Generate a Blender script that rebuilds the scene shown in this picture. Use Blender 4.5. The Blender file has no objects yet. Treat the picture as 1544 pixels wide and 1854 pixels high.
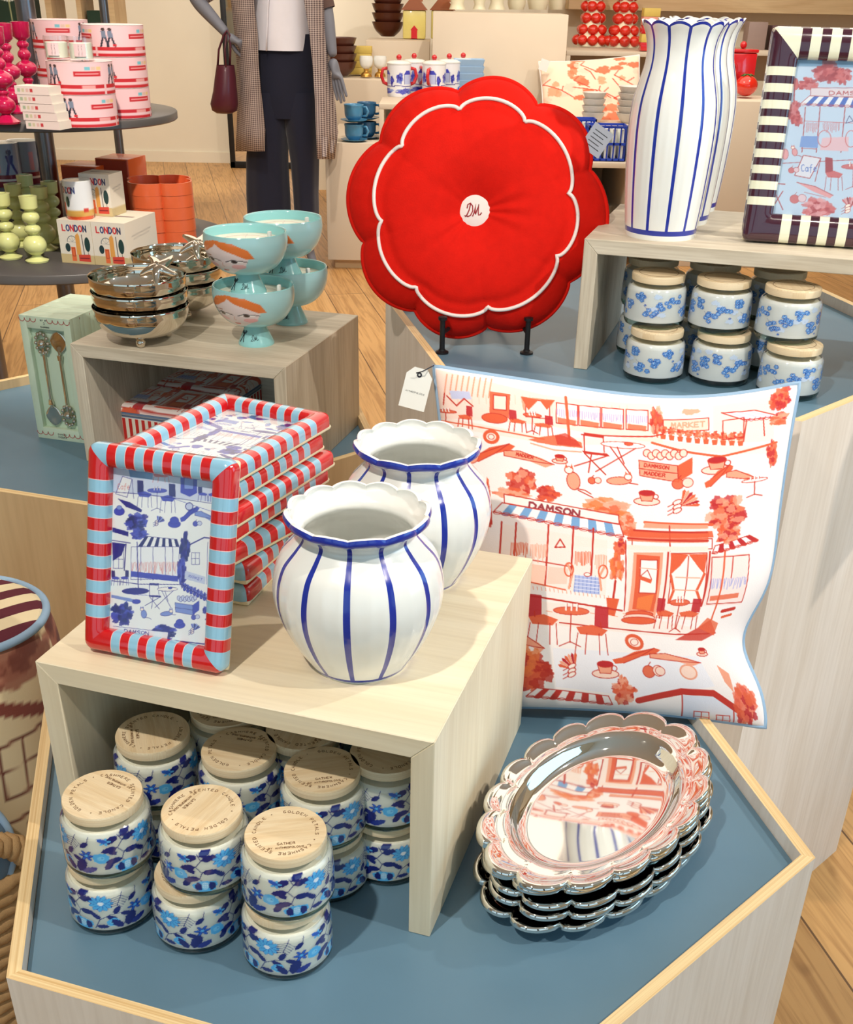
import bpy, bmesh, math, random
import numpy as np
from mathutils import Vector, Matrix
from math import sin, cos, pi, radians as rad

# ------------------------------------------------------------------ camera, light, exposure
SC = bpy.context.scene
COL = SC.collection
CAMH = 1.59
F_PX, TILT, ROLL, CX, CY = 1993.0, 0.52, 0.020, 772.0, 1120.0
_f = np.array([0, cos(TILT), -sin(TILT)]); _u0 = np.array([0, sin(TILT), cos(TILT)]); _r0 = np.array([1.0, 0, 0])
_r = cos(ROLL) * _r0 + sin(ROLL) * _u0
_u = cos(ROLL) * _u0 - sin(ROLL) * _r0
cam_data = bpy.data.cameras.new('camera'); cam = bpy.data.objects.new('camera', cam_data); COL.objects.link(cam)
m = Matrix(((_r[0], _u[0], -_f[0], 0), (_r[1], _u[1], -_f[1], 0), (_r[2], _u[2], -_f[2], CAMH), (0, 0, 0, 1)))
cam.matrix_world = m
cam_data.sensor_fit = 'HORIZONTAL'; cam_data.sensor_width = 36.0
cam_data.lens = F_PX / 1544 * 36.0
cam_data.shift_y = (CY - 927.0) / 1544
cam_data.clip_start = 0.02; cam_data.clip_end = 100
SC.camera = cam
SC.view_settings.view_transform = 'Standard'; SC.view_settings.look = 'None'
SC.view_settings.gamma = 1; SC.view_settings.use_curve_mapping = False
SC.view_settings.exposure = 0.16

W = bpy.data.worlds.new('daylight'); SC.world = W; W.use_nodes = True
W.node_tree.nodes['Background'].inputs[0].default_value = (0.60, 0.84, 1.0, 1)
W.node_tree.nodes['Background'].inputs[1].default_value = 1.0

def lamp(kind, name, loc, target, energy, color, size=0.05, spot=60, blend=0.3, size_y=None):
    d = bpy.data.lights.new(name, kind); d.energy = energy; d.color = color
    if kind == 'SPOT':
        d.spot_size = rad(spot); d.spot_blend = blend; d.shadow_soft_size = size
    else:
        d.size = size
        if size_y: d.shape = 'RECTANGLE'; d.size_y = size_y
    o = bpy.data.objects.new(name, d); COL.objects.link(o); o.location = loc
    o.rotation_euler = (Vector(target) - Vector(loc)).to_track_quat('-Z', 'Y').to_euler()
    return o
WARM = (1.0, 0.91, 0.80)
SPOTS = [  # location, target, power, cone
    ((-0.75, -0.10, 3.05), (0.10, 1.25, 0.75), 135, 60),
    ((1.55, 0.25, 3.05), (0.15, 1.25, 0.75), 110, 52),
    ((2.15, 1.55, 2.85), (0.2, 1.88, 1.2), 120, 50),
    ((0.35, 0.15, 3.05), (0.62, 1.9, 1.1), 34, 40),
    ((-0.55, 1.7, 3.1), (-1.0, 3.75, 0.95), 260, 62),
    ((-2.4, 9.0, 3.05), (-2.4, 11.8, 1.6), 230, 100),
    ((0.6, 6.6, 3.05), (0.5, 8.6, 0.9), 95, 95),
    ((2.6, 6.9, 3.05), (2.4, 9.2, 1.0), 100, 95),
    ((-0.9, 4.9, 3.05), (-0.9, 7.2, 0.7), 90, 80),
]
for i, (l, t, e, a) in enumerate(SPOTS):
    lamp('SPOT', 'track_light', l, t, e, WARM, 0.035, a, 0.5)
# soft daylight from the shop window to the right of the photographer
lamp('AREA', 'window_daylight', (3.95, 1.0, 1.9), (0.95, 1.0, 1.6), 40, (0.34, 0.68, 1.0), 2.6, size_y=1.9)
lamp('AREA', 'ceiling_fill', (0.0, 6.0, 3.25), (0.0, 6.0, 0.0), 130, (1.0, 0.93, 0.82), 6, size_y=6)  # added soft fill over the back of the shop, not a fitting

# ------------------------------------------------------------------ helpers
def at(x, y, z):
    """point on the horizontal plane z seen at photo position x, y"""
    d = (x - CX) / F_PX * _r - (y - CY) / F_PX * _u + _f
    d = d * ((z - CAMH) / d[2]); return Vector((d[0], d[1], z))
def aty(x, y, yw):
    """point on the upright plane Y = yw"""
    d = (x - CX) / F_PX * _r - (y - CY) / F_PX * _u + _f
    d = d * (yw / d[1]); return Vector((d[0], d[1], d[2] + CAMH))
def base(x, y, z, r):
    """centre of a round foot of radius r whose front edge is seen at x, y"""
    p = at(x, y, z); d = Vector((p.x, p.y, 0)).normalized(); return p + d * r
def lin(c):
    return tuple(((v / 255) / 12.92 if v / 255 <= 0.04045 else ((v / 255 + 0.055) / 1.055) ** 2.4) for v in c)

def new_mat(name):
    m = bpy.data.materials.new(name); m.use_nodes = True
    return m, m.node_tree, m.node_tree.nodes['Principled BSDF']
def noise_bump(nt, b, scale, strength, coord='Object', dist=0.001):
    tc = nt.nodes.new('ShaderNodeTexCoord'); n = nt.nodes.new('ShaderNodeTexNoise'); n.inputs['Scale'].default_value = scale
    n.inputs['Detail'].default_value = 4
    nt.links.new(tc.outputs[coord], n.inputs['Vector'])
    bp = nt.nodes.new('ShaderNodeBump'); bp.inputs['Strength'].default_value = strength; bp.inputs['Distance'].default_value = dist
    nt.links.new(n.outputs['Fac'], bp.inputs['Height']); nt.links.new(bp.outputs['Normal'], b.inputs['Normal'])
    return n
def mat(name, rgb, rough=0.5, metal=0.0, coat=0.0, var=0.06, scale=30, bump=0.0, sheen=0, spec=0.5, trans=0, ior=1.45, sub=0):
    m, nt, b = new_mat(name)
    c = lin(rgb)
    if var:
        tc = nt.nodes.new('ShaderNodeTexCoord'); n = nt.nodes.new('ShaderNodeTexNoise'); n.inputs['Scale'].default_value = scale
        n.inputs['Detail'].default_value = 5
        nt.links.new(tc.outputs['Object'], n.inputs['Vector'])
        mx = nt.nodes.new('ShaderNodeMix'); mx.data_type = 'RGBA'
        mx.inputs[6].default_value = (*[v * (1 - var) for v in c], 1); mx.inputs[7].default_value = (*[min(1, v * (1 + var)) for v in c], 1)
        nt.links.new(n.outputs['Fac'], mx.inputs[0]); nt.links.new(mx.outputs[2], b.inputs['Base Color'])
    else: b.inputs['Base Color'].default_value = (*c, 1)
    b.inputs['Roughness'].default_value = rough; b.inputs['Metallic'].default_value = metal
    b.inputs['Coat Weight'].default_value = coat; b.inputs['Coat Roughness'].default_value = 0.04
    b.inputs['Sheen Weight'].default_value = sheen; b.inputs['Specular IOR Level'].default_value = spec
    b.inputs['Transmission Weight'].default_value = trans; b.inputs['IOR'].default_value = ior
    if bump: noise_bump(nt, b, scale * 8, bump)
    return m
def paint_mat(name, rough=0.5, coat=0.0, bump=0.0, sheen=0, scale=300, metal=0):
    """colour printed on the thing itself, kept in its colour attribute"""
    m, nt, b = new_mat(name)
    a = nt.nodes.new('ShaderNodeAttribute'); a.attribute_name = 'Print'
    nt.links.new(a.outputs['Color'], b.inputs['Base Color'])
    b.inputs['Roughness'].default_value = rough; b.inputs['Coat Weight'].default_value = coat; b.inputs['Coat Roughness'].default_value = 0.05
    b.inputs['Sheen Weight'].default_value = sheen
    if bump: noise_bump(nt, b, scale, bump)
    return m
def facing_gloss(nt):
    lw = nt.nodes.new('ShaderNodeLayerWeight'); lw.inputs['Blend'].default_value = 0.5
    p = nt.nodes.new('ShaderNodeMath'); p.operation = 'POWER'; p.inputs[1].default_value = 4.5; nt.links.new(lw.outputs['Facing'], p.inputs[0])
    q = nt.nodes.new('ShaderNodeMath'); q.operation = 'MULTIPLY_ADD'; q.inputs[1].default_value = 0.85; q.inputs[2].default_value = 0.045; nt.links.new(p.outputs[0], q.inputs[0])
    return q
def glass_mat(name, tint=(1, 1, 1), gloss_rough=0.02):
    """thin clear glass: see-through with a Fresnel reflection"""
    m, nt, b = new_mat(name); nt.nodes.remove(b)
    out = nt.nodes['Material Output']
    tr = nt.nodes.new('ShaderNodeBsdfTransparent'); tr.inputs[0].default_value = (*tint, 1)
    gl = nt.nodes.new('ShaderNodeBsdfGlossy'); gl.inputs['Roughness'].default_value = gloss_rough
    fr = facing_gloss(nt)
    mx = nt.nodes.new('ShaderNodeMixShader')
    nt.links.new(fr.outputs[0], mx.inputs[0]); nt.links.new(tr.outputs[0], mx.inputs[1]); nt.links.new(gl.outputs[0], mx.inputs[2])
    nt.links.new(mx.outputs[0], out.inputs['Surface'])
    return m
def printed_glass_mat(name, tint=(1, 1, 1)):
    m, nt, b = new_mat(name)
    out = nt.nodes['Material Output']
    a = nt.nodes.new('ShaderNodeAttribute'); a.attribute_name = 'Print'
    nt.links.new(a.outputs['Color'], b.inputs['Base Color']); b.inputs['Roughness'].default_value = 0.12
    b.inputs['Coat Weight'].default_value = 0.6
    tr = nt.nodes.new('ShaderNodeBsdfTransparent'); tr.inputs[0].default_value = (*tint, 1)
    gl = nt.nodes.new('ShaderNodeBsdfGlossy'); gl.inputs['Roughness'].default_value = 0.04
    fr = facing_gloss(nt)
    mx = nt.nodes.new('ShaderNodeMixShader'); m2 = nt.nodes.new('ShaderNodeMixShader')
    nt.links.new(fr.outputs[0], mx.inputs[0]); nt.links.new(tr.outputs[0], mx.inputs[1]); nt.links.new(gl.outputs[0], mx.inputs[2])
    nt.links.new(a.outputs['Alpha'], m2.inputs[0]); nt.links.new(mx.outputs[0], m2.inputs[1]); nt.links.new(b.outputs[0], m2.inputs[2])
    nt.links.new(m2.outputs[0], out.inputs['Surface'])
    return m
def wood_mat(name, c1, c2, su=1.5, sv=22, rough=0.5, streak=0.35, bump=0.15, knots=False, fine=1.0):
    """grain runs along the U axis of each board (UV in metres)"""
    m, nt, b = new_mat(name); N = nt.nodes; L = nt.links
    tc = N.new('ShaderNodeTexCoord'); mp = N.new('ShaderNodeMapping'); mp.inputs['Scale'].default_value = (su, sv, 1)
    L.new(tc.outputs['UV'], mp.inputs['Vector'])
    n1 = N.new('ShaderNodeTexNoise'); n1.inputs['Scale'].default_value = 1.0; n1.inputs['Detail'].default_value = 6; n1.inputs['Distortion'].default_value = 1.3
    L.new(mp.outputs[0], n1.inputs['Vector'])
    mp2 = N.new('ShaderNodeMapping'); mp2.inputs['Scale'].default_value = (su * 5, sv * 14 * fine, 1); L.new(tc.outputs['UV'], mp2.inputs['Vector'])
    n2 = N.new('ShaderNodeTexNoise'); n2.inputs['Scale'].default_value = 1.0; n2.inputs['Detail'].default_value = 3; L.new(mp2.outputs[0], n2.inputs['Vector'])
    rp = N.new('ShaderNodeValToRGB'); rp.color_ramp.elements[0].position = 0.32; rp.color_ramp.elements[1].position = 0.68
    rp.color_ramp.elements[0].color = (*lin(c1), 1); rp.color_ramp.elements[1].color = (*lin(c2), 1)
    L.new(n1.outputs['Fac'], rp.inputs[0])
    mx = N.new('ShaderNodeMix'); mx.data_type = 'RGBA'; mx.blend_type = 'MULTIPLY'; mx.inputs[0].default_value = streak
    rp2 = N.new('ShaderNodeValToRGB'); rp2.color_ramp.elements[0].position = 0.3; rp2.color_ramp.elements[1].position = 0.6
    rp2.color_ramp.elements[0].color = (0.62, 0.55, 0.48, 1); rp2.color_ramp.elements[1].color = (1, 1, 1, 1)
    L.new(n2.outputs['Fac'], rp2.inputs[0]); L.new(rp.outputs[0], mx.inputs[6]); L.new(rp2.outputs[0], mx.inputs[7])
    L.new(mx.outputs[2], b.inputs['Base Color']); b.inputs['Roughness'].default_value = rough
    bp = N.new('ShaderNodeBump'); bp.inputs['Strength'].default_value = bump; bp.inputs['Distance'].default_value = 0.0006
    L.new(n2.outputs['Fac'], bp.inputs['Height']); L.new(bp.outputs[0], b.inputs['Normal'])
    return m

def tag(o, label, cat, group=None, kind=None):
    if label: o['label'] = label
    if cat: o['category'] = cat
    if group: o['group'] = group
    if kind: o['kind'] = kind
    return o
def thing(name, label, cat, loc=(0, 0, 0), rotz=0.0, group=None, M=None):
    o = bpy.data.objects.new(name, None); COL.objects.link(o); o.empty_display_size = 0.05
    if M is not None: o.matrix_world = M
    else: o.location = loc; o.rotation_euler = (0, 0, rotz)
    return tag(o, label, cat, group)
def dup(root, loc=None, rotz=None, label=None, group=None, M=None):
    r = root.copy(); COL.objects.link(r)
    if M is not None: r.matrix_world = M
    elif loc is not None: r.location = loc; r.rotation_euler = (root.rotation_euler[0], root.rotation_euler[1], root.rotation_euler[2] if rotz is None else rotz)
    if label: r['label'] = label
    if group: r['group'] = group
    for ch in list(root.children):
        c = ch.copy(); COL.objects.link(c); c.parent = r
        for g in list(ch.children):
            d = g.copy(); COL.objects.link(d); d.parent = c
    return r

class MB:
    """collects geometry; build() links it as one mesh object"""
    def __init__(s): s.v = []; s.f = []; s.m = []; s.cols = None; s.uv = None
    def add(s, vs, fs, mi=0, M=None):
        b = len(s.v)
        if M is not None: vs = [M @ Vector(p) for p in vs]
        s.v += [tuple(p) for p in vs]
        s.f += [tuple(i + b for i in f) for f in fs]
        s.m += ([mi] * len(fs) if not isinstance(mi, (list, tuple)) else list(mi))
        return s
    def box(s, x0, x1, y0, y1, z0, z1, mi=0, M=None, bev=0.0, seg=2):
        bm = bmesh.new(); bmesh.ops.create_cube(bm, size=1)
        for v in bm.verts:
            v.co = Vector(((x0 + x1) / 2 + v.co.x * (x1 - x0), (y0 + y1) / 2 + v.co.y * (y1 - y0), (z0 + z1) / 2 + v.co.z * (z1 - z0)))
        if bev: bmesh.ops.bevel(bm, geom=bm.edges[:] , offset=bev, segments=seg, profile=0.5, affect='EDGES')
        return s.bm(bm, mi, M)
    def bm(s, bm, mi=0, M=None):
        bm.verts.index_update()
        s.add([v.co.copy() for v in bm.verts], [[v.index for v in f.verts] for f in bm.faces], mi, M); bm.free(); return s
    def prism(s, poly, z0, z1, mi=0, M=None, mtop=None):
        n = len(poly)
        vs = [(p[0], p[1], z0) for p in poly] + [(p[0], p[1], z1) for p in poly]
        fs = [tuple(range(n))[::-1], tuple(range(n, 2 * n))] + [(i, (i + 1) % n, n + (i + 1) % n, n + i) for i in range(n)]
        return s.add(vs, fs, [mi, mi if mtop is None else mtop] + [mi] * n, M)
    def lathe(s, prof, n=48, mi=0, M=None, rad_fn=None, z_fn=None, mfn=None, close=False):
        """prof: (r, z) list; r=0 ends are closed by tiny rings"""
        vs = []; fs = []; ms = []
        k = len(prof)
        for j, (r, z) in enumerate(prof):
            for i in range(n):
                a = 2 * pi * i / n
                rr = r * (rad_fn(a, j) if rad_fn else 1); zz = z + (z_fn(a, j) if z_fn else 0)
                vs.append((rr * cos(a), rr * sin(a), zz))
        for j in range(k - 1):
            for i in range(n):
                i2 = (i + 1) % n
                fs.append((j * n + i, j * n + i2, (j + 1) * n + i2, (j + 1) * n + i))
                ms.append(mfn(i, j) if mfn else (mi if not isinstance(mi, list) else mi[j]))
        if not close:
            if prof[0][0] > 1e-5: fs.append(tuple(range(n))[::-1]); ms.append(ms[0])
            if prof[-1][0] > 1e-5: fs.append(tuple(range((k - 1) * n, k * n))); ms.append(ms[-1])
        return s.add(vs, fs, ms, M)
    def tube(s, pts, r, n=8, mi=0, M=None, closed=False, caps=True):
        P = [Vector(p) for p in pts]; N = len(P); vs = []; fs = []
        up = Vector((0.13, 0.31, 0.94)).normalized(); prev = None
        for i in range(N):
            a = P[(i - 1) % N] if (closed or i > 0) else P[i]; b = P[(i + 1) % N] if (closed or i < N - 1) else P[i]
            t = (b - a).normalized() if (b - a).length > 1e-9 else Vector((0, 0, 1))
            if prev is None:
                nrm = t.cross(up)
                if nrm.length < 1e-3: nrm = t.cross(Vector((1, 0, 0)))
            else: nrm = prev - t * prev.dot(t)
            nrm.normalize(); prev = nrm; bn = t.cross(nrm)
            rr = r[i] if isinstance(r, (list, tuple)) else r
            for k in range(n):
                a_ = 2 * pi * k / n; vs.append(P[i] + (nrm * cos(a_) + bn * sin(a_)) * rr)
        for i in range(N if closed else N - 1):
            i2 = (i + 1) % N
            for k in range(n):
                k2 = (k + 1) % n; fs.append((i * n + k, i * n + k2, i2 * n + k2, i2 * n + k))
        if caps and not closed: fs += [tuple(range(n))[::-1], tuple(range((N - 1) * n, N * n))]
        return s.add(vs, fs, mi, M)
    def sphere(s, c, r, n=16, mi=0, sc=(1, 1, 1), M=None):
        pr = [(max(1e-4, sin(pi * j / n)) * 1.0, -cos(pi * j / n)) for j in range(n + 1)]
        vs = []; fs = []
        for (a, z) in pr:
            for i in range(n): t = 2 * pi * i / n; vs.append((c[0] + r * a * cos(t) * sc[0], c[1] + r * a * sin(t) * sc[1], c[2] + r * z * sc[2]))
        for j in range(n):
            for i in range(n): i2 = (i + 1) % n; fs.append((j * n + i, j * n + i2, (j + 1) * n + i2, (j + 1) * n + i))
        return s.add(vs, fs, mi, M)
    def grid(s, fn, nu, nv, mi=0, wrap_u=False, M=None):
        """fn(u, v) -> point for u, v in 0..1"""
        nu_ = nu if wrap_u else nu + 1
        vs = [fn(i / nu, j / nv) for j in range(nv + 1) for i in range(nu_)]
        fs = [(j * nu_ + i, j * nu_ + (i + 1) % nu_, (j + 1) * nu_ + (i + 1) % nu_, (j + 1) * nu_ + i) for j in range(nv) for i in range(nu)]
        return s.add(vs, fs, mi, M)
    def stroke(s, lines, w, M, depth=0.0004, mi=0):
        """flat raised pen strokes: polylines in the XY plane of M"""
        for ln in lines:
            P = [Vector((p[0], p[1], 0)) for p in ln]
            if len(P) < 2: continue
            L_ = []; R_ = []
            for i, p in enumerate(P):
                a = P[max(0, i - 1)]; b = P[min(len(P) - 1, i + 1)]; t = (b - a)
                if t.length < 1e-9: t = Vector((1, 0, 0))
                t.normalize(); nn = Vector((-t.y, t.x, 0)) * w / 2; L_.append(p + nn); R_.append(p - nn)
            vs = []
            for a, b in zip(L_, R_): vs += [(a.x, a.y, depth), (b.x, b.y, depth), (a.x, a.y, 0), (b.x, b.y, 0)]
            fs = []
            for i in range(len(P) - 1):
                o = i * 4; q = o + 4; fs += [(o, o + 1, q + 1, q), (o, q, q + 2, o + 2), (o + 1, o + 3, q + 3, q + 1)]
            s.add(vs, fs, mi, M if isinstance(M, Matrix) else None)
            if callable(M) and not isinstance(M, Matrix):
                n0 = len(s.v) - len(vs); s.v[n0:] = [tuple(M(*p)) for p in vs]
        return s
    def build(s, name, mats, parent=None, smooth=35, grain=None, cols=None, label=None, flip=False, alpha=None):
        me = bpy.data.meshes.new(name)
        me.from_pydata(s.v, [], s.f)
        if not isinstance(mats, (list, tuple)): mats = [mats]
        for mm in mats: me.materials.append(mm)
        me.polygons.foreach_set('material_index', np.array(s.m, dtype=np.int32))
        me.validate(clean_customdata=False)
        if smooth is not None:
            me.polygons.foreach_set('use_smooth', np.ones(len(me.polygons), dtype=bool))
            me.set_sharp_from_angle(angle=rad(smooth))
        if grain is not None:
            uvl = me.uv_layers.new(name='UVMap'); off = (random.random() * 5, random.random() * 5)
            for p in me.polygons:
                n = p.normal; g = Vector(grain); g = g - n * g.dot(n)
                if g.length < 0.2:
                    g = Vector((grain[1], grain[2], grain[0])); g = g - n * g.dot(n)
                g.normalize(); w = n.cross(g)
                for li in p.loop_indices:
                    co = me.vertices[me.loops[li].vertex_index].co; uvl.data[li].uv = (co.dot(g) + off[0], co.dot(w) + off[1])
        if cols is not None: set_cols(me, cols, alpha)
        me.update()
        o = bpy.data.objects.new(name, me); COL.objects.link(o)
        if parent is not None: o.parent = parent
        if label: o['label'] = label
        return o
def set_cols(me, cols, alpha=None):
    ca = me.color_attributes.new('Print', 'FLOAT_COLOR', 'POINT')
    c = np.asarray(cols, dtype=np.float32) / 255.0
    l = np.where(c <= 0.04045, c / 12.92, ((np.clip(c, 0, 1) + 0.055) / 1.055) ** 2.4)
    a = np.ones((len(l), 1), np.float32) if alpha is None else np.asarray(alpha, np.float32).reshape(-1, 1)
    ca.data.foreach_set('color', np.hstack([l, a]).astype(np.float32).ravel())

def frame_M(o, ex, ey, ez):
    return Matrix(((ex[0], ey[0], ez[0], o[0]), (ex[1], ey[1], ez[1], o[1]), (ex[2], ey[2], ez[2], o[2]), (0, 0, 0, 1)))
def Rz(a): return Matrix.Rotation(a, 4, 'Z')
def T(x, y, z): return Matrix.Translation((x, y, z))

# ------------------------------------------------------------------ a small painter for printed patterns
class Canvas:
    """paints polygons, lines and blots into an array; T maps drawing units to 0..1 (x right, y down)"""
    def __init__(s, w, h, bg, T=None):
        s.w, s.h = w, h; s.a = np.empty((h, w, 4), np.float32); s.a[..., :3] = bg; s.a[..., 3] = 0
        s.T = T or (lambda x, y: (x, y)); s.lw = 1.0
    def px(s, pts):
        q = np.array([s.T(float(x), float(y)) for x, y in pts]); return q * [s.w, s.h]
    def _blend(s, x0, y0, mk, col, al):
        h, w = mk.shape
        X0, Y0 = max(0, x0), max(0, y0); X1, Y1 = min(s.w, x0 + w), min(s.h, y0 + h)
        if X1 <= X0 or Y1 <= Y0: return
        k = (mk[Y0 - y0:Y1 - y0, X0 - x0:X1 - x0] * al)[..., None]
        t = s.a[Y0:Y1, X0:X1]; t[..., :3] = t[..., :3] * (1 - k) + np.array(col, np.float32) * k
        t[..., 3:] = np.maximum(t[..., 3:], np.minimum(k * 1.0 / max(al, 1e-3), 1) if al > 0.5 else t[..., 3:])
    def poly(s, pts, col, al=1.0):
        P = s.px(pts); x0, y0 = np.floor(P.min(0)).astype(int) - 1; x1, y1 = np.ceil(P.max(0)).astype(int) + 2
        if x1 <= 0 or y1 <= 0 or x0 >= s.w or y0 >= s.h: return
        x0 = max(x0, -2); y0 = max(y0, -2); x1 = min(x1, s.w + 2); y1 = min(y1, s.h + 2)
        acc = np.zeros((y1 - y0, x1 - x0), np.float32)
        for ox, oy in ((.25, .25), (.75, .75)):
            gx, gy = np.meshgrid(np.arange(x0, x1) + ox, np.arange(y0, y1) + oy); ins = np.zeros(gx.shape, bool)
            for i in range(len(P)):
                ax, ay = P[i]; bx, by = P[(i + 1) % len(P)]
                if ay == by: continue
                c = ((ay > gy) != (by > gy)) & (gx < (bx - ax) * (gy - ay) / (by - ay) + ax); ins ^= c
            acc += ins * 0.5
        s._blend(x0, y0, acc, col, al)
    def line(s, pts, w, col, al=1.0, taper=False):
        P = s.px(pts); n = len(P) - 1; w = w * s.lw
        for i in range(n):
            a, b = P[i], P[i + 1]; r = w / 2 * (1 if not taper else (1 - 0.7 * i / max(1, n)))
            x0, y0 = np.floor(np.minimum(a, b) - r - 1).astype(int); x1, y1 = np.ceil(np.maximum(a, b) + r + 2).astype(int)
            if x1 <= 0 or y1 <= 0 or x0 >= s.w or y0 >= s.h: continue
            gx, gy = np.meshgrid(np.arange(x0, x1) + .5, np.arange(y0, y1) + .5)
            d = b - a; L = max(1e-6, d @ d); t = np.clip(((gx - a[0]) * d[0] + (gy - a[1]) * d[1]) / L, 0, 1)
            dist = np.hypot(gx - a[0] - t * d[0], gy - a[1] - t * d[1]); s._blend(x0, y0, np.clip(r - dist + .5, 0, 1), col, al)
    def ell(s, x, y, rx, ry, col, al=1.0, rot=0, n=20, edge=None, ew=1.5):
        p = [(x + rx * cos(t) * cos(rot) - ry * sin(t) * sin(rot), y + rx * cos(t) * sin(rot) + ry * sin(t) * cos(rot)) for t in np.linspace(0, 2 * pi, n, endpoint=False)]
        if col is not None: s.poly(p, col, al)
        if edge is not None: s.line(p + p[:1], ew, edge)
    def blob(s, x, y, rx, ry, col, al=0.9, n=26, rough=0.22, seed=None):
        r = np.random.RandomState(int(x * 7 + y * 13) % 9999 if seed is None else seed); ph = r.rand(4) * 6.28
        p = []
        for t in np.linspace(0, 2 * pi, n, endpoint=False):
            k = 1 + rough * (0.5 * sin(3 * t + ph[0]) + 0.4 * sin(5 * t + ph[1]) + 0.5 * sin(9 * t + ph[2])) ; p.append((x + rx * k * cos(t), y + ry * k * sin(t)))
        s.poly(p, col, al)
    def tree(s, x, y, rx, ry, cols, n=16, seed=1):
        r = np.random.RandomState(seed)
        s.blob(x, y, rx * .8, ry * .8, cols[1], 0.85, rough=.3, seed=seed)
        for i in range(n):
            a = r.rand() * 6.28; q = r.rand() ** .5; s.blob(x + rx * .85 * q * cos(a), y + ry * .85 * q * sin(a), rx * (.15 + .2 * r.rand()), ry * (.13 + .17 * r.rand()), cols[r.randint(len(cols))], 0.75, seed=r.randint(999))
    def text(s, tx, x, y, hgt, w, col, slant=0.0, wid=0.7, gap=0.25, ang=0.0):
        for st in text_strokes(tx, hgt, wid, gap):
            s.line([(x + (px + slant * py) * cos(ang) + py * sin(ang), y + (px) * sin(ang) - py * cos(ang)) for px, py in st], w, col)
    def sample(s, u, v):
        x = np.clip(np.asarray(u) * s.w - .5, 0, s.w - 1.001); y = np.clip(np.asarray(v) * s.h - .5, 0, s.h - 1.001)
        i = x.astype(int); j = y.astype(int); fx = (x - i)[..., None]; fy = (y - j)[..., None]; A = s.a
        i2 = np.minimum(i + 1, s.w - 1); j2 = np.minimum(j + 1, s.h - 1)
        return A[j, i] * (1 - fx) * (1 - fy) + A[j, i2] * fx * (1 - fy) + A[j2, i] * (1 - fx) * fy + A[j2, i2] * fx * fy

def arc(cx, cy, rx, ry, a0, a1, n=8): return [(cx + rx * cos(rad(a0 + (a1 - a0) * i / n)), cy + ry * sin(rad(a0 + (a1 - a0) * i / n))) for i in range(n + 1)]
GL = {
 'A': [[(0, 0), (.5, 1), (1, 0)], [(.2, .4), (.8, .4)]], 'B': [[(0, 0), (0, 1), (.6, 1), (.9, .8), (.6, .53), (0, .5)], [(.6, .53), (1, .3), (.7, 0), (0, 0)]],
 'C': [arc(.55, .5, .5, .5, 50, 310)], 'D': [[(0, 0), (0, 1), (.5, 1), (.95, .7), (.95, .3), (.5, 0), (0, 0)]],
 'E': [[(.9, 1), (0, 1), (0, 0), (.9, 0)], [(0, .5), (.7, .5)]], 'F': [[(.9, 1), (0, 1), (0, 0)], [(0, .5), (.7, .5)]],
 'G': [arc(.55, .5, .5, .5, 50, 340) + [(.6, .4)]], 'H': [[(0, 0), (0, 1)], [(1, 0), (1, 1)], [(0, .5), (1, .5)]], 'I': [[(.5, 0), (.5, 1)]],
 'K': [[(0, 0), (0, 1)], [(.9, 1), (0, .45), (1, 0)]], 'L': [[(0, 1), (0, 0), (.9, 0)]], 'M': [[(0, 0), (.1, 1), (.5, .35), (.9, 1), (1, 0)]],
 'N': [[(0, 0), (0, 1), (1, 0), (1, 1)]], 'O': [arc(.5, .5, .5, .5, 0, 360, 12)], 'P': [[(0, 0), (0, 1), (.7, 1), (.95, .75), (.7, .48), (0, .48)]],
 'R': [[(0, 0), (0, 1), (.7, 1), (.95, .75), (.7, .5), (0, .5)], [(.5, .5), (1, 0)]], 'S': [[(.95, .85), (.6, 1), (.15, .9), (.1, .65), (.85, .38), (.9, .12), (.5, 0), (.05, .12)]],
 'T': [[(0, 1), (1, 1)], [(.5, 1), (.5, 0)]], 'Y': [[(0, 1), (.5, .5), (1, 1)], [(.5, .5), (.5, 0)]], 'U': [[(0, 1), (0, .25), (.3, 0), (.7, 0), (1, .25), (1, 1)]],
 'a': [arc(.45, .3, .4, .3, 0, 360, 8), [(.85, .6), (.9, 0)]], 'f': [[(.9, .95), (.6, 1), (.45, .8), (.4, -.2)], [(.1, .55), (.8, .58)]],
 'e': [[(.1, .32), (.85, .36), (.7, .6), (.35, .6), (.1, .3), (.4, 0), (.9, .12)]], '3': [[(.1, .9), (.5, 1), (.85, .75), (.4, .52), (.9, .28), (.5, 0), (.05, .12)]],
 '*': [[(.5, .3), (.5, .7)], [(.3, .5), (.7, .5)], [(.36, .36), (.64, .64)], [(.36, .64), (.64, .36)]], ' ': [], '.': [[(.4, 0), (.5, .05)]],
}
def text_strokes(tx, h, wid=0.7, gap=0.25):
    out = []; x = 0
    for ch in tx:
        w = h * wid * (0.35 if ch in 'I.' else 1)
        for st in GL.get(ch, []): out.append([(x + p[0] * w, p[1] * h) for p in st])
        x += w + h * gap
    return out
def text_width(tx, h, wid=0.7, gap=0.25): return sum(h * wid * (0.35 if c in 'I.' else 1) + h * gap for c in tx) - h * gap
# flowing "DM" monogram, unit height
DM = [[(.0, .12), (.06, .02), (.2, .08), (.5, .5), (.62, .95)], [(.22, .62), (.3, .9), (.62, 1.0), (.9, .8), (.95, .45), (.7, .12), (.35, .02), (.15, .1)],
      [(.95, .05), (1.1, .3), (1.3, .95), (1.25, .3), (1.3, .2), (1.45, .5), (1.65, .95), (1.62, .4), (1.7, .15), (1.9, .2), (2.05, .35)]]
DM = [[(x * .62, y) for x, y in st] for st in DM]

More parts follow.
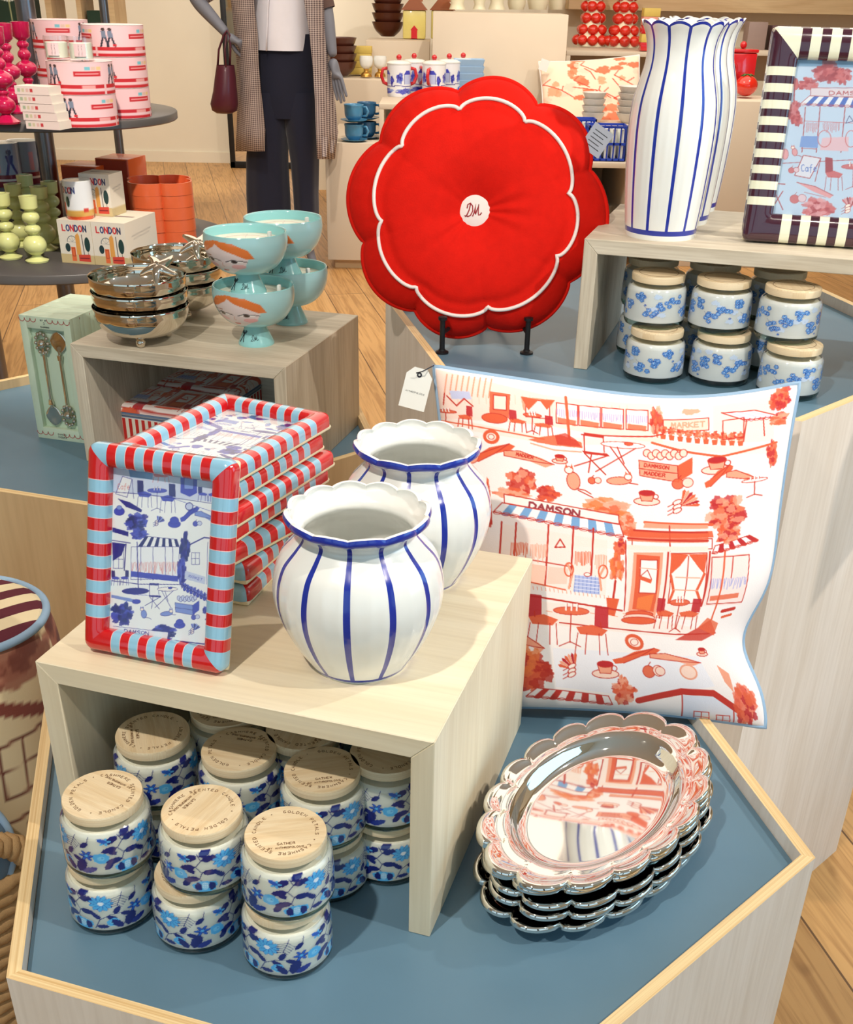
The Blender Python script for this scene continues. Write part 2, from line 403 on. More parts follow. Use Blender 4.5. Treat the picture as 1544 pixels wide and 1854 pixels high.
# ------------------------------------------------------------------ materials
M = {}
M['whitewood'] = wood_mat('pale_ply', (232, 218, 202), (245, 234, 222), 1.2, 9, 0.55, 0.22, 0.08)
M['riserwood'] = wood_mat('riser_ply', (224, 208, 176), (240, 229, 202), 1.3, 12, 0.5, 0.18, 0.08)
M['greywood'] = wood_mat('weathered_ply', (196, 184, 162), (222, 212, 192), 2.0, 16, 0.6, 0.45, 0.2)
M['plyedge'] = wood_mat('ply_edge', (214, 176, 118), (246, 222, 172), 1.0, 190, 0.6, 0.5, 0.2, fine=1.5)
M['tanply'] = wood_mat('tan_ply', (205, 172, 128), (224, 196, 152), 1.0, 7, 0.6, 0.2, 0.1)
M['deck'] = mat('blue_grey_paint', (96, 128, 148), 0.38, var=0.10, scale=9)
M['cream_wall'] = mat('cream_plaster', (236, 228, 208), 0.8, var=0.04, scale=3, bump=0.1)
M['ceiling'] = mat('white_plaster', (235, 232, 225), 0.85, var=0.02)
M['plinth'] = mat('pale_plinth_paint', (216, 200, 178), 0.6, var=0.03, scale=5)
M['plinth_side'] = M['plinth']
M['black'] = mat('black_iron', (22, 22, 24), 0.45, var=0.1)
M['chrome'] = mat('polished_metal', (232, 230, 224), 0.035, 1.0, var=0)
M['chrome_warm'] = mat('polished_nickel', (222, 214, 200), 0.05, 1.0, var=0)
M['white_ceramic'] = mat('white_glaze', (240, 241, 236), 0.22, coat=0.6, var=0.02, scale=6)
M['blue_glaze'] = mat('cobalt_glaze', (28, 50, 158), 0.2, coat=0.6, var=0.08, scale=40)
M['red_enamel'] = mat('red_enamel', (200, 22, 28), 0.16, coat=1.0, var=0.10, scale=20)
M['sky_enamel'] = mat('sky_blue_enamel', (140, 190, 215), 0.16, coat=1.0, var=0.05, scale=20)
M['pink_line'] = mat('pale_pink_enamel', (236, 190, 190), 0.2, coat=1.0, var=0)
M['cream_lacquer'] = mat('cream_lacquer', (240, 226, 188), 0.3, coat=0.3, var=0.03)
M['plum_enamel'] = mat('plum_enamel', (64, 26, 44), 0.16, coat=1.0, var=0.1)
M['ivory_enamel'] = mat('ivory_enamel', (236, 236, 210), 0.16, coat=1.0, var=0.03)
M['wax'] = mat('cream_wax', (240, 240, 222), 0.5, var=0.02)
M['lidwood'] = wood_mat('lid_wood', (226, 200, 158), (244, 226, 192), 8, 90, 0.55, 0.3, 0.1)
M['burn'] = mat('burnt_lettering', (110, 74, 44), 0.7, var=0.1)
M['glass'] = glass_mat('clear_glass', (0.98, 0.99, 0.985))
M['green_glass'] = glass_mat('thick_green_glass', (0.30, 0.44, 0.42))
M['printed_glass'] = printed_glass_mat('printed_glass', (0.99, 0.995, 0.99))
M['print_cloth'] = paint_mat('printed_linen', 0.85, bump=0.25, sheen=0.2, scale=700)
M['print_gloss'] = paint_mat('printed_glaze', 0.25, coat=0.6)
M['print_card'] = paint_mat('printed_card', 0.55)
M['red_linen'] = mat('red_linen', (216, 24, 10), 0.85, var=0.12, scale=60, bump=0.35, spec=0.2)
M['white_linen'] = mat('white_linen', (238, 226, 220), 0.8, var=0.03, bump=0.2)
M['blue_piping'] = mat('pale_blue_piping', (150, 180, 208), 0.8, var=0.05, bump=0.2)
M['mint_card'] = mat('mint_card', (208, 226, 202), 0.55, var=0.02)
M['turq'] = mat('turquoise_glaze', (150, 212, 214), 0.15, coat=0.8, var=0.03, scale=10)
M['ink'] = mat('black_ink', (30, 34, 44), 0.5, var=0)
M['tagcard'] = mat('white_card', (232, 234, 228), 0.6, var=0.02)

# ------------------------------------------------------------------ the room
def floor_mat():
    m, nt, b = new_mat('oak_planks'); N = nt.nodes; L = nt.links
    tc = N.new('ShaderNodeTexCoord'); mp = N.new('ShaderNodeMapping'); mp.inputs['Rotation'].default_value = (0, 0, rad(-103)); L.new(tc.outputs['Object'], mp.inputs['Vector'])
    br = N.new('ShaderNodeTexBrick'); br.inputs['Scale'].default_value = 1.0; br.inputs['Brick Width'].default_value = 2.2; br.inputs['Row Height'].default_value = 0.22
    br.inputs['Mortar Size'].default_value = 0.0025; br.inputs['Color1'].default_value = (*lin((220, 172, 110)), 1); br.inputs['Color2'].default_value = (*lin((202, 154, 96)), 1)
    br.inputs['Mortar'].default_value = (*lin((110, 78, 48)), 1); L.new(mp.outputs[0], br.inputs['Vector'])
    mp2 = N.new('ShaderNodeMapping'); mp2.inputs['Scale'].default_value = (0.9, 17, 1); L.new(mp.outputs[0], mp2.inputs['Vector'])
    n = N.new('ShaderNodeTexNoise'); n.inputs['Scale'].default_value = 2.1; n.inputs['Detail'].default_value = 7; n.inputs['Distortion'].default_value = 1.8; L.new(mp2.outputs[0], n.inputs['Vector'])
    rp = N.new('ShaderNodeValToRGB'); rp.color_ramp.elements[0].position = 0.36; rp.color_ramp.elements[1].position = 0.56
    rp.color_ramp.elements[0].color = (0.52, 0.42, 0.32, 1); rp.color_ramp.elements[1].color = (1, 1, 1, 1); L.new(n.outputs['Fac'], rp.inputs[0])
    mx = N.new('ShaderNodeMix'); mx.data_type = 'RGBA'; mx.blend_type = 'MULTIPLY'; mx.inputs[0].default_value = 0.6
    L.new(br.outputs['Color'], mx.inputs[6]); L.new(rp.outputs[0], mx.inputs[7])
    n3 = N.new('ShaderNodeTexNoise'); n3.inputs['Scale'].default_value = 5.0; L.new(mp.outputs[0], n3.inputs['Vector'])
    r3 = N.new('ShaderNodeValToRGB'); r3.color_ramp.elements[0].position = 0.22; r3.color_ramp.elements[1].position = 0.3
    r3.color_ramp.elements[0].color = (0.25, 0.16, 0.1, 1); L.new(n3.outputs['Fac'], r3.inputs[0])
    m4 = N.new('ShaderNodeMix'); m4.data_type = 'RGBA'; m4.blend_type = 'MULTIPLY'; m4.inputs[0].default_value = 0.6; L.new(mx.outputs[2], m4.inputs[6]); L.new(r3.outputs[0], m4.inputs[7])
    L.new(m4.outputs[2], b.inputs['Base Color']); b.inputs['Roughness'].default_value = 0.42
    bp = N.new('ShaderNodeBump'); bp.inputs['Strength'].default_value = 0.15; bp.inputs['Distance'].default_value = 0.001; L.new(n.outputs['Fac'], bp.inputs['Height']); L.new(bp.outputs[0], b.inputs['Normal'])
    return m
M['floor'] = floor_mat()
def struct(name, x0, x1, y0, y1, z0, z1, m_):
    o = MB().box(x0, x1, y0, y1, z0, z1).build(name, m_, smooth=None); o['kind'] = 'structure'; return o
BACKY = 12.1
struct('floor', -6, 7, -2.5, BACKY + .1, -0.1, 0, M['floor'])
struct('ceiling', -6, 7, -2.5, BACKY + .1, 3.4, 3.5, M['ceiling'])
struct('wall_back', -6, 7, BACKY, BACKY + .1, 0, 3.4, M['cream_wall'])
struct('wall_left', -6.1, -6, -2.5, BACKY + .1, 0, 3.4, M['cream_wall'])
struct('wall_far_right', 7, 7.1, -2.6, BACKY + .1, 0, 3.4, M['cream_wall'])
struct('wall_front', -6, 7, -2.6, -2.5, 0, .45, M['cream_wall']); struct('wall_front_upper', -6, 7, -2.6, -2.5, 3.0, 3.4, M['cream_wall'])
for k, (x0, x1) in enumerate(((-6, -4.2), (-1.75, -1.45), (1.0, 1.3), (3.7, 4.6), (6.4, 7))): struct('wall_front_pier_%s' % 'abcde'[k], x0, x1, -2.6, -2.5, .45, 3.0, M['black'] if k in (1, 2) else M['cream_wall'])
for k, (x0, x1) in enumerate(((-4.2, -1.75), (-1.45, 1.0), (1.3, 3.7), (4.6, 6.4))): struct('window_%d' % (k + 1), x0, x1, -2.56, -2.55, .45, 3.0, M['glass'])
struct('wall_right_low', 4.0, 4.1, -2.5, 3.6, 0, .92, M['cream_wall']); struct('wall_right_high', 4.0, 4.1, -2.5, 3.6, 2.9, 3.4, M['cream_wall'])
struct('wall_right_near', 4.0, 4.1, -2.5, -.32, .92, 2.9, M['cream_wall']); struct('wall_right_far', 4.0, 4.1, 2.32, 3.6, .92, 2.9, M['cream_wall']); struct('window_5', 4.04, 4.05, -.32, 2.32, .92, 2.9, M['glass'])
struct('baseboard_back', -6, 7, BACKY - .02, BACKY, 0, 0.10, M['cream_wall'])

# ------------------------------------------------------------------ hexagonal tray tables
HS = 0.5113
def hexpts(c, s, off=0.0):
    r = s - off / cos(rad(30)); return [(c[0] + r * cos(rad(-137 + 60 * k)), c[1] + r * sin(rad(-137 + 60 * k))) for k in range(6)]
def hex_table(cx, cy, rim, drop, label, side_m, edge_m, deck_m):
    t = thing('hexagonal_display_table', label, 'table', (cx, cy, 0), 0, 'hexagonal tray-topped display tables')
    th = 0.014
    O = hexpts((0, 0), HS); I = hexpts((0, 0), HS, th)
    for k in range(6):
        k2 = (k + 1) % 6; b = MB()
        b.prism([O[k], O[k2], I[k2], I[k]], 0, rim, 0, mtop=1)
        d = (O[k2][0] - O[k][0], O[k2][1] - O[k][1], 0)
        o = b.build('side_panel', [side_m, edge_m], t, smooth=None)
        me = o.data; uvl = me.uv_layers.new(name='UVMap'); dv = Vector(d).normalized(); off = k * 1.7
        for p in me.polygons:
            for li in p.loop_indices:
                co = me.vertices[me.loops[li].vertex_index].co
                if p.material_index == 1: uvl.data[li].uv = (co.dot(dv), (co - Vector((*O[k], 0))).dot(Vector((dv.y, -dv.x, 0))) + off)
                else: uvl.data[li].uv = (co.z + off, co.dot(dv) + off)
    MB().prism(hexpts((0, 0), HS, th + 0.0008), rim - drop - 0.018, rim - drop).build('deck', deck_m, t, smooth=None)
    return t
FC = (-0.0362, 1.1161); LC = (-0.588, 2.230); RC = (0.3993, 1.9600)
DF, DL, DR = 0.710, 0.772, 1.059
hex_table(*FC, 0.730, 0.020, 'front hexagonal plywood table with blue-grey tray top, under the floral jars and oval trays', M['whitewood'], M['plyedge'], M['deck'])
hex_table(*LC, 0.792, 0.020, 'left rear hexagonal plywood table, under the spoon boxes and silver bowls', M['tanply'], M['plyedge'], M['deck'])
hex_table(*RC, 1.079, 0.020, 'tallest hexagonal plywood table, on the right under the red flower cushion and tall vases', M['whitewood'], M['plyedge'], M['deck'])

# ------------------------------------------------------------------ riser boxes (three mitred boards)
def riser(label, corner, ex, w, d, z0, z1, th, mm, back=False):
    """corner = front left foot, ex = unit direction of the front edge"""
    ex = Vector((ex[0], ex[1], 0)).normalized(); ey = Vector((-ex.y, ex.x, 0)); h = z1 - z0
    t = thing('display_riser', label, 'riser', M=frame_M((corner[0], corner[1], z0), ex, ey, Vector((0, 0, 1))))
    def slab(name, prof, grain):
        b = MB(); n = len(prof)
        vs = [(p[0], 0, p[1]) for p in prof] + [(p[0], d, p[1]) for p in prof]
        fs = [tuple(range(n)), tuple(range(n, 2 * n))[::-1]] + [(i, n + i, n + (i + 1) % n, (i + 1) % n) for i in range(n)]
        b.add(vs, fs); bm = bmesh.new()
        me = bpy.data.meshes.new('t'); me.from_pydata(b.v, [], b.f); bm.from_mesh(me); bpy.data.meshes.remove(me)
        bmesh.ops.bevel(bm, geom=bm.edges[:], offset=0.0009, segments=1, affect='EDGES')
        MB().bm(bm).build(name, mm, t, smooth=30, grain=grain)
    slab('top_board', [(0, h), (w, h), (w - th, h - th), (th, h - th)], (1, 0.02, 0))
    slab('side_board', [(0, 0), (0, h), (th, h - th), (th, 0)], (0, 0, 1))
    slab('side_board', [(w, 0), (w - th, 0), (w - th, h - th), (w, h)], (0, 0, 1))
    if back: MB().box(th + .0002, w - th - .0002, d - .012, d - .001, .0005, h - th - .0002).build('back_board', mm, t, smooth=None, grain=(1, 0, 0))  # back is an added panel that darkens the riser inside
    return t
R1Z, R2Z, R3Z = 0.966, 1.005, 1.262
A = Vector((-0.413, 0.983)); B = Vector((0.010, 0.852)); riser('pale wooden riser on the front table holding the upright frame and round vases', (A.x, A.y), B - A, 0.443, 0.415, DF, R1Z, 0.024, M['riserwood'], True)
A = Vector((-0.674, 2.025)); B = Vector((-0.258, 1.905)); riser('wooden riser on the left table holding silver bowls and turquoise footed bowls', (A.x, A.y), B - A, 0.433, 0.38, DL, R2Z, 0.024, M['greywood'], True)
A = Vector((0.230, 1.7535)); riser('grey-washed wooden riser on the right table holding tall vases and dark striped frames', (A.x, A.y), Vector((0.955, -0.297)), 0.66, 0.34, DR, R3Z, 0.022, M['greywood'])

# ------------------------------------------------------------------ candle jars
JH = 0.078
def jar_cols(canvas, n, prof, z0, z1, wax_rgb):
    cols = []; al = []
    for j, (r, z) in enumerate(prof):
        u = np.arange(n) / n; v = np.full(n, 1 - (z - z0) / (z1 - z0))
        s_ = canvas.sample(u, v); inside = (z0 <= z <= z1)
        cols.append(s_[:, :3]); al.append(s_[:, 3] * (1.0 if inside else 0.0))
    return np.concatenate(cols), np.concatenate(al)
NAVY = (24, 34, 112); MIDB = (40, 92, 190); SKYB = (84, 176, 232); PALEB = (150, 206, 240)
def leaf(c, x, y, L, wd, a, col, jag=True):
    L *= 1.45; wd *= 1.5
    ca, sa = cos(a), sin(a); pts = []
    for t, k in ((0, 0), (.15, .7), (.35, 1), (.5, .82), (.55, .98), (.7, .7), (.75, .84), (.88, .35), (1, 0)): pts.append((t * L, k * wd))
    for t, k in ((.85, -.45), (.8, -.8), (.65, -.72), (.6, -1), (.4, -.85), (.2, -.8)): pts.append((t * L, k * wd))
    c.poly([(x + p * ca - q * sa, y + p * sa + q * ca) for p, q in pts], col)
def sprig(c, x, y, L, a, col=NAVY):
    ca, sa = cos(a), sin(a); X = lambda p, q: (x + p * ca - q * sa, y + p * sa + q * ca)
    c.line([X(0, 0), X(L, 0)], 3.2, col)
    for i in range(5):
        t = L * (.25 + .17 * i); q = L * (.42 - .04 * i)
        for s_ in (-1, 1): c.line([X(t - q * .1, 0), X(t + q * .5, s_ * q)], 2.8, col); c.ell(*X(t + q * .5, s_ * q), 4, 4, col, n=8)
def daisy(c, x, y, r, n, col, edge, centre=None):
    r *= 1.2
    for i in range(n):
        a = 2 * pi * i / n; c.ell(x + r * .55 * cos(a), y + r * .55 * sin(a), r * .48, r * .22, col, rot=a, n=12, edge=edge, ew=1.6)
    c.ell(x, y, r * .25, r * .25, centre or edge, n=10)
def poppy(c, x, y, r):
    r *= 1.2
    c.blob(x, y, r * 1.15, r * .9, SKYB, 1, rough=.12, seed=3); c.blob(x - r * .62, y, r * .34, r * .62, NAVY, 1, rough=.15, seed=4); c.blob(x + r * .62, y, r * .34, r * .62, NAVY, 1, rough=.15, seed=5)
    c.ell(x, y - r * .1, r * .33, r * .62, PALEB)
    for i in range(9): c.ell(x - r * .18 + (i % 3) * r * .18, y - r * .45 + (i // 3) * r * .26, 2.6, 2.6, (240, 246, 250), n=6)
def rosette(c, x, y, r):
    r *= 1.2
    c.blob(x, y, r, r, SKYB, 1, rough=.1, n=30); c.ell(x, y, r * .45, r * .42, (120, 200, 240))
    for i in range(7): c.ell(x + r * .2 * cos(i * .9), y + r * .2 * sin(i * .9), 2.2, 2.2, MIDB, n=6)
floral = Canvas(1500, 330, (236, 240, 232), lambda x, y: (x / 1500, y / 330)); floral.lw = 1.5
for o in (0, 500, 1000):
    c = floral
    vine = [(o + 130, 20), (o + 150, 70), (o + 120, 120), (o + 150, 170), (o + 135, 220), (o + 160, 262)]; c.line(vine, 4, NAVY)
    for (x, y, a) in ((150, 70, -.3), (120, 118, 2.9), (150, 165, .1), (138, 215, 3.0), (130, 30, 2.6), (140, 40, -.7)): leaf(c, o + x, y, 62, 17, a, NAVY)
    poppy(c, o + 160, 285, 46)
    daisy(c, o + 275, 90, 56, 11, SKYB, MIDB, (230, 240, 250)); rosette(c, o + 30, 190, 36); sprig(c, o + 395, 20, 110, 1.9)
    c.line([(o + 230, 310), (o + 260, 230), (o + 320, 190), (o + 370, 190)], 4, NAVY)
    for (x, y, a) in ((262, 228, -2.2), (300, 200, .7), (340, 190, -1.1), (236, 290, .1), (372, 190, .5)): leaf(c, o + x, y, 50, 13, a, NAVY)
    rosette(c, o + 330, 262, 30); leaf(c, o + 400, 320, 90, 22, -1.25, NAVY); leaf(c, o + 375, 320, 70, 16, -2.1, NAVY); leaf(c, o + 420, 315, 70, 16, -.5, (32, 48, 140))
    daisy(c, o + 455, 170, 36, 6, MIDB, NAVY, SKYB); leaf(c, o + 470, 60, 50, 12, 2.3, NAVY); c.line([(o + 475, 20), (o + 462, 80), (o + 440, 110)], 3.5, NAVY)
    daisy(c, o + 60, 60, 26, 5, SKYB, SKYB, PALEB); leaf(c, o + 60, 110, 60, 15, .9, NAVY); leaf(c, o + 45, 290, 60, 14, -1.0, NAVY); leaf(c, o + 20, 30, 45, 11, .6, MIDB)
bloom = Canvas(1500, 330, (224, 232, 238), lambda x, y: (x / 1500, y / 330))
_rg = np.random.RandomState(11)
for i in range(16):
    bloom.blob(_rg.rand() * 1500, 40 + _rg.rand() * 250, 34, 24, (168, 194, 232), 0.55, seed=i)
def tiny(c, x, y, r):
    for k in range(5):
        a = 2 * pi * k / 5 + .3; c.ell(x + r * .6 * cos(a), y + r * .6 * sin(a), r * .48, r * .48, (104, 164, 226), n=9, edge=(22, 52, 146), ew=2.6)
    c.ell(x, y, r * .22, r * .22, (220, 232, 250), n=7)
for i in range(15):
    gx = 50 + 100 * i; gy = (85, 225, 150)[i % 3] + _rg.rand() * 20
    for k in range(9):
        a = _rg.rand() * 6.28; q = 52 * (_rg.rand() ** .5); tiny(bloom, gx + q * cos(a), gy + q * sin(a) * .9, 20)
    if i % 3 == 0: bloom.poly([(gx + 30, gy + 60), (gx + 60, gy + 84), (gx + 110, gy + 90), (gx + 70, gy + 98)], (28, 48, 130))
    if i % 4 == 1: tiny(bloom, gx + 50, gy + 60, 9)

def lid_text(b, s1, rad_, z):
    chars = list(s1)
    for i, ch in enumerate(chars):
        a = pi / 2 - 2 * pi * i / len(chars)
        Mx = Matrix.Translation((rad_ * cos(a), rad_ * sin(a), z)) @ Rz(a - pi / 2)
        b.stroke([[(p[0] * .0027 - .0013, p[1] * .0034 - .0017) for p in st] for st in GL.get(ch, [])], 0.0005, Mx, 0.0002, 1)
def make_jar(kind):
    n = 300
    prof = [(.0405, 0), (.0445, .0015), (.0468, .006)] + [(.0472 - .0016 * ((k / 30) ** 2), .008 + .046 * k / 30) for k in range(1, 31)] + [(.0450, .0565), (.0432, .0595), (.0405, .0620), (.0382, .0645), (.0378, .069)]
    # finer rows across the print
    rows = []
    for (a, b_) in zip(prof[:-1], prof[1:]):
        k = max(1, int(round((b_[1] - a[1]) / 0.0009)))
        rows += [(a[0] + (b_[0] - a[0]) * i / k, a[1] + (b_[1] - a[1]) * i / k) for i in range(k)]
    rows.append(prof[-1])
    cn = floral if kind == 'floral' else bloom
    cols, al = jar_cols(cn, n, rows, .0105, .0605, None)
    if 1:   # printed on a milky coat
        al = np.maximum(al, (0.55 if kind == 'bloom' else 0.5) * np.repeat(np.array([1.0 if .0105 <= z <= .0605 else 0 for _, z in rows]), n))
    t = thing('candle_jar', 'candle jar', 'candle jar')
    MB().lathe(rows, n, close=True).build('glass_jar', M['printed_glass'], t, cols=cols, alpha=al)
    MB().lathe([(.0385, .0088), (.0435, .0096), (.0447, .0115), (.0445, .05), (.0428, .0555), (.039, .0585)], 64).build('candle_wax', M['wax'], t)
    MB().lathe([(.0403, .0004), (.0443, .002), (.0464, .0062), (.0463, .0085), (.0455, .0100)], 64, close=True).build('glass_foot', M['green_glass'], t)
    b = MB().lathe([(.0385, .0665), (.0405, .0675), (.0408, .0760), (.0400, .0778)], 64)
    if kind == 'floral':
        lid_text(b, 'GOLDEN PETALS * CASHMERE SCENTED CANDLE *  ', .031, .0779)
        w = text_width('GATHER', .0032); b.stroke([[(p[0] - w / 2, p[1] - .018) for p in st] for st in text_strokes('GATHER', .0032)], .0005, T(0, 0, .0779), .0002, 1)
        w = text_width('BY ANTHROPOLOGIE', .0024); b.stroke([[(p[0] - w / 2, p[1] - .0235) for p in st] for st in text_strokes('BY ANTHROPOLOGIE', .0024)], .0004, T(0, 0, .0779), .0002, 1)
    else:
        b.stroke([[(.030 * cos(a), .030 * sin(a)) for a in np.linspace(0, 2 * pi, 60)]], .0006, T(0, 0, .0779), .0002, 1)
    b.build('wooden_lid', [M['lidwood'], M['burn']], t, grain=(1, 0.05, 0))
    return t
jar0 = make_jar('floral'); jar1 = make_jar('bloom'); used = set()
def put_jar(src, x, y, z, rz, label, group=None):
    if id(src) not in used:
        used.add(id(src)); r = src; r.location = (x, y, z); r.rotation_euler = (0, 0, rz)
    else: r = dup(src, (x, y, z), rz)
    r['label'] = label
    if group: r['group'] = group
    elif 'group' in r: del r['group']
    return r
G1 = 'blue floral candle jars in and before the front riser'
def lidpos(px, py, z): p = at(px, py, z); return p.x, p.y
Ld = [  # lower foot px,  upper lid px, turn, label words
    ((218, 1694), (185, 1437), 2.6, 'leftmost front stack'),
    ((369, 1730), (365, 1465), 4.2, 'middle front stack'),
    ((526, 1779), (517, 1507), 0.15, 'rightmost front stack'),
]
for (fx, fy), (lx, ly), rz, w in Ld:
    c = base(fx, fy, DF, .047); put_jar(jar0, c.x, c.y, DF, rz + 1, 'blue floral candle jar, bottom of the ' + w + ' before the front riser', G1)
    x, y = lidpos(lx, ly, DF + 2 * JH); put_jar(jar0, x, y, DF + JH + .0002, rz, 'blue floral candle jar, top of the ' + w + ' before the front riser', G1)
for (lx, ly), rz, w in [((276, 1325), 5.0, 'left'), ((432, 1355), 2.9, 'middle'), ((583, 1392), 0.2, 'right')]:
    x, y = lidpos(lx, ly, DF + 2 * JH)
    put_jar(jar0, x + .002, y + .004, DF, rz + 2, 'blue floral candle jar, bottom of the %s stack half under the riser' % w, G1)
    put_jar(jar0, x, y, DF + JH + .0002, rz, 'blue floral candle jar with half-shaded lid, %s stack half under the riser' % w, G1)
for i, (lx, ly) in enumerate([(405, 1290), (545, 1330), (700, 1372)]):
    x, y = lidpos(lx, ly, DF + 2 * JH); y += 0.012
    put_jar(jar0, x, y, DF, i * 2.0, 'blue floral candle jar deep inside the riser, bottom of the %s rear stack' % ('left', 'middle', 'right')[i], G1)
    put_jar(jar0, x, y, DF + JH + .0002, i * 1.3, 'blue floral candle jar deep inside the riser, top of the %s rear stack' % ('left', 'middle', 'right')[i], G1)
G2 = 'pale forget-me-not candle jars under the grey riser'
for i, ((fx, fy), (lx, ly)) in enumerate([((1178, 697), (1193, 493)), ((1296, 703), (1312, 502)), ((1420, 728), (1437, 517))]):
    w = ('left', 'middle', 'right')[i]
    c = base(fx, fy, DR, .047); put_jar(jar1, c.x, c.y, DR, i * 1.9 + 1, 'blue-blossom milky candle jar, bottom of the %s front stack under the grey riser' % w, G2)
    x, y = lidpos(lx, ly, DR + 2 * JH); put_jar(jar1, x, y, DR + JH + .0002, i * 2.3, 'blue-blossom milky candle jar, top of the %s front stack under the grey riser' % w, G2)
    put_jar(jar1, x + .012, y + .115, DR, i + 2.0, 'milky candle jar in shade, bottom of the %s rear stack under the grey riser' % w, G2)
    put_jar(jar1, x + .012, y + .115, DR + JH + .0002, i + .5, 'milky candle jar in shade, top of the %s rear stack under the grey riser' % w, G2)

# ------------------------------------------------------------------ fluted vases with blue lines
def make_vase(name, prof, nlob, label, group, scal=0.030, zsc=0.004, neck_pow=1.0, th=0.004, rim_from=None, foot_band=0.004, line_w=1, band=.0088):
    sub = 26; n = nlob * sub
    t = thing(name, label, 'vase', group=group)
    k = len(prof); Hh = prof[-1][1]
    def radf(a, j):
        ph = (a * nlob / (2 * pi)) % 1.0; z = prof[j][1] / Hh
        lob = abs(sin(pi * ph)) ** 0.8
        fl = 0.5 - 0.5 * cos(2 * pi * ph * 3)      # fine ribs between the lines
        rimk = max(0, (z - 0.86) / 0.14); body = max(0, sin(pi * min(1, z / .85)))
        return 1 + scal * (lob - .5) * rimk + 0.006 * body * (lob - .5) * 2 + 0.0045 * body * fl
    def zf(a, j):
        ph = (a * nlob / (2 * pi)) % 1.0; z = prof[j][1] / Hh; return zsc * (abs(sin(pi * ph)) ** .8 - .5) * max(0, (z - 0.9) / 0.1)
    def mf(i, j):
        ph = i % sub; z = prof[j][1]
        if z > Hh - band: return 1
        if z < foot_band[1] and z >= foot_band[0]: return 1
        if z < foot_band[0]: return 0
        return 1 if (ph < line_w or ph >= sub - line_w) else 0
    b = MB().lathe(prof, n, rad_fn=radf, z_fn=zf, mfn=mf, close=True)
    inner = [(r - th, z) for r, z in prof if z > th * 1.2]
    bi = MB()
    # rim lip + inside wall follow the same waves
    vs = []; fs = []; rows = [prof[-1]] + [(prof[-1][0] - th * .5, prof[-1][1] + .0006)] + inner[::-1] + [(inner[0][0] * .6, th), (0.0008, th)]
    zs = [p[1] for p in prof]
    for jj, (r, z) in enumerate(rows):
        j = min(range(k), key=lambda q: abs(zs[q] - z))
        for i in range(n):
            a = 2 * pi * i / n; rr = r * radf(a, j); vs.append((rr * cos(a), rr * sin(a), z + zf(a, j)))
    for jj in range(len(rows) - 1):
        for i in range(n): i2 = (i + 1) % n; fs.append((jj * n + i, jj * n + i2, (jj + 1) * n + i2, (jj + 1) * n + i))
    b.add([], []); o = b.build('outer_body', [M['white_ceramic'], M['blue_glaze']], t, smooth=60)
    bi.add(vs, fs).build('inner_wall', M['white_ceramic'], t, smooth=60)
    MB().lathe([(prof[0][0] * .2, .0002), (prof[0][0], .0002), (prof[0][0], .002)], 60).build('foot', M['white_ceramic'], t)
    return t
def spl(pts, n=60):
    """smooth curve through (r, z) pairs"""
    P = np.array(pts, float); tt = np.r_[0, np.cumsum(np.hypot(*np.diff(P, axis=0).T))]; out = []
    m_ = np.zeros_like(P)
    for i in range(len(P)):
        a = max(0, i - 1); b = min(len(P) - 1, i + 1); m_[i] = (P[b] - P[a]) / (tt[b] - tt[a])
    for s_ in np.linspace(0, tt[-1], n):
        i = min(len(P) - 2, max(0, int(np.searchsorted(tt, s_) - 1))); h = tt[i + 1] - tt[i]; x = (s_ - tt[i]) / h
        out.append(tuple((2 * x**3 - 3 * x**2 + 1) * P[i] + (x**3 - 2 * x**2 + x) * h * m_[i] + (-2 * x**3 + 3 * x**2) * P[i + 1] + (x**3 - x**2) * h * m_[i + 1]))
    return out
round_prof = spl([(.052, 0), (.0555, .006), (.071, .032), (.0845, .066), (.0875, .094), (.0805, .122), (.065, .141), (.0585, .150), (.0610, .157), (.0690, .1625), (.0728, .1655), (.0732, .1690), (.0718, .1720)], 84)
v = make_vase('round_vase', round_prof, 12, 'round white vase with blue lines and wavy rim, front one on the pale riser', 'round fluted vases', .042, .0035, foot_band=(.0008, .005), line_w=2)
c = base(652, 1238, R1Z, .052); v.location = (c.x, c.y, R1Z); v.rotation_euler = (0, 0, rad(-94))
c = base(752, 1078, R1Z, .052); dup(v, (c.x, c.y, R1Z), rad(-98), 'round white vase with blue lines, behind the front one against the cafe cushion')
tall_prof = spl([(.0535, 0), (.0545, .006), (.0575, .03), (.0615, .075), (.0645, .125), (.065, .16), (.0625, .19), (.0565, .215), (.051, .236), (.0495, .255), (.0525, .274), (.059, .2885), (.060, .290), (.060, .292)], 80)
v = make_vase('tall_vase', tall_prof, 12, 'tall white vase with blue lines, nearest of the row on the grey riser', 'tall fluted vases', .05, .006, foot_band=(.006, .0115), line_w=2, band=.0045)
c = base(1193, 437, R3Z, .0535); v.location = (c.x, c.y, R3Z); v.rotation_euler = (0, 0, rad(-92))
dup(v, (c.x + .045, c.y + .125, R3Z), rad(-80), 'tall white vase with blue lines, middle of the row on the grey riser')
dup(v, (c.x + .085, c.y + .25, R3Z), rad(-86), 'tall white vase with blue lines, furthest of the row on the grey riser')

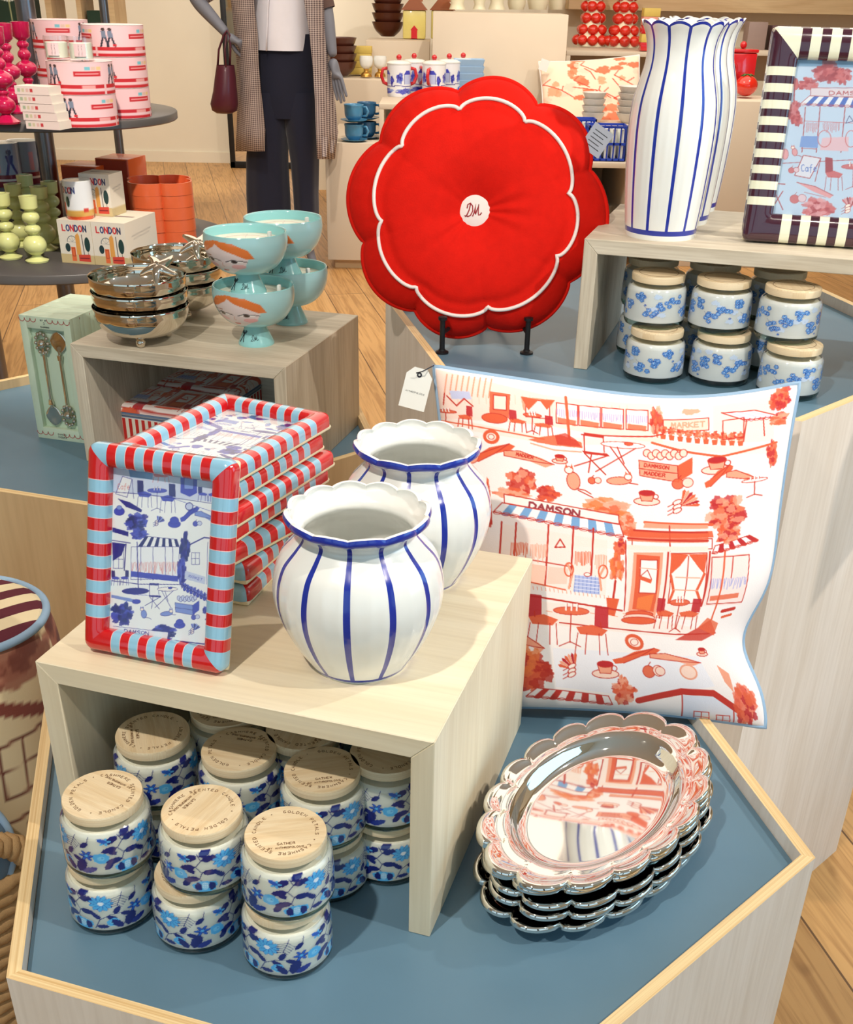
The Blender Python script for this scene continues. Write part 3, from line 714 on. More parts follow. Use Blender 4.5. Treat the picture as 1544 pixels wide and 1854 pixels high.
# ------------------------------------------------------------------ cafe print motifs (drawn in the units of whoever calls)
class Pal:
    def __init__(s, dk, md, lt, ws, acc, acc2): s.dk, s.md, s.lt, s.ws, s.acc, s.acc2 = dk, md, lt, ws, acc, acc2
REDP = Pal((196, 44, 30), (226, 92, 54), (240, 160, 130), (250, 214, 198), (120, 166, 214), (186, 28, 36))
BLUP = Pal((36, 26, 140), (64, 70, 190), (130, 150, 220), (206, 212, 240), (220, 110, 110), (28, 26, 110))
PINP = Pal((176, 62, 70), (206, 104, 108), (226, 160, 168), (226, 200, 214), (92, 128, 200), (160, 50, 60))
def chair(c, x, y, w, h, p, face=1):
    """seat-and-back cafe chair in the box x..x+w, y..y+h"""
    bx = x if face > 0 else x + w * .55
    c.poly([(bx, y), (bx + w * .4, y + h * .02), (bx + w * .44, y + h * .46), (bx + w * .02, y + h * .46)], p.acc2, .9)
    c.poly([(x + w * .02, y + h * .46), (x + w * .5, y + h * .40), (x + w * .98, y + h * .50), (x + w * .8, y + h * .62), (x + w * .15, y + h * .60)], p.md, .95)
    c.line([(bx + w * .2, y + h * .35), (bx + w * .22, y + h * .45)], 3, p.dk)
    for q, e in ((.08, .0), (.35, .3), (.72, .74), (.92, .98)): c.line([(x + w * q, y + h * .58), (x + w * e, y + h)], 2.2, p.dk)
def table(c, x, y, w, h, p, cloth=None):
    c.ell(x + w / 2, y + h * .12, w / 2, h * .10, p.md if cloth is None else cloth, .9, edge=p.dk)
    c.line([(x + w / 2, y + h * .2), (x + w / 2, y + h * .9)], 2.5, p.dk); c.line([(x + w * .2, y + h), (x + w / 2, y + h * .88), (x + w * .8, y + h)], 2.2, p.dk)
    for q in (.35, .5, .65): c.line([(x + w * q, y - h * .05), (x + w * q, y + h * .1)], 4, (250, 240, 236)); c.line([(x + w * q + w * .03, y - h * .06), (x + w * q + w * .03, y + h * .08)], 1.2, p.dk)
def bistro(c, x, y, w, h, p):
    c.poly([(x + w * .13, y), (x + w * .42, y + h * .02), (x + w * .41, y + h * .10), (x + w * .13, y + h * .08)], p.dk); c.line([(x + w * .13, y + h * .05), (x + w * .14, y + h * .45)], 3, p.dk); c.line([(x + w * .4, y + h * .08), (x + w * .42, y + h * .45)], 2.4, p.dk)
    c.poly([(x + w * .1, y + h * .46), (x + w * .46, y + h * .48), (x + w * .5, y + h * .55), (x + w * .14, y + h * .53)], p.dk)
    for a, b in (((.14, .52), (.44, 1)), ((.46, .54), (0, .86)), ((.24, .52), (.2, .98))): c.line([(x + w * a[0], y + h * a[1]), (x + w * b[0], y + h * b[1])], 2.8, p.dk)
    c.ell(x + w * .68, y + h * .24, w * .31, h * .08, (252, 244, 240), edge=p.dk); c.ell(x + w * .76, y + h * .2, w * .06, h * .04, p.md, edge=p.dk)
    for a, b in (((.5, .3), (.8, .98)), ((.86, .3), (.3, .95)), ((.6, .3), (.7, .7))): c.line([(x + w * a[0], y + h * a[1]), (x + w * b[0], y + h * b[1])], 2.6, p.dk)
def cup(c, x, y, w, p):
    c.ell(x, y + w * .22, w * .5, w * .17, p.ws, edge=p.dk, ew=2); c.poly([(x - w * .3, y - w * .15), (x + w * .3, y - w * .15), (x + w * .2, y + w * .2), (x - w * .2, y + w * .2)], p.lt); c.ell(x, y - w * .15, w * .3, w * .12, p.acc2, edge=p.dk, ew=2)
    c.ell(x + w * .34, y, w * .1, w * .1, None, edge=p.dk, ew=2); c.line([(x - w * .3, y - w * .15), (x - w * .2, y + w * .2), (x + w * .2, y + w * .2), (x + w * .3, y - w * .15)], 1.8, p.dk)
def cat(c, x, y, w, p, lying=False):
    if lying:
        c.ell(x, y, w * .5, w * .18, p.lt, edge=p.dk, ew=1.8, rot=-.1); c.ell(x + w * .36, y - w * .2, w * .15, w * .14, (252, 236, 226), edge=p.dk, ew=1.8)
        for s_ in (-.1, .1): c.poly([(x + w * (.36 + s_ * .3), y - w * .32), (x + w * (.36 + s_), y - w * .46), (x + w * (.36 + s_ * 1.3), y - w * .28)], p.md)
        c.line([(x + w * .4, y + w * .08), (x + w * .75, y + w * .12)], 2.4, p.dk)
    else:
        c.ell(x, y, w * .28, w * .42, p.lt, edge=p.dk, ew=1.8, rot=-.15); c.ell(x - w * .2, y - w * .5, w * .18, w * .17, (252, 236, 226), edge=p.dk, ew=1.8)
        for s_ in (-.12, .12): c.poly([(x - w * .2 + w * s_ * .4, y - w * .6), (x - w * .2 + w * s_, y - w * .82), (x - w * .2 + w * s_ * 1.5, y - w * .58)], p.md)
        c.line([(x + w * .15, y + w * .35), (x + w * .5, y + w * .4), (x + w * .75, y + w * .55)], 2.4, p.dk)
def banner(c, x, y, w, h, p):
    c.poly([(x, y + h * .75), (x + w * .12, y + h * .6), (x + w * .25, y + h * .25), (x + w * .48, y), (x + w * .55, y + h * .1), (x + w * .5, y + h * .3), (x + w * .3, y + h * .55), (x + w * .12, y + h * .95), (x + w * .03, y + h)], p.md)
    c.poly([(x + w * .42, y + h * .35), (x + w * .6, y + h * .3), (x + w * .85, y + h * .55), (x + w, y + h * .8), (x + w * .9, y + h * .98), (x + w * .7, y + h * .72), (x + w * .42, y + h * .58)], p.lt)
    c.line([(x + w * .12, y + h * .6), (x + w * .48, y), (x + w * .3, y + h * .55), (x + w * .12, y + h * .95)], 1.8, p.dk); c.line([(x + w * .42, y + h * .35), (x + w * .6, y + h * .3), (x + w, y + h * .8), (x + w * .7, y + h * .72), (x + w * .42, y + h * .58), (x + w * .42, y + h * .35)], 1.8, p.dk)
def radish(c, x, y, s_, p, a=0.7):
    for i in range(7): t = a + (i - 3) * .22; c.poly([(x, y), (x + s_ * cos(t) - s_ * .1 * sin(t), y - s_ * sin(t) - s_ * .1 * cos(t)), (x + s_ * 1.15 * cos(t), y - s_ * 1.15 * sin(t)), (x + s_ * cos(t) + s_ * .1 * sin(t), y - s_ * sin(t) + s_ * .1 * cos(t))], (p.md, p.acc2, p.lt)[i % 3])
    for q in (-.25, .05, .3): c.ell(x - s_ * .2, y + s_ * q, s_ * .28, s_ * .15, (252, 236, 228), edge=p.dk, ew=2, rot=-.5); c.line([(x - s_ * .4, y + s_ * (q + .1)), (x - s_ * .75, y + s_ * (q + .3))], 2, p.dk)
def crate(c, x, y, w, h, p, words=None):
    for i in range(9): c.ell(x + w * (.15 + .085 * i), y + h * (.12 + .08 * (i % 2)), w * .07, h * .12, p.ws, edge=p.dk, ew=1.8)
    c.poly([(x, y + h * .35), (x + w * .72, y + h * .5), (x + w * .74, y + h), (x + w * .02, y + h * .82)], p.lt); c.poly([(x + w * .72, y + h * .5), (x + w, y + h * .25), (x + w, y + h * .75), (x + w * .74, y + h)], p.md)
    c.line([(x, y + h * .35), (x + w * .72, y + h * .5), (x + w * .74, y + h), (x + w * .02, y + h * .82), (x, y + h * .35)], 2, p.dk); c.line([(x, y + h * .6), (x + w * .73, y + h * .74)], 2, p.dk)
    if words: c.text(words[0], x + w * .1, y + h * .54, h * .10, 2, p.dk, ang=.12); c.text(words[1], x + w * .1, y + h * .78, h * .10, 2, p.dk, ang=.12)
def fruit(c, x, y, r, p):
    c.ell(x, y, r, r, p.md, .9, edge=p.dk, ew=1.6); c.ell(x + r * 1.6, y - r * .2, r * .9, r * .9, p.ws, edge=p.dk, ew=1.6); c.line([(x, y - r), (x + r * .5, y - r * 1.6)], 2, p.dk)
def awning(c, x0, y0, x1, y1, x2, y2, x3, y3, n, ca, cb, edge):
    """top-left, top-right, bottom-right, bottom-left"""
    L = lambda ax, ay, bx, by, t: (ax + (bx - ax) * t, ay + (by - ay) * t)
    for i in range(n):
        c.poly([L(x0, y0, x1, y1, i / n), L(x0, y0, x1, y1, (i + 1) / n), L(x3, y3, x2, y2, (i + 1) / n), L(x3, y3, x2, y2, i / n)], ca if i % 2 == 0 else cb)
        m_ = L(x3, y3, x2, y2, (i + .5) / n); c.ell(m_[0], m_[1], abs(x2 - x3) / n * .5, abs(y3 - y0) * .16, ca if i % 2 == 0 else cb, edge=edge, ew=1.2)
    c.line([(x0, y0), (x1, y1), (x2, y2), (x3, y3), (x0, y0)], 2.2, edge)
def curtain(c, x, y, w, h, p, col, n=14):
    r = np.random.RandomState(int(x + y) % 999)
    for i in range(n): xx = x + w * (i + .5) / n; c.line([(xx, y + h * .1 * r.rand()), (xx + w * .02 * r.randn(), y + h * (.6 + .4 * r.rand()))], 2.2, col, .75)
def rect(c, x0, y0, x1, y1, p, fill=None, w=2.2):
    P = [(x0, y0), (x1, y0), (x1, y1), (x0, y1)]
    if fill: c.poly(P, fill)
    c.line(P + P[:1], w, p.dk)
def homography(src):
    """photo corner list TL, TR, BR, BL -> function to unit square"""
    dst = [(0, 0), (1, 0), (1, 1), (0, 1)]; A_ = []; b_ = []
    for (x, y), (u, v_) in zip(src, dst):
        A_ += [[x, y, 1, 0, 0, 0, -u * x, -u * y], [0, 0, 0, x, y, 1, -v_ * x, -v_ * y]]; b_ += [u, v_]
    h = np.linalg.solve(np.array(A_, float), np.array(b_, float))
    return lambda x, y: ((h[0] * x + h[1] * y + h[2]) / (h[6] * x + h[7] * y + 1), (h[3] * x + h[4] * y + h[5]) / (h[6] * x + h[7] * y + 1))

def cafe_cushion_art():
    Hm = homography([(782, 655), (1452, 690), (1388, 1318), (846, 1296)])
    c = Canvas(1150, 1150, (247, 238, 236)); p = REDP; c.lw = 1.55
    a = lambda x, y: Hm(720 + x / 2.0316, 640 + y / 2.0316); b = lambda x, y: Hm(860 + x / 2.757, 960 + y / 2.757)
    c.T = a
    # upper street
    c.poly([(130, 250), (560, 300), (960, 270), (1400, 350), (1380, 380), (960, 300), (560, 330), (130, 290)], (250, 222, 208), .6); c.poly([(1180, 130), (1400, 130), (1400, 330), (1180, 300)], (250, 220, 206), .7); c.poly([(420, 600), (860, 650), (850, 740), (400, 740)], (248, 230, 222), .6)
    for i in range(30): c.line([(140 + i * 28, 120 + (i * 37) % 40), (142 + i * 28, 160 + (i * 37) % 40)], 2, p.lt, .7)
    c.poly([(130, 40), (560, 110), (960, 110), (1000, 290), (560, 250), (130, 260)], p.ws, .7)
    for i in range(9): c.line([(180 + 22 * i, 60), (170 + 22 * i, 150)], 3, p.lt)
    c.poly([(350, 120), (430, 125), (425, 235), (350, 225)], p.md, .9); rect(c, 365, 135, 415, 200, p, (250, 226, 210)); c.ell(370, 240, 50, 22, p.md, edge=p.dk)
    c.poly([(470, 130), (600, 130), (580, 170), (545, 225), (480, 190)], p.lt); rect(c, 490, 140, 580, 220, p, (252, 232, 222)); c.poly([(470, 130), (540, 135), (500, 190)], p.md); c.poly([(600, 130), (540, 135), (570, 180)], p.md)
    for x0 in (605, 690, 775, 865):
        rect(c, x0, 142, x0 + 80, 235, p, (252, 236, 228)); curtain(c, x0, 168, 80, 40, p, (170, 150, 210), 10); c.poly([(x0 + 5, 208), (x0 + 75, 215), (x0 + 72, 240), (x0 + 5, 232)], p.md, .8)
    c.tree(975, 190, 26, 72, (p.md, p.dk, p.lt), seed=5); c.poly([(1000, 185), (1165, 190), (1160, 240), (1000, 235)], p.ws); rect(c, 1000, 185, 1165, 240, p); c.text('MARKET', 1030, 222, 22, 3, p.lt); c.blob(1100, 150, 34, 14, p.lt)
    for i in range(10):
        x = 1000 + i * 31; y = 250 + i * 6; c.tree(x, y - 18, 18, 22, (p.dk, p.md, p.lt), n=8, seed=i); c.poly([(x - 11, y), (x + 11, y + 2), (x + 8, y + 24), (x - 8, y + 22)], p.md); 
    awning(c, 1210, 168, 1330, 180, 1420, 228, 1290, 215, 7, (250, 240, 244), (226, 206, 226), p.dk); c.line([(1300, 220), (1290, 310)], 2.5, p.dk); c.line([(1360, 225), (1365, 300)], 2.5, p.dk); rect(c, 1215, 205, 1290, 290, p)
    c.tree(1420, 150, 42, 60, (p.acc2, p.md, p.dk), seed=8); c.tree(1420, 240, 40, 34, (p.acc2, p.md, p.lt), seed=18); c.tree(1395, 380, 22, 60, (p.acc2, p.md), seed=28)
    c.poly([(190, 135), (270, 130), (280, 165), (200, 172)], (196, 200, 230)); c.line([(170, 150), (165, 200)], 3, p.dk); c.line([(180, 160), (220, 200), (250, 165), (285, 195)], 3, p.dk)
    table(c, 130, 220, 90, 70, p); chair(c, 225, 195, 60, 100, p, -1); c.line([(640, 110), (655, 300)], 6, p.md)
    chair(c, 425, 195, 70, 95, p); table(c, 480, 200, 70, 90, p); chair(c, 520, 205, 75, 90, p, -1)
    c.line([(130, 270), (270, 280), (560, 312)], 3, p.md); c.line([(700, 275), (960, 262), (1000, 250)], 3, p.dk)
    c.poly([(500, 320), (560, 300), (620, 285), (700, 310), (705, 335), (600, 335), (540, 330)], p.md, .85); c.poly([(600, 290), (640, 275), (680, 300), (700, 330), (610, 330)], p.dk, .7); c.line([(510, 335), (600, 355), (700, 352)], 3, p.lt)
    c.line([(960, 290), (1080, 330), (1210, 362), (1410, 338)], 5, p.md)
    bistro(c, 675, 265, 262, 175, p)
    c.ell(358, 322, 26, 24, (252, 230, 220), edge=p.md, ew=7); c.ell(358, 322, 12, 11, None, edge=p.dk); banner(c, 270, 345, 330, 90, p); c.text('MADDER', 455, 392, 12, 2, p.dk, ang=.15)
    cup(c, 620, 388, 58, p); crate(c, 912, 320, 195, 140, p, ('DAMMSON', 'MADDER')); cup(c, 1195, 392, 112, p); banner(c, 1150, 400, 190, 90, p)
    cat(c, 672, 478, 88, p); c.line([(690, 515), (745, 540)], 2.5, p.dk); cat(c, 840, 462, 92, p, True); fruit(c, 740, 470, 14, p); fruit(c, 1055, 468, 22, p)
    c.ell(280, 410, 30, 30, p.lt, edge=p.dk); c.tree(270, 400, 26, 30, (p.md, p.lt), seed=3)
    cup(c, 942, 522, 95, p); radish(c, 1065, 560, 62, p)
    c.tree(480, 500, 60, 62, (p.md, p.dk, p.lt), seed=21); c.tree(440, 555, 70, 32, (p.md, p.lt), seed=23); c.tree(575, 540, 50, 36, (p.md, p.dk), seed=22)
    c.tree(790, 585, 100, 52, (p.md, p.lt, (236, 120, 60)), seed=31, n=22); c.tree(870, 640, 44, 50, (p.md, p.lt), seed=32)
    c.tree(1230, 600, 78, 75, (p.acc2, p.md, p.lt), seed=41, n=26); c.line([(1215, 650), (1230, 720)], 8, p.md)
    table(c, 1285, 470, 95, 75, p, (252, 240, 236)); c.tree(345, 620, 26, 110, (p.md, p.dk, p.lt), seed=55); c.tree(345, 545, 10, 55, (p.dk, p.md), seed=56)
    # cafe front
    c.poly([(412, 555), (840, 605), (842, 640), (415, 590)], (250, 238, 232)); c.line([(412, 555), (840, 605), (842, 640), (415, 590), (412, 555)], 2.4, p.dk)
    c.text('DAMSON', 508, 604, 24, 4.5, (150, 50, 60), wid=1.05, gap=.3, ang=.1)
    awning(c, 405, 590, 845, 642, 860, 690, 372, 628, 15, (250, 244, 244), p.acc, p.dk)
    c.line([(935, 628), (1180, 640)], 6, p.md)
    c.poly([(885, 660), (1180, 665), (1185, 690), (880, 688)], p.md, .9); c.poly([(935, 630), (1165, 640), (1165, 655), (930, 650)], p.lt); rect(c, 890, 695, 1180, 735, p); c.line([(1025, 640), (1028, 740)], 3, p.dk)
    # lower half, second drawing sheet
    c.T = b
    c.poly([(165, 30), (700, 80), (700, 370), (165, 320)], (250, 226, 214), .55); c.poly([(800, 120), (1200, 120), (1190, 480), (800, 470)], (250, 222, 210), .55); c.poly([(1200, 150), (1400, 150), (1400, 410), (1200, 410)], (250, 216, 208), .6)
    c.poly([(180, 400), (780, 440), (1280, 540), (1200, 575), (480, 530), (180, 520)], (250, 224, 212), .5); c.poly([(1070, 850), (1230, 850), (1330, 930), (1310, 1010), (1065, 1005)], (216, 222, 240), .8); c.poly([(450, 640), (1200, 660), (1240, 800), (860, 870), (470, 830)], (232, 232, 244), .6)  # blue house wash puts the bluish light at the cushion bottom into the print
    for i in range(16): c.line([(300 + i * 55, 452 + i * 4 % 17), (330 + i * 55, 456 + i * 4 % 17)], 1.6, p.lt)
    for i in range(26): c.line([(190 + i * 21, 330 + i * 1.5), (193 + i * 21, 345 + i * 1.5)], 1.6, p.lt)
    for x in (165, 240, 405, 530, 630): c.line([(x, 20), (x - 8, 330)], 4, p.dk)
    c.line([(170, 190), (520, 230)], 2.5, p.dk); curtain(c, 215, 120, 90, 80, p, p.md, 12); curtain(c, 315, 120, 90, 100, p, p.lt, 12); curtain(c, 540, 145, 80, 80, p, p.md, 11); curtain(c, 640, 155, 60, 80, p, p.lt, 8)
    c.poly([(300, 225), (400, 235), (392, 330), (300, 320)], (250, 200, 180)); c.poly([(410, 235), (510, 240), (505, 320), (405, 325)], (250, 210, 195)); c.line([(200, 300), (500, 350)], 3, p.md)
    c.line([(465, 90), (440, 135), (490, 130), (465, 90)], 3, p.dk)
    for (x, y, w) in ((205, 215, 90), (545, 270, 120)):
        c.poly([(x, y), (x + w, y + 8), (x + w * 1.05, y + 95), (x - w * .05, y + 85)], (176, 186, 230))
        for i in range(7): c.line([(x + w * i / 6, y), (x + w * i / 6, y + 88)], 1.6, (120, 140, 210))
        for i in range(5): c.line([(x, y + 18 * i), (x + w, y + 18 * i + 6)], 1.4, (236, 236, 250))
        c.ell(x + w * .5, y - 5, 16, 10, (250, 236, 230), edge=p.dk)
    for x, s_ in ((300, 1), (505, -1), (690, 1)): c.line([(x, 215), (x - 25 * s_, 270), (x - 12 * s_, 340)], 5, p.lt); c.ell(x - 8 * s_, 245, 22, 34, None, edge=p.md, ew=3)
    c.tree(762, 110, 36, 50, (p.acc2, p.md), seed=61); c.tree(750, 215, 42, 90, ((236, 120, 60), p.md, p.lt), seed=62, n=22); c.line([(745, 290), (740, 380)], 5, p.dk); c.poly([(705, 378), (770, 380), (755, 470), (720, 465)], p.md)
    # corner house
    c.poly([(800, 20), (1200, 25), (1195, 80), (800, 75)], p.md, .75); c.line([(830, 15), (1190, 25)], 4, p.dk); c.line([(800, 60), (1195, 72)], 4, p.dk); c.line([(790, 75), (800, 440)], 3, p.dk); c.poly([(795, 95), (1195, 100), (1195, 125), (795, 120)], (250, 226, 214))
    c.poly([(830, 135), (975, 130), (960, 490), (820, 440)], p.lt); c.poly([(845, 145), (960, 150), (950, 440), (840, 430)], p.md); rect(c, 865, 172, 948, 345, p, (250, 240, 236)); c.poly([(862, 370), (940, 350), (930, 435), (860, 425)], (236, 120, 60))
    c.poly([(865, 255), (925, 275), (920, 295), (862, 275)], p.md); c.line([(870, 255), (900, 225), (922, 272)], 2, p.dk); c.line([(862, 215), (948, 220)], 2, p.lt)
    for k in range(3): c.ell(880, 455 + 16 * k, 70 + 10 * k, 18, (248, 206, 190) if k % 2 else p.md, edge=p.dk)
    rect(c, 1015, 135, 1190, 395, p, (250, 240, 236)); c.poly([(1015, 135), (1100, 140), (1060, 200), (1010, 250)], p.md); c.poly([(1190, 140), (1100, 140), (1150, 210), (1180, 245)], p.md); c.line([(1015, 250), (1035, 330), (1020, 390)], 6, p.md); c.line([(1180, 245), (1150, 330), (1180, 390)], 6, p.md)
    c.line([(1100, 150), (1092, 370)], 2.4, p.dk); c.line([(1040, 260), (1160, 265)], 2.4, p.lt); c.line([(1035, 325), (1155, 330)], 2.4, p.lt); c.line([(1000, 130), (985, 470)], 4, p.dk); c.line([(1205, 130), (1190, 410)], 4, p.dk)
    rect(c, 1215, 160, 1400, 400, p); curtain(c, 1215, 270, 180, 60, p, (150, 160, 220), 20); c.poly([(1225, 360), (1370, 350), (1370, 375), (1225, 385)], p.md, .8); c.line([(1280, 100), (1265, 480)], 4, p.md); c.line([(1320, 160), (1315, 270)], 2.4, p.dk)
    awning(c, 1230, 100, 1400, 60, 1445, 90, 1215, 140, 8, (250, 240, 240), p.acc2, p.dk); c.tree(1290, 40, 70, 55, (p.acc2, p.md, p.lt), seed=71)
    c.poly([(1080, 580), (1200, 520), (1260, 480), (1310, 550), (1230, 585)], p.dk, .8); c.poly([(1200, 520), (1240, 470), (1310, 500), (1300, 560)], p.md, .8); c.line([(1310, 440), (1370, 430)], 8, p.dk); c.line([(1320, 470), (1365, 460)], 6, p.md)
    # pavement furniture
    c.line([(250, 380), (480, 405), (650, 425), (790, 440)], 4, p.dk); c.line([(480, 515), (800, 535), (1080, 552), (1270, 550)], 3, p.dk)
    c.poly([(200, 345), (290, 375), (240, 510), (190, 500)], (250, 236, 230)); c.line([(200, 345), (290, 375), (232, 540)], 3.5, p.dk); c.line([(290, 375), (305, 540)], 3.5, p.dk); c.poly([(285, 385), (300, 500), (245, 500)], p.md, .8); c.text('afe', 200, 470, 40, 3.5, (120, 130, 200), wid=.5, gap=.1)
    chair(c, 320, 378, 155, 245, p); table(c, 445, 430, 180, 200, p); chair(c, 560, 420, 168, 245, p, -1)
    chair(c, 962, 368, 98, 155, p); table(c, 1025, 370, 100, 170, p); chair(c, 1080, 370, 110, 155, p, -1)
    c.ell(862, 596, 42, 30, (252, 228, 216), edge=p.md, ew=8, rot=.4); c.ell(862, 596, 20, 16, None, edge=p.dk); banner(c, 745, 622, 460, 85, p); cup(c, 1225, 635, 62, p)
    banner(c, 190, 555, 220, 110, p); c.ell(198, 640, 18, 22, p.lt, edge=p.dk)
    radish(c, 560, 745, 75, p, 2.2); cup(c, 708, 730, 130, p); fruit(c, 922, 740, 30, p); c.ell(980, 735, 24, 22, p.ws, edge=p.dk); c.ell(1125, 735, 42, 34, p.ws, edge=p.lt, ew=4)
    c.tree(330, 755, 118, 108, ((236, 120, 60), p.dk, p.md), seed=81, n=34)
    c.tree(790, 850, 62, 66, (p.dk, p.md, p.lt), seed=82, n=20); c.tree(790, 790, 22, 34, (p.md, p.lt), seed=83)
    awning(c, 380, 835, 720, 870, 740, 915, 330, 875, 11, (248, 236, 234), p.dk, p.dk); c.poly([(160, 780), (260, 810), (250, 860), (160, 850)], p.md, .8)
    c.line([(862, 888), (960, 860), (1070, 832), (1225, 834), (1335, 915)], 16, p.dk); c.line([(1070, 840), (1062, 1000)], 3, p.dk)
    rect(c, 1120, 930, 1190, 990, p); c.line([(1155, 930), (1153, 990)], 2, p.dk); c.line([(1120, 958), (1190, 960)], 2, p.dk); rect(c, 1225, 942, 1288, 1000, p); c.line([(1255, 945), (1253, 1000)], 2, p.dk); c.line([(1225, 968), (1288, 970)], 2, p.dk)
    c.tree(1370, 890, 60, 110, (p.md, (238, 110, 80), p.acc2), seed=91, n=30); c.line([(1310, 910), (1305, 1000)], 3, p.dk); c.poly([(1290, 700), (1340, 740), (1330, 830), (1300, 780)], p.lt)
    return c

def framed_art(p, corners, bg, blue=True):
    c = Canvas(460, 690, bg); c.lw = .8; Hm = homography(corners); c.T = Hm
    k = p
    c.poly([(190, 560), (745, 625), (745, 740), (190, 690)], k.ws, .8); c.poly([(270, 560), (400, 565), (400, 620), (280, 610)], (120, 160, 210)); chair(c, 400, 560, 90, 75, Pal(k.acc, k.acc, k.acc, k.ws, k.acc, k.acc))
    c.poly([(550, 590), (640, 600), (640, 690), (600, 712), (550, 690)], k.md); rect(c, 570, 600, 620, 670, k, k.lt)
    c.poly([(205, 700), (240, 605), (290, 620), (265, 718)], (248, 246, 250)); c.line([(205, 700), (240, 605), (290, 620), (265, 718), (205, 700)], 2.6, k.dk); c.line([(290, 620), (300, 725)], 2.4, k.dk); c.text('Cafe', 215, 675, 30, 2.2, k.acc, wid=.45, gap=.1)
    chair(c, 318, 625, 80, 148, k); table(c, 372, 665, 105, 125, k); chair(c, 440, 640, 85, 160, k, -1); chair(c, 645, 655, 55, 80, k); chair(c, 700, 655, 45, 85, k, -1)
    c.line([(190, 690), (340, 700), (560, 725), (745, 750)], 3, k.dk); c.line([(520, 725), (745, 800)], 2, k.md)
    c.poly([(215, 725), (280, 745), (345, 785), (340, 800), (260, 770)], k.dk); c.ell(225, 795, 28, 22, k.md, edge=k.dk); c.ell(225, 775, 14, 12, k.lt, edge=k.dk)
    c.tree(320, 855, 64, 60, (k.dk, k.md, k.acc2), seed=2, n=28); c.tree(330, 920, 50, 30, (k.dk, k.md), seed=3)
    radish(c, 430, 855, 34, k, 1.0); c.ell(518, 862, 34, 20, k.md, edge=k.dk); c.ell(518, 842, 24, 20, k.md, edge=k.dk); banner(c, 548, 765, 192, 85, k); c.ell(598, 765, 20, 20, k.ws, edge=k.dk, ew=4); fruit(c, 632, 860, 14, k)
    c.poly([(190, 880), (275, 905), (275, 930), (190, 905)], k.dk); c.line([(190, 950), (285, 965)], 4, k.dk)
    awning(c, 365, 928, 532, 945, 555, 1015, 325, 985, 11, k.acc2 if blue else k.acc, (248, 248, 252), k.dk)
    rect(c, 290, 985, 545, 1160, k, (244, 244, 250)); 
    for x in (340, 405, 470, 510): c.line([(x, 985), (x + 2, 1165)], 2.6, k.dk)
    curtain(c, 292, 1065, 245, 75, k, k.acc, 40); c.poly([(290, 1115), (540, 1145), (540, 1175), (290, 1145)], k.md)
    c.tree(575, 985, 30, 90, (k.dk, k.acc2, k.md), seed=6, n=24); c.tree(560, 1120, 30, 80, (k.dk, k.md), seed=7, n=20)
    c.line([(600, 975), (680, 935), (740, 942)], 6, k.dk); rect(c, 612, 1018, 655, 1082, k); c.line([(633, 1018), (633, 1082)], 2, k.dk); c.line([(612, 1050), (655, 1050)], 2, k.dk); c.line([(700, 960), (695, 1190)], 2, k.dk)
    c.poly([(578, 1115), (688, 1150), (685, 1190), (575, 1160)], k.ws); c.text('MARKET', 595, 1150, 14, 1.6, k.md, ang=.3)
    for i in range(8): c.tree(575 + i * 18, 1195 + i * 9, 12, 18, (k.dk, k.md), n=6, seed=i + 40); c.ell(575 + i * 18, 1215 + i * 9, 8, 10, k.md, edge=k.dk)
    c.poly([(190, 960), (260, 970), (240, 1030), (195, 1060)], k.dk); c.line([(262, 970), (255, 1110)], 6, k.dk); rect(c, 198, 1000, 250, 1100, k); c.line([(225, 1000), (225, 1100)], 2, k.dk); c.line([(198, 1050), (250, 1052)], 2, k.dk)
    chair(c, 188, 1110, 45, 80, k); chair(c, 235, 1110, 45, 80, k, -1); c.line([(320, 960), (330, 1220)], 5, k.dk); c.ell(315, 1222, 72, 18, k.dk)
    c.line([(190, 1165), (330, 1185), (560, 1190), (720, 1285)], 4, k.dk); c.line([(300, 1240), (380, 1245)], 2, k.md)
    bistro(c, 365, 1180, 175, 140, k); crate(c, 525, 1250, 130, 105, k); fruit(c, 625, 1368, 13, k); c.tree(690, 1330, 20, 22, (k.dk, k.md), seed=12)
    cat(c, 360, 1345, 52, k); cat(c, 480, 1345, 66, k, True); c.poly([(190, 1240), (310, 1265), (315, 1285), (190, 1255)], k.lt); c.ell(320, 1278, 22, 12, k.md, edge=k.dk)
    c.tree(245, 1340, 62, 66, (k.dk, k.md, k.acc2), seed=13, n=34); c.tree(460, 1450, 72, 50, (k.dk, k.acc2, k.md), seed=14, n=24); c.ell(550, 1408, 30, 18, k.md, edge=k.dk); c.ell(550, 1392, 20, 16, k.md, edge=k.dk)
    radish(c, 625, 1440, 36, k, 1.2); c.poly([(200, 1405), (490, 1445), (485, 1485), (196, 1440)], (238, 238, 246)); c.line([(200, 1405), (490, 1445), (485, 1485)], 2, k.dk); c.text('DAMSON', 258, 1440, 17, 3.2, k.dk, wid=1.0, gap=.3, ang=.13)
    awning(c, 200, 1440, 480, 1480, 480, 1500, 190, 1460, 14, k.acc, (240, 240, 248), k.dk); c.line([(520, 1490), (700, 1515)], 6, k.dk); c.line([(690, 1380), (720, 1400)], 8, k.dk)
    return c
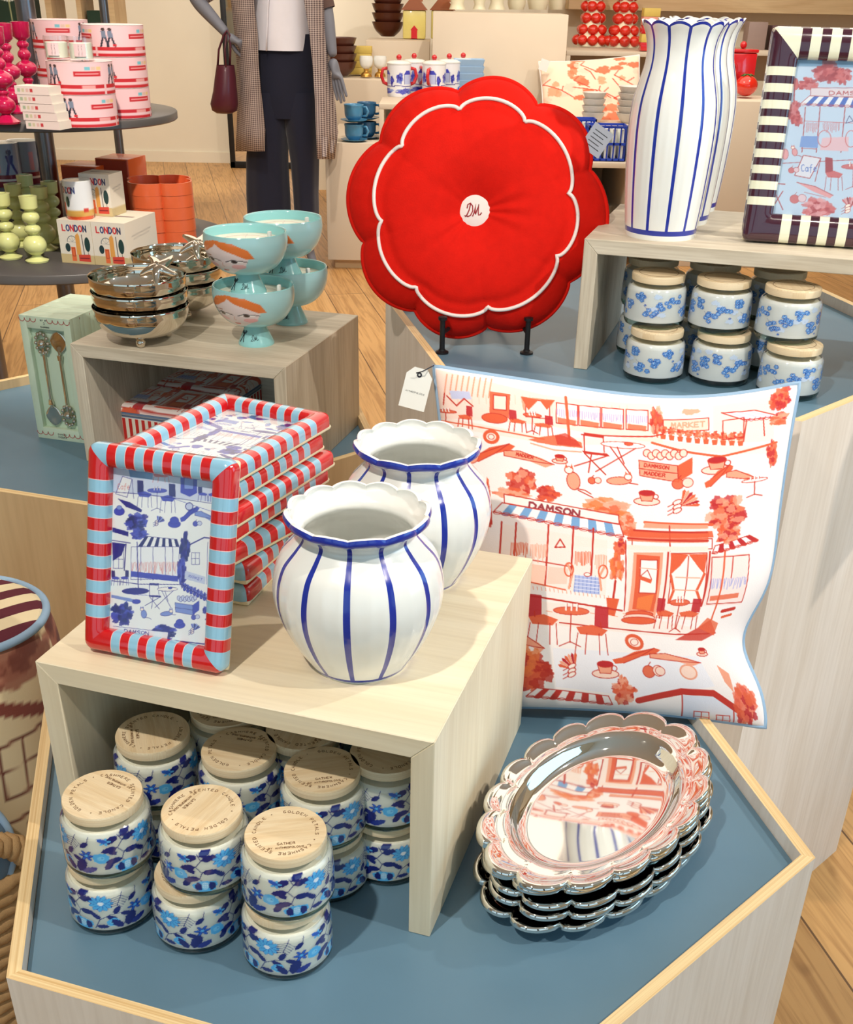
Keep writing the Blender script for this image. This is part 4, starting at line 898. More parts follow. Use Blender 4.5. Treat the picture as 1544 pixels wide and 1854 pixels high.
def damson_large():
    """pink and blue cafe scene, drawn in the units of the black striped frame"""
    Hm = homography([(1212, 352), (1790, 372), (1690, 1140), (1098, 1105)]); c = Canvas(520, 700, (196, 214, 240)); c.T = Hm; k = PINP
    c.poly([(1212, 352), (1790, 372), (1770, 400), (1212, 385)], (140, 180, 220))
    c.tree(1345, 410, 62, 58, (k.dk, k.md, k.acc2), seed=4, n=30); c.tree(1420, 430, 40, 40, (k.dk, k.md), seed=5); c.tree(1545, 420, 50, 60, (k.dk, k.md), seed=9); c.tree(1260, 470, 50, 34, (k.dk, k.md), seed=6); cat(c, 1512, 400, 50, k)
    c.poly([(1275, 485), (1560, 492), (1560, 528), (1275, 520)], (226, 214, 226)); rect(c, 1275, 485, 1600, 526, k); c.text('DAMSON', 1358, 518, 18, 3.2, k.dk, wid=1.3, gap=.4)
    awning(c, 1270, 522, 1600, 532, 1600, 578, 1228, 560, 15, (236, 238, 250), (80, 112, 200), k.dk)
    c.tree(1200, 600, 34, 60, (k.dk, k.md), seed=8, n=20); c.line([(1205, 440), (1200, 560)], 5, k.dk); c.ell(1210, 468, 10, 26, k.md, edge=k.dk); c.tree(1212, 640, 28, 30, (k.md, k.dk), seed=10)
    for x in (1252, 1318, 1430, 1500, 1620): c.line([(x, 575), (x - 14, 790)], 3.6, k.dk)
    curtain(c, 1255, 645, 60, 55, k, k.md, 10); curtain(c, 1330, 645, 80, 55, k, k.md, 12); curtain(c, 1500, 650, 80, 55, k, k.md, 12); c.line([(1250, 640), (1600, 655)], 1.6, k.md); c.line([(1450, 615), (1435, 650), (1468, 640), (1450, 615)], 2.6, (70, 60, 120))
    for x in (1235, 1480): c.poly([(x, 712), (x + 80, 712), (x + 75, 770), (x - 8, 765)], (130, 160, 222)); c.line([(x, 770), (x + 70, 775)], 3, k.dk)
    c.poly([(1330, 720), (1450, 715), (1450, 785), (1320, 780)], (226, 190, 204)); c.ell(1340, 725, 30, 40, None, edge=k.md, ew=3); c.ell(1460, 725, 25, 40, None, edge=k.md, ew=3)
    c.line([(1150, 845), (1600, 820)], 3, k.dk); c.poly([(1245, 805), (1325, 820), (1275, 920), (1205, 905)], (224, 224, 240)); c.line([(1245, 805), (1325, 820), (1275, 920), (1205, 905), (1245, 805)], 3.4, k.dk); c.line([(1325, 820), (1300, 935)], 3, k.dk); c.text('Cafe', 1235, 885, 34, 3, (90, 120, 200), wid=.45, gap=.1)
    chair(c, 1345, 815, 85, 165, k); table(c, 1420, 845, 110, 130, k); chair(c, 1485, 885, 90, 110, k, -1); chair(c, 1560, 820, 80, 160, k, -1); c.ell(1160, 800, 16, 26, k.lt, edge=k.dk); cat(c, 1205, 790, 44, k); fruit(c, 1190, 880, 14, k)
    c.poly([(1215, 940), (1300, 960), (1385, 1005), (1370, 1020), (1290, 985)], k.lt); c.line([(1215, 940), (1300, 960), (1385, 1005)], 3, k.dk); c.line([(1250, 990), (1350, 1015)], 2, k.dk)
    for a_ in ((1115, 945, 1160, 950), (1110, 985, 1150, 1080), (1150, 985, 1100, 1070)): c.line([(a_[0], a_[1]), (a_[2], a_[3])], 4, k.dk)
    fruit(c, 1205, 1025, 22, k); c.tree(1320, 1070, 82, 55, (k.dk, k.md, k.lt), seed=11, n=34); radish(c, 1465, 1070, 52, k, 1.6); c.tree(1600, 1060, 70, 60, (k.dk, k.md), seed=12); cup(c, 1530, 1045, 50, k)
    return c

# ------------------------------------------------------------------ striped picture frames
def make_frame(Wd, Hh, bd, thick, stripe_a, stripe_b, line_m, back_m, art, n_w, n_h, name='picture_frame', R=0.011, ratio=1.0, gw=200):
    """face looks along +Z, foot at y=0"""
    t = thing(name, 'frame', 'picture frame')
    K = 12; prof = [(0, 0)]
    for i in range(K + 1): a = pi * i / K; prof.append((bd / 2 - bd / 2 * cos(a) * (1.0), thick * (.35 + .65 * sin(a) ** .6)))
    prof.append((bd, thick * .15))
    lw = 0.00035
    def ticks(L, n):   # positions along the inner opening, colour of each cell
        inn = L - 2 * bd; out = []; w = inn / n
        for i in range(n):
            a, b_ = bd + i * w, bd + (i + 1) * w
            out += [(a + (lw if i else 0), b_ - (lw if i < n - 1 else 0), i % 2)]
        return out
    # path cells: (start point param, end param, colour) round the rectangle, clockwise from bottom left
    cells = []
    sides = [(0, Wd, n_w), (1, Hh, n_h), (2, Wd, n_w), (3, Hh, n_h)]
    corner_col = {0: (0, 0), 1: (0, 1), 2: (0, 1), 3: (1, 0)}   # corner before side k: colours of its two halves
    def P(side, s_, d):
        if side == 0: return (s_, d)
        if side == 1: return (Wd - d, s_)
        if side == 2: return (Wd - s_, Hh - d)
        return (d, Hh - s_)
    def corner(side, d, q):   # arc at the start of a side, q in -1..1
        cx_, cy_ = R, R
        if d < R - 1e-6:
            a = rad(225 + 45 * q); x, y = R + (R - d) * cos(a), R + (R - d) * sin(a)
        else: x, y = d, d
        return [(x, y), (Wd - y, x), (Wd - x, Hh - y), (y, Hh - x)][side]
    cols_pts = []; colr = []
    for side, L, n in sides:
        for i, q in enumerate(np.linspace(-1, 1, 9)):
            cols_pts.append(('c', side, q)); colr.append(corner_col[side][0] if q < 0 else corner_col[side][1])
        for (a, b_, c_) in ticks(L, n):
            if cols_pts[-1][0] == 's' and a - cols_pts[-1][2] > 1e-6: colr[-1] = 2
            if colr and cols_pts[-1][0] == 'c': pass
            cols_pts.append(('s', side, a)); colr.append(c_); cols_pts.append(('s', side, b_)); colr.append(2)
        colr[-1] = corner_col[(side + 1) % 4][0]
    b = MB(); vs = []; fs = []; ms = []; n = len(cols_pts); k = len(prof)
    for kind, side, q in cols_pts:
        for (d, z) in prof:
            x, y = P(side, q, d) if kind == 's' else corner(side, d, q)
            vs.append((x, y, z))
    # the run between corner arc end and the first tick keeps the corner colour
    for i in range(n):
        i2 = (i + 1) % n; cc = colr[i]
        if cols_pts[i][0] == 'c' and cols_pts[i2][0] == 's': cc = corner_col[cols_pts[i][1]][1]
        for j in range(k - 1): fs.append((i * k + j, i2 * k + j, i2 * k + j + 1, i * k + j + 1)); ms.append(cc)
    b.add(vs, fs, ms); b.build('moulding', [stripe_a, stripe_b, line_m], t, smooth=50)
    MB().box(.001, Wd - .001, .001, Hh - .001, -.0055, .0008, bev=.003).build('backing_board', back_m, t)
    gh = int(gw * (Hh - 2 * bd) / (Wd - 2 * bd)); g = MB().grid(lambda u, v_: (bd * .96 + u * (Wd - 1.92 * bd), bd * .96 + v_ * (Hh - 1.92 * bd), thick * .16), gw, gh)
    uu, vv = np.meshgrid(np.arange(gw + 1) / gw, 1 - np.arange(gh + 1) / gh)
    pic = g.build('picture', M['print_card'], t, cols=art.sample(uu.ravel(), vv.ravel())[:, :3])
    MB().box(bd * .97, Wd - bd * .97, bd * .97, Hh - bd * .97, thick * .2, thick * .2 + .0008).build('glass_pane', M['glass'], pic, smooth=None)
    return t
art_blue = framed_art(BLUP, [(188, 548), (748, 622), (706, 1532), (178, 1418)], (246, 246, 248))
FW, FH, FB, FT = 0.165, 0.2215, 0.0245, 0.017
fr = make_frame(FW, FH, FB, FT, M['red_enamel'], M['sky_enamel'], M['pink_line'], M['cream_lacquer'], art_blue, 11, 13)
def pose(x, y, z, yaw, tilt):
    ex = Vector((cos(yaw), sin(yaw), 0)); bk = Vector((-sin(yaw), cos(yaw), 0)); ey = Vector((0, 0, 1)) * cos(tilt) + bk * sin(tilt)
    return frame_M((x, y, z), ex, ey, ex.cross(ey))
fr.matrix_world = pose(-0.3625, 1.0145, R1Z + .0015, rad(-17), rad(15.6))
fr['label'] = 'red and light blue striped frame standing upright before the stack, blue cafe picture'
G3 = 'flat stack of red and light blue striped frames'
stack_top = 1.135; nst = 7; FTT = (stack_top - R1Z) / nst
for i in range(nst):
    z = R1Z + i * FTT + .0056; top = i == nst - 1
    yaw = rad(154) + (0 if i >= 3 else (rad(9), rad(5), rad(-7))[i])
    # centre of the stack
    cx_, cy_ = -0.244 + (0.004 * ((i * 37) % 5 - 2)), 1.243 + 0.003 * ((i * 13) % 5 - 2)
    ex = Vector((cos(yaw), sin(yaw), 0)); ey = Vector((-sin(yaw), cos(yaw), 0))
    o = Vector((cx_, cy_, z)) - ex * FW / 2 - ey * FH / 2
    lbl = ('red and light blue striped frame lying on top of the flat stack' if top else
           'red and light blue striped frame, %s of the flat stack' % ('lowest', 'second from the bottom', 'third from the bottom', 'middle one', 'third from the top', 'second from the top')[i])
    r = dup(fr, M=frame_M(o, ex, ey, Vector((0, 0, 1))), label=lbl, group=G3)
# black striped frames
art_pink = damson_large()
BW, BH = 0.258, 0.290
bf = make_frame(BW, BH, 0.041, 0.020, M['plum_enamel'], M['ivory_enamel'], M['ivory_enamel'], M['cream_lacquer'], art_pink, 13, 19, R=.010, gw=230)
p0 = at(1341, 436, R3Z)
bf.matrix_world = pose(p0.x, p0.y, R3Z + .001, rad(-14), rad(9)); bf['label'] = 'plum and ivory striped frame with pink cafe picture, front one on the grey riser'; bf['group'] = 'plum and ivory striped frames'
dup(bf, M=pose(p0.x + .010, p0.y + .044, R3Z + .001, rad(-14), rad(8.8)), label='plum and ivory striped frame behind the front one, only its edge showing')

# ------------------------------------------------------------------ cafe print cushion
def square_cushion(name, label, corners, thick, art, n, piping, cloth, group=None, pinch=0.05, back_rgb=(236, 226, 222), edge_r=.004, sag=None, bulge=None, bite=None):
    TL, TR, BR, BL = [Vector(c_) for c_ in corners]; org = (BL + BR) / 2; t = thing(name, label, 'cushion', org, group=group)
    nrm = ((TR - TL) + (BR - BL)).cross((TL - BL) + (TR - BR)).normalized()
    def flat(u, v):
        # edges drawn inward between the corners
        du = pinch * (4 * v * (1 - v)) * (1 - 2 * u) * .5; dv = pinch * (4 * u * (1 - u)) * (1 - 2 * v) * .5
        if sag: dv += sag(u, v)
        if bite: du -= bite(u, v)
        u2, v2 = u + du, v + dv
        return (TL * (1 - u2) + TR * u2) * (1 - v2) + (BL * (1 - u2) + BR * u2) * v2
    def hgt(u, v):
        e = min(1, (max(0, u * (1 - u)) * 4)) ; f_ = min(1, max(0, v * (1 - v)) * 4); k = (e * f_) ** .38
        wr = 0.02 * sin(u * 23 + 5 * sin(v * 3)) * (1 - f_) ** 2 + .02 * sin(v * 21 + 3 * u) * (1 - e) ** 2
        return thick / 2 * (k + wr * k * 2 + (bulge(u, v) if bulge else 0))
    fr_ = MB().grid(lambda u, v: flat(u, v) + nrm * hgt(u, v) - org, n, n)
    uu, vv = np.meshgrid(np.arange(n + 1) / n, np.arange(n + 1) / n)
    fr_.build('printed_front', cloth, t, cols=art.sample(uu.ravel(), vv.ravel())[:, :3], smooth=180)
    MB().grid(lambda u, v: flat(1 - u, v) - nrm * hgt(1 - u, v) - org, 60, 60).build('back', M['white_linen'], t, smooth=180)
    K = 50; ring = [(i / K, 0) for i in range(K)] + [(1, i / K) for i in range(K)] + [(1 - i / K, 1) for i in range(K)] + [(0, 1 - i / K) for i in range(K)]
    MB().tube([flat(u, v) - org for u, v in ring], edge_r, 10, closed=True).build('piping', piping, t, smooth=180)
    return t, flat, org
art_red = cafe_cushion_art()
TLc = aty(786, 664, 1.475); TRc = aty(1446, 694, 1.385); BRc = at(1385, 1316, .7175); BLc = Vector((0.035, 1.275, .7175))
cush, cflat, corg = square_cushion('square_cushion', 'large square cushion with orange-red cafe print and pale blue piping, against the right table',
    (TLc, TRc, BRc, BLc), 0.125, art_red, 560, M['blue_piping'], M['print_cloth'], sag=lambda u, v: 0.028 * (4 * u * (1 - u)) * (1 - v) + (-.012 * sin(2 * pi * u) * (1 - v)), bite=lambda u, v: .075 * u ** 3 * math.exp(-((v - .74) / .13) ** 2))
cush['group'] = 'cafe print cushions'
# swing tag on the cushion corner
tg = thing('swing_tag', 'white paper swing tag hanging at the top left corner of the cafe cushion', 'price tag', TLc + Vector((-.012, -.03, 0)))
ex = Vector((.97, -.2, -.18)).normalized(); ez = Vector((-.15, -1, .35)); ez = (ez - ex * ez.dot(ex)).normalized(); ey = ez.cross(ex)
Mt = frame_M((-.012, 0, -.022), ex, ey, ez)
MB().prism([(-.018, -.027), (.018, -.027), (.018, .018), (.009, .028), (-.009, .028), (-.018, .018)], -.0004, .0004, M=Mt).stroke([[(p_[0] - .0135, p_[1] - .006) for p_ in st] for st in text_strokes('ANTHROPOLOGIE', .0022, .7, .3)], .0003, Mt @ T(0, 0, .0004), .00015, 1).build('card', [M['tagcard'], M['ink']], tg, smooth=None)
MB().tube([(-.012 + .0, 0, 0), (-.004, -.003, .003), (.006, .006, .006), (.012, .03, .002)], .0008, 6).lathe([(.0015, .0005), (.0035, .0005), (.0035, .0009), (.0015, .0009)], 20, M=Mt @ T(0, .019, 0), close=True).build('cord', M['ink'], tg)

# ------------------------------------------------------------------ red flower cushion on its stand
def flower_cushion():
    ctr = aty(862, 384, 1.905); Rr = 0.208; t = thing('flower_cushion', 'round red scalloped flower cushion with white piping and a monogram badge, on a black stand', 'cushion')
    yaw = rad(-6); tl = rad(13); ex = Vector((cos(yaw), sin(yaw), 0)); bk = Vector((-sin(yaw), cos(yaw), 0)); ey = Vector((0, 0, 1)) * cos(tl) + bk * sin(tl); ez = ex.cross(ey)
    t.matrix_world = frame_M(ctr, ex, ey, ez)
    def valley_list(pts):
        out = []
        for x, y in pts: out.append(math.atan2(384 - y, x - 862) % (2 * pi))
        return sorted(out)
    OV = valley_list([(815, 168), (968, 188), (1063, 305), (1043, 500), (895, 592), (748, 575), (656, 445), (684, 272)])
    IV = valley_list([(826, 217), (944, 232), (1019, 352), (1006, 452), (895, 547), (762, 520), (698, 408), (735, 287)])
    def lobes(th, V, depth, pw):
        th %= 2 * pi
        for i in range(len(V)):
            a = V[i]; b_ = V[(i + 1) % len(V)]; s_ = (b_ - a) % (2 * pi); q = (th - a) % (2 * pi)
            if q <= s_: return 1 - depth + depth * (sin(pi * q / s_) ** pw)
        return 1
    nA, nR = 360, 60
    def outl(th): return Rr * 1.0 * lobes(th, OV, .105, .75) * (1.0 + .03 * cos(2 * th))
    def h(th, q):   # half thickness at relative radius q
        edge = (max(0, 1 - q ** 3.2)) ** .62; dim = 1 - .62 * math.exp(-(q / .24) ** 1.5); v_ = (lobes(th, OV, 1, .8)); wr = 1 - .12 * (1 - v_) * q ** 5
        pl = .022 * sin(th * 13 + 2.5 * sin(th * 3)) * math.exp(-((q - .30) / .20) ** 2) * (.5 + .5 * sin(th * 2 + 1)) + .014 * sin(th * 46 + sin(th * 5)) * math.exp(-((q - .93) / .09) ** 2)
        seam = -.06 * math.exp(-((q - .74) / .035) ** 2)
        return .062 * edge * (dim * wr + pl + seam)
    def rad_at(th, q): return q * (Rr * .95 + (outl(th) - Rr * .95) * q ** 3)
    def q_of(th, r):
        a, b_ = 0.0, 1.0
        for _ in range(24):
            m_ = (a + b_) / 2
            if rad_at(th, m_) < r: a = m_
            else: b_ = m_
        return (a + b_) / 2
    def side(sg):
        b = MB()
        vs = [(0, 0, sg * h(0, 0))]; fs = []
        for j in range(1, nR + 1):
            q = j / nR
            for i in range(nA): th = 2 * pi * i / nA; r = outl(th) * q; vs.append((rad_at(th, q) * cos(th), rad_at(th, q) * sin(th), sg * h(th, q)))
        for i in range(nA):
            i2 = (i + 1) % nA; fs.append((0, 1 + i, 1 + i2) if sg > 0 else (0, 1 + i2, 1 + i))
            for j in range(nR - 1): q = (1 + j * nA + i, 1 + (j + 1) * nA + i, 1 + (j + 1) * nA + i2, 1 + j * nA + i2); fs.append(q if sg > 0 else q[::-1])
        return b.add(vs, fs)
    side(1).build('front', M['red_linen'], t, smooth=180); side(-1).build('back', M['red_linen'], t, smooth=180)
    MB().tube([(outl(a) * cos(a), outl(a) * sin(a), 0) for a in np.linspace(0, 2 * pi, 240, endpoint=False)], .0042, 8, closed=True).build('edge_piping', M['red_linen'], t, smooth=180)
    def inr(th): return Rr * .80 * lobes(th, IV, .11, .42) * (1 + .0 * cos(th))
    MB().tube([(inr(a) * cos(a), inr(a) * sin(a), h(a, q_of(a, inr(a))) + .0018) for a in np.linspace(0, 2 * pi, 400, endpoint=False)], .0030, 8, closed=True).build('white_piping', M['white_linen'], t, smooth=180)
    z0 = h(0, 0) + .0095
    b = MB().lathe([(.0255, -.009), (.0257, .001), (.022, .003), (.0008, .0036)], 48, M=T(0, 0, z0)); s_ = .021
    b.stroke([[(x * s_ - .0155, y * s_ - .010) for x, y in st] for st in DM], .0018, T(0, 0, z0 + .0033), .0006, 1); b.build('badge', [M['white_linen'], mat('maroon_thread', (150, 30, 40), .7)], t)
    # sewn-in care label at the right shoulder
    a = rad(33.5); r = outl(a); lt = Matrix.Translation((r * cos(a) + .014, r * sin(a) + .0, .004)) @ Rz(rad(-32))
    MB().box(-.018, .018, -.021, .021, -.0003, .0003, M=lt).stroke([[(-.012, .012 - .006 * k), (.012 - .004 * (k % 2), .012 - .006 * k)] for k in range(5)], .0012, lt @ T(0, 0, .0003), .0001, 1).build('care_label', [mat('grey_label', (176, 186, 200), .6), M['ink']], t, smooth=None, label='grey care label')
    return t
flower_cushion()
def cushion_stand():
    t = thing('display_stand', 'black iron stand with two upright prongs holding the red flower cushion', 'stand', (0.088, 1.86, DR))
    for i, (x, y) in enumerate(((800, 640), (953, 641))):
        p_ = at(x, y, DR) - Vector((0.088, 1.86, DR)); q = p_ + Vector((0, .002, 0)); 
        b = MB().lathe([(.0008, 0), (.011, 0), (.011, .003), (.006, .005), (.0055, .007)], 24, M=T(q.x, q.y, 0)).tube([(q.x, q.y, .004), (q.x, q.y, .056)], .0045, 12)
        b.lathe([(.0008, 0), (.0075, .001), (.0075, .0055), (.0008, .007)], 20, M=T(q.x, q.y, .055)); b.build('front_prong', M['black'], t)
        MB().tube([(q.x, q.y, .034), (q.x * .9 + .003, q.y + .02, .036), (q.x * .7, q.y + .09, .030), (q.x * .45, .14, .012), (q.x * .4, .15, .0035)], .0035, 10).build('arm', M['black'], t)
    MB().tube([(-.035, .13, .0055), (.035, .13, .0055)], .0035, 8).tube([(0, .13, .0055), (0, .125, .06), (0, .11, .20)], .004, 8).build('back_rest', M['black'], t)
    return t
cushion_stand()

# ------------------------------------------------------------------ scalloped oval trays
def make_tray():
    t = thing('oval_tray', 'tray', 'tray'); ax, ay = .182, .107; nl = 16; n = nl * 16
    # arc-length spaced lobes round the ellipse
    th = np.linspace(0, 2 * pi, 4001); ds = np.hypot(ax * np.sin(th), ay * np.cos(th)); cum = np.r_[0, np.cumsum((ds[1:] + ds[:-1]) / 2 * np.diff(th))]; cum /= cum[-1]
    ths = np.interp(np.arange(n) / n, cum, th)
    rows = [(.001, .0035, 0), (.30, .0035, 0), (.59, .0035, 0), (.612, .0036, 0), (.655, .0045, 0), (.70, .009, 0), (.735, .016, 0), (.76, .0195, 0), (.80, .0215, .2), (.84, .0205, .4), (.88, .0205, .6), (.93, .0232, .85), (.965, .0247, 1), (.99, .0250, 1), (1.002, .0238, 1), (1.007, .0215, 1), (1.008, .0190, 1), (1.005, .0190, 1), (1.002, .0212, 1), (.992, .0232, 1), (.965, .0233, 1), (.93, .0212, .85), (.88, .0190, .6), (.80, .0195, .2), (.755, .0175, 0), (.725, .0125, 0), (.69, .006, 0), (.645, .0012, 0), (.60, 0, 0), (.001, 0, 0)]
    vs = []; fs = []
    for q, z, lb in rows:
        for i in range(n):
            a = ths[i]; ph = (i / n * nl) % 1.0; lob = abs(sin(pi * ph)) ** .55
            g = q * (1 + .085 * lb * (lob - .75)); e = 1 + (1 - min(1, q)) * .0
            vs.append((ax * g * cos(a), ay * g * sin(a) * (1.0), z + (.0045 * (lob) * max(0, lb - .3) if lb > .3 else 0)))
    for j in range(len(rows) - 1):
        for i in range(n): i2 = (i + 1) % n; fs.append((j * n + i, j * n + i2, (j + 1) * n + i2, (j + 1) * n + i))
    MB().add(vs, fs).build('tray_body', M['chrome'], t, smooth=70)
    return t
tr = make_tray(); tc = (0.206, 1.004); tyaw = rad(52)
for i in range(5):
    z = DF + .0003 + i * .0145; w = ('bottom', 'second from bottom', 'middle', 'second from top', 'top')[i]
    lbl = 'scalloped oval mirror-finish metal tray, %s one of the nested stack' % w
    loc = (tc[0] + .003 * ((i * 3) % 4 - 1.5), tc[1] + .003 * ((i * 5) % 4 - 1.5), z)
    if i == 0: tr.location = loc; tr.rotation_euler = (0, 0, tyaw); tr['label'] = lbl; tr['group'] = 'stack of scalloped metal trays'
    else: dup(tr, loc, tyaw + rad((i * 7) % 5 - 2), lbl)

# ------------------------------------------------------------------ silver bowls with starfish
def make_silver():
    t = thing('metal_bowl', 'bowl', 'bowl'); Rb = .095
    out = [(.0008, .012), (.033, .0125), (.057, .018), (.076, .030), (.086, .045), (.0895, .058), (.0888, .064), (.0905, .0675)]
    inn = [(.0897, .0683), (.0873, .065), (.0878, .058), (.084, .045), (.074, .032), (.055, .020), (.033, .0145), (.0008, .014)]
    out = [(r * .975, z) for r, z in out]; inn = [(r * .975, z) for r, z in inn]; MB().lathe(spl(out, 24) + spl(inn, 24), 96, close=True, rad_fn=lambda a, j: 1 + .006 * sin(a * 9) * sin(a * 4)).build('bowl_body', M['chrome_warm'], t, smooth=70)
    for k in range(3):
        a = rad(-90 + 120 * k); MB().sphere((.045 * cos(a), .045 * sin(a), .0085), .0092, 16).build('ball_foot', M['chrome_warm'], t, smooth=180)
    b = MB()
    for k in range(5):
        a = 2 * pi * k / 5 + .3; pts = [(r * cos(a + .25 * r / .03), r * sin(a + .25 * r / .03), .004 * cos(r / .034 * 1.9)) for r in np.linspace(0, .033, 7)]
        b.tube(pts, [.0095, .0092, .0083, .0070, .0056, .0042, .0025], 12)
    b.sphere((0, 0, .003), .0095, 14)
    Ms = T(.040, -.012, .076) @ Matrix.Rotation(rad(-16), 4, 'Y') @ Matrix.Rotation(rad(38), 4, 'X') @ Matrix.Scale(1.12, 4)
    b.v = [tuple(Ms @ Vector(p_)) for p_ in b.v]; b.build('starfish', M['chrome_warm'], t, smooth=180)
    return t
sb = make_silver(); G4 = 'nested silver bowls on the left riser'
c1 = at(252, 496, 1.128); c2_ = at(322, 456, 1.128); first = True
for stack, (c_, n_) in enumerate(((c1, 3), (c2_, 3))):
    for i in range(n_):
        z = R2Z + .0003 + i * .0275; w = ('bottom', 'middle', 'top')[i]; lbl = 'silver starfish bowl, %s one of the %s stack on the left riser' % (w, ('front', 'rear')[stack])
        loc = (c_.x + .004 * ((i * 3) % 3 - 1), c_.y + .003 * (i % 2), z)
        if first: sb.location = loc; sb['label'] = lbl; sb['group'] = G4; first = False; sb.rotation_euler = (0, 0, 0.1)
        else: 
            r = dup(sb, loc, .1 + .08 * i + (.35 if stack else 0), lbl)
# ------------------------------------------------------------------ turquoise face bowls
def face_art():
    c = Canvas(1000, 420, (166, 214, 218), lambda x, y: (x / 1000, y / 420)); skin = (232, 214, 214); hair = (222, 120, 56)
    fx = 500
    c.poly([(fx - 120, 130), (fx - 40, 60), (fx + 60, 70), (fx + 128, 190), (fx + 110, 290), (fx + 30, 380), (fx - 40, 380), (fx - 105, 290)], skin, .95)
    c.ell(fx - 70, 290, 34, 24, (236, 176, 178), .8); c.ell(fx + 78, 290, 36, 26, (236, 168, 170), .8)
    c.poly([(fx - 20, 30), (fx + 60, 50), (fx + 122, 110), (fx + 150, 200), (fx + 118, 205), (fx + 60, 150), (fx + 10, 110), (fx - 25, 60)], hair); c.poly([(fx - 25, 30), (fx - 90, 60), (fx - 128, 130), (fx - 128, 180), (fx - 80, 150), (fx - 35, 100), (fx - 15, 55)], hair)
    c.line([(fx - 120, 200), (fx - 60, 190)], 6, (160, 90, 50)); 
    for s_ in (-1, 1):
        ex_ = fx + 62 * s_; c.poly([(ex_ - 38, 238), (ex_ - 10, 218), (ex_ + 26, 222), (ex_ + 40, 240), (ex_, 250)], (244, 240, 238)); c.ell(ex_, 235, 15, 15, (60, 44, 40)); c.line([(ex_ - 40, 240), (ex_ - 10, 217), (ex_ + 28, 221), (ex_ + 58, 236)], 7, (38, 34, 44))
    c.line([(fx + 2, 250), (fx - 6, 290), (fx + 8, 296)], 3, (210, 150, 140)); c.ell(fx, 338, 20, 10, (206, 84, 84)); c.line([(fx - 22, 336), (fx + 22, 336)], 3, (150, 40, 50))
    return c
def make_face_bowl():
    t = thing('footed_bowl', 'bowl', 'bowl'); fa = face_art()
    body = spl([(.020, .0365), (.042, .0405), (.0605, .054), (.0715, .073), (.0755, .092), (.0745, .108)], 70); n = 260; cols = []
    for j, (r, z) in enumerate(body):
        u = np.arange(n) / n; cols.append(fa.sample((u * 1.6 + .7 - .0) % 1.6 - .0 if False else np.clip(((u - .75 + .5) % 1.0 - .5) * 1.08 + .5, 0, 1), np.full(n, 1 - (z - .0365) / .0715))[:, :3])
    # zero angle of the drawing faces -Y
    MB().lathe(body, n, close=True).build('painted_body', M['print_gloss'], t, cols=np.concatenate(cols), smooth=70)
    MB().lathe([(.0745, .108), (.0738, .1095), (.072, .1092), (.0712, .105), (.0712, .092), (.067, .073), (.055, .058), (.0008, .050)], 80, close=True).build('inner_wall', M['turq'], t, smooth=70)
    foot = spl([(.0335, 0), (.0335, .003), (.0285, .014), (.0215, .030), (.0195, .038), (.022, .041)], 24)
    fb = MB().lathe([(.0008, .0005)] + foot, 64)
    def onfoot(x, y):   # wrap strokes round the front of the foot
        r = np.interp(y, [z for _, z in foot[:20]], [r for r, _ in foot[:20]]) + .0006; a = -pi / 2 + x / .027; return (r * cos(a), r * sin(a), y)
    for base_x, st_l, w in ((-.011, [[(0, .022), (.003, .028), (.006, .027), (.0035, .023), (-.001, .023), (-.0055, .027), (-.007, .023), (-.003, .022), (0, .022)], [(0, .022), (-.003, .014), (-.005, .007)], [(0, .022), (.002, .012), (.0035, .008)]], .0014), (.006, [[(x * .0105, y * .0105 + .011) for x, y in st] for st in DM], .0007)):
        for st in st_l:
            P_ = [onfoot(base_x + x, y) for x, y in st]; fb.tube(P_, w / 2, 6, 1)
    fb.build('foot', [M['turq'], M['ink']], t, smooth=60)
    return t
def add_candle(t):
    b = MB().lathe([(.0008, .092), (.069, .092), (.0705, .0925), (.0705, .090)], 64); wx = b.build('wax', M['wax'], t); t = wx
    MB().tube([(0, 0, .092), (.001, 0, .099), (.004, .001, .103)], .0009, 6).build('wick', M['white_linen'], t)
    MB().lathe([(.046 , .0923), (.0465, .0926), (.047, .0923)], 72, rad_fn=lambda a, j: 1 + .03 * abs(sin(6 * a)), close=True).build('paper_rim', mat('pink_ring', (226, 190, 180), .7), t)
    MB().box(.052, .058, -.004, .004, .092, .114, bev=.002).build('candle_label', M['tagcard'], t)
fb0 = make_face_bowl(); add_candle(fb0); G5 = 'turquoise footed face bowls on the left riser'
ca = base(465, 630, R2Z, .0335); 
yawf = rad(-24)
fb0.location = (ca.x, ca.y, R2Z); fb0.rotation_euler = (0, 0, yawf); fb0['label'] = 'turquoise footed bowl painted with a red-haired face, bottom of the front pair'; fb0['group'] = G5
dup(fb0, (ca.x - .010, ca.y + .006, R2Z + .0925), yawf - .1, 'turquoise footed bowl painted with a red-haired face, stacked on top of the front one')
dup(fb0, (ca.x + .047, ca.y + .155, R2Z), yawf - .3, 'turquoise footed bowl, bottom of the rear pair beside the mannequin')
dup(fb0, (ca.x + .040, ca.y + .148, R2Z + .0925), yawf - .05, 'turquoise footed bowl, on top of the rear pair')

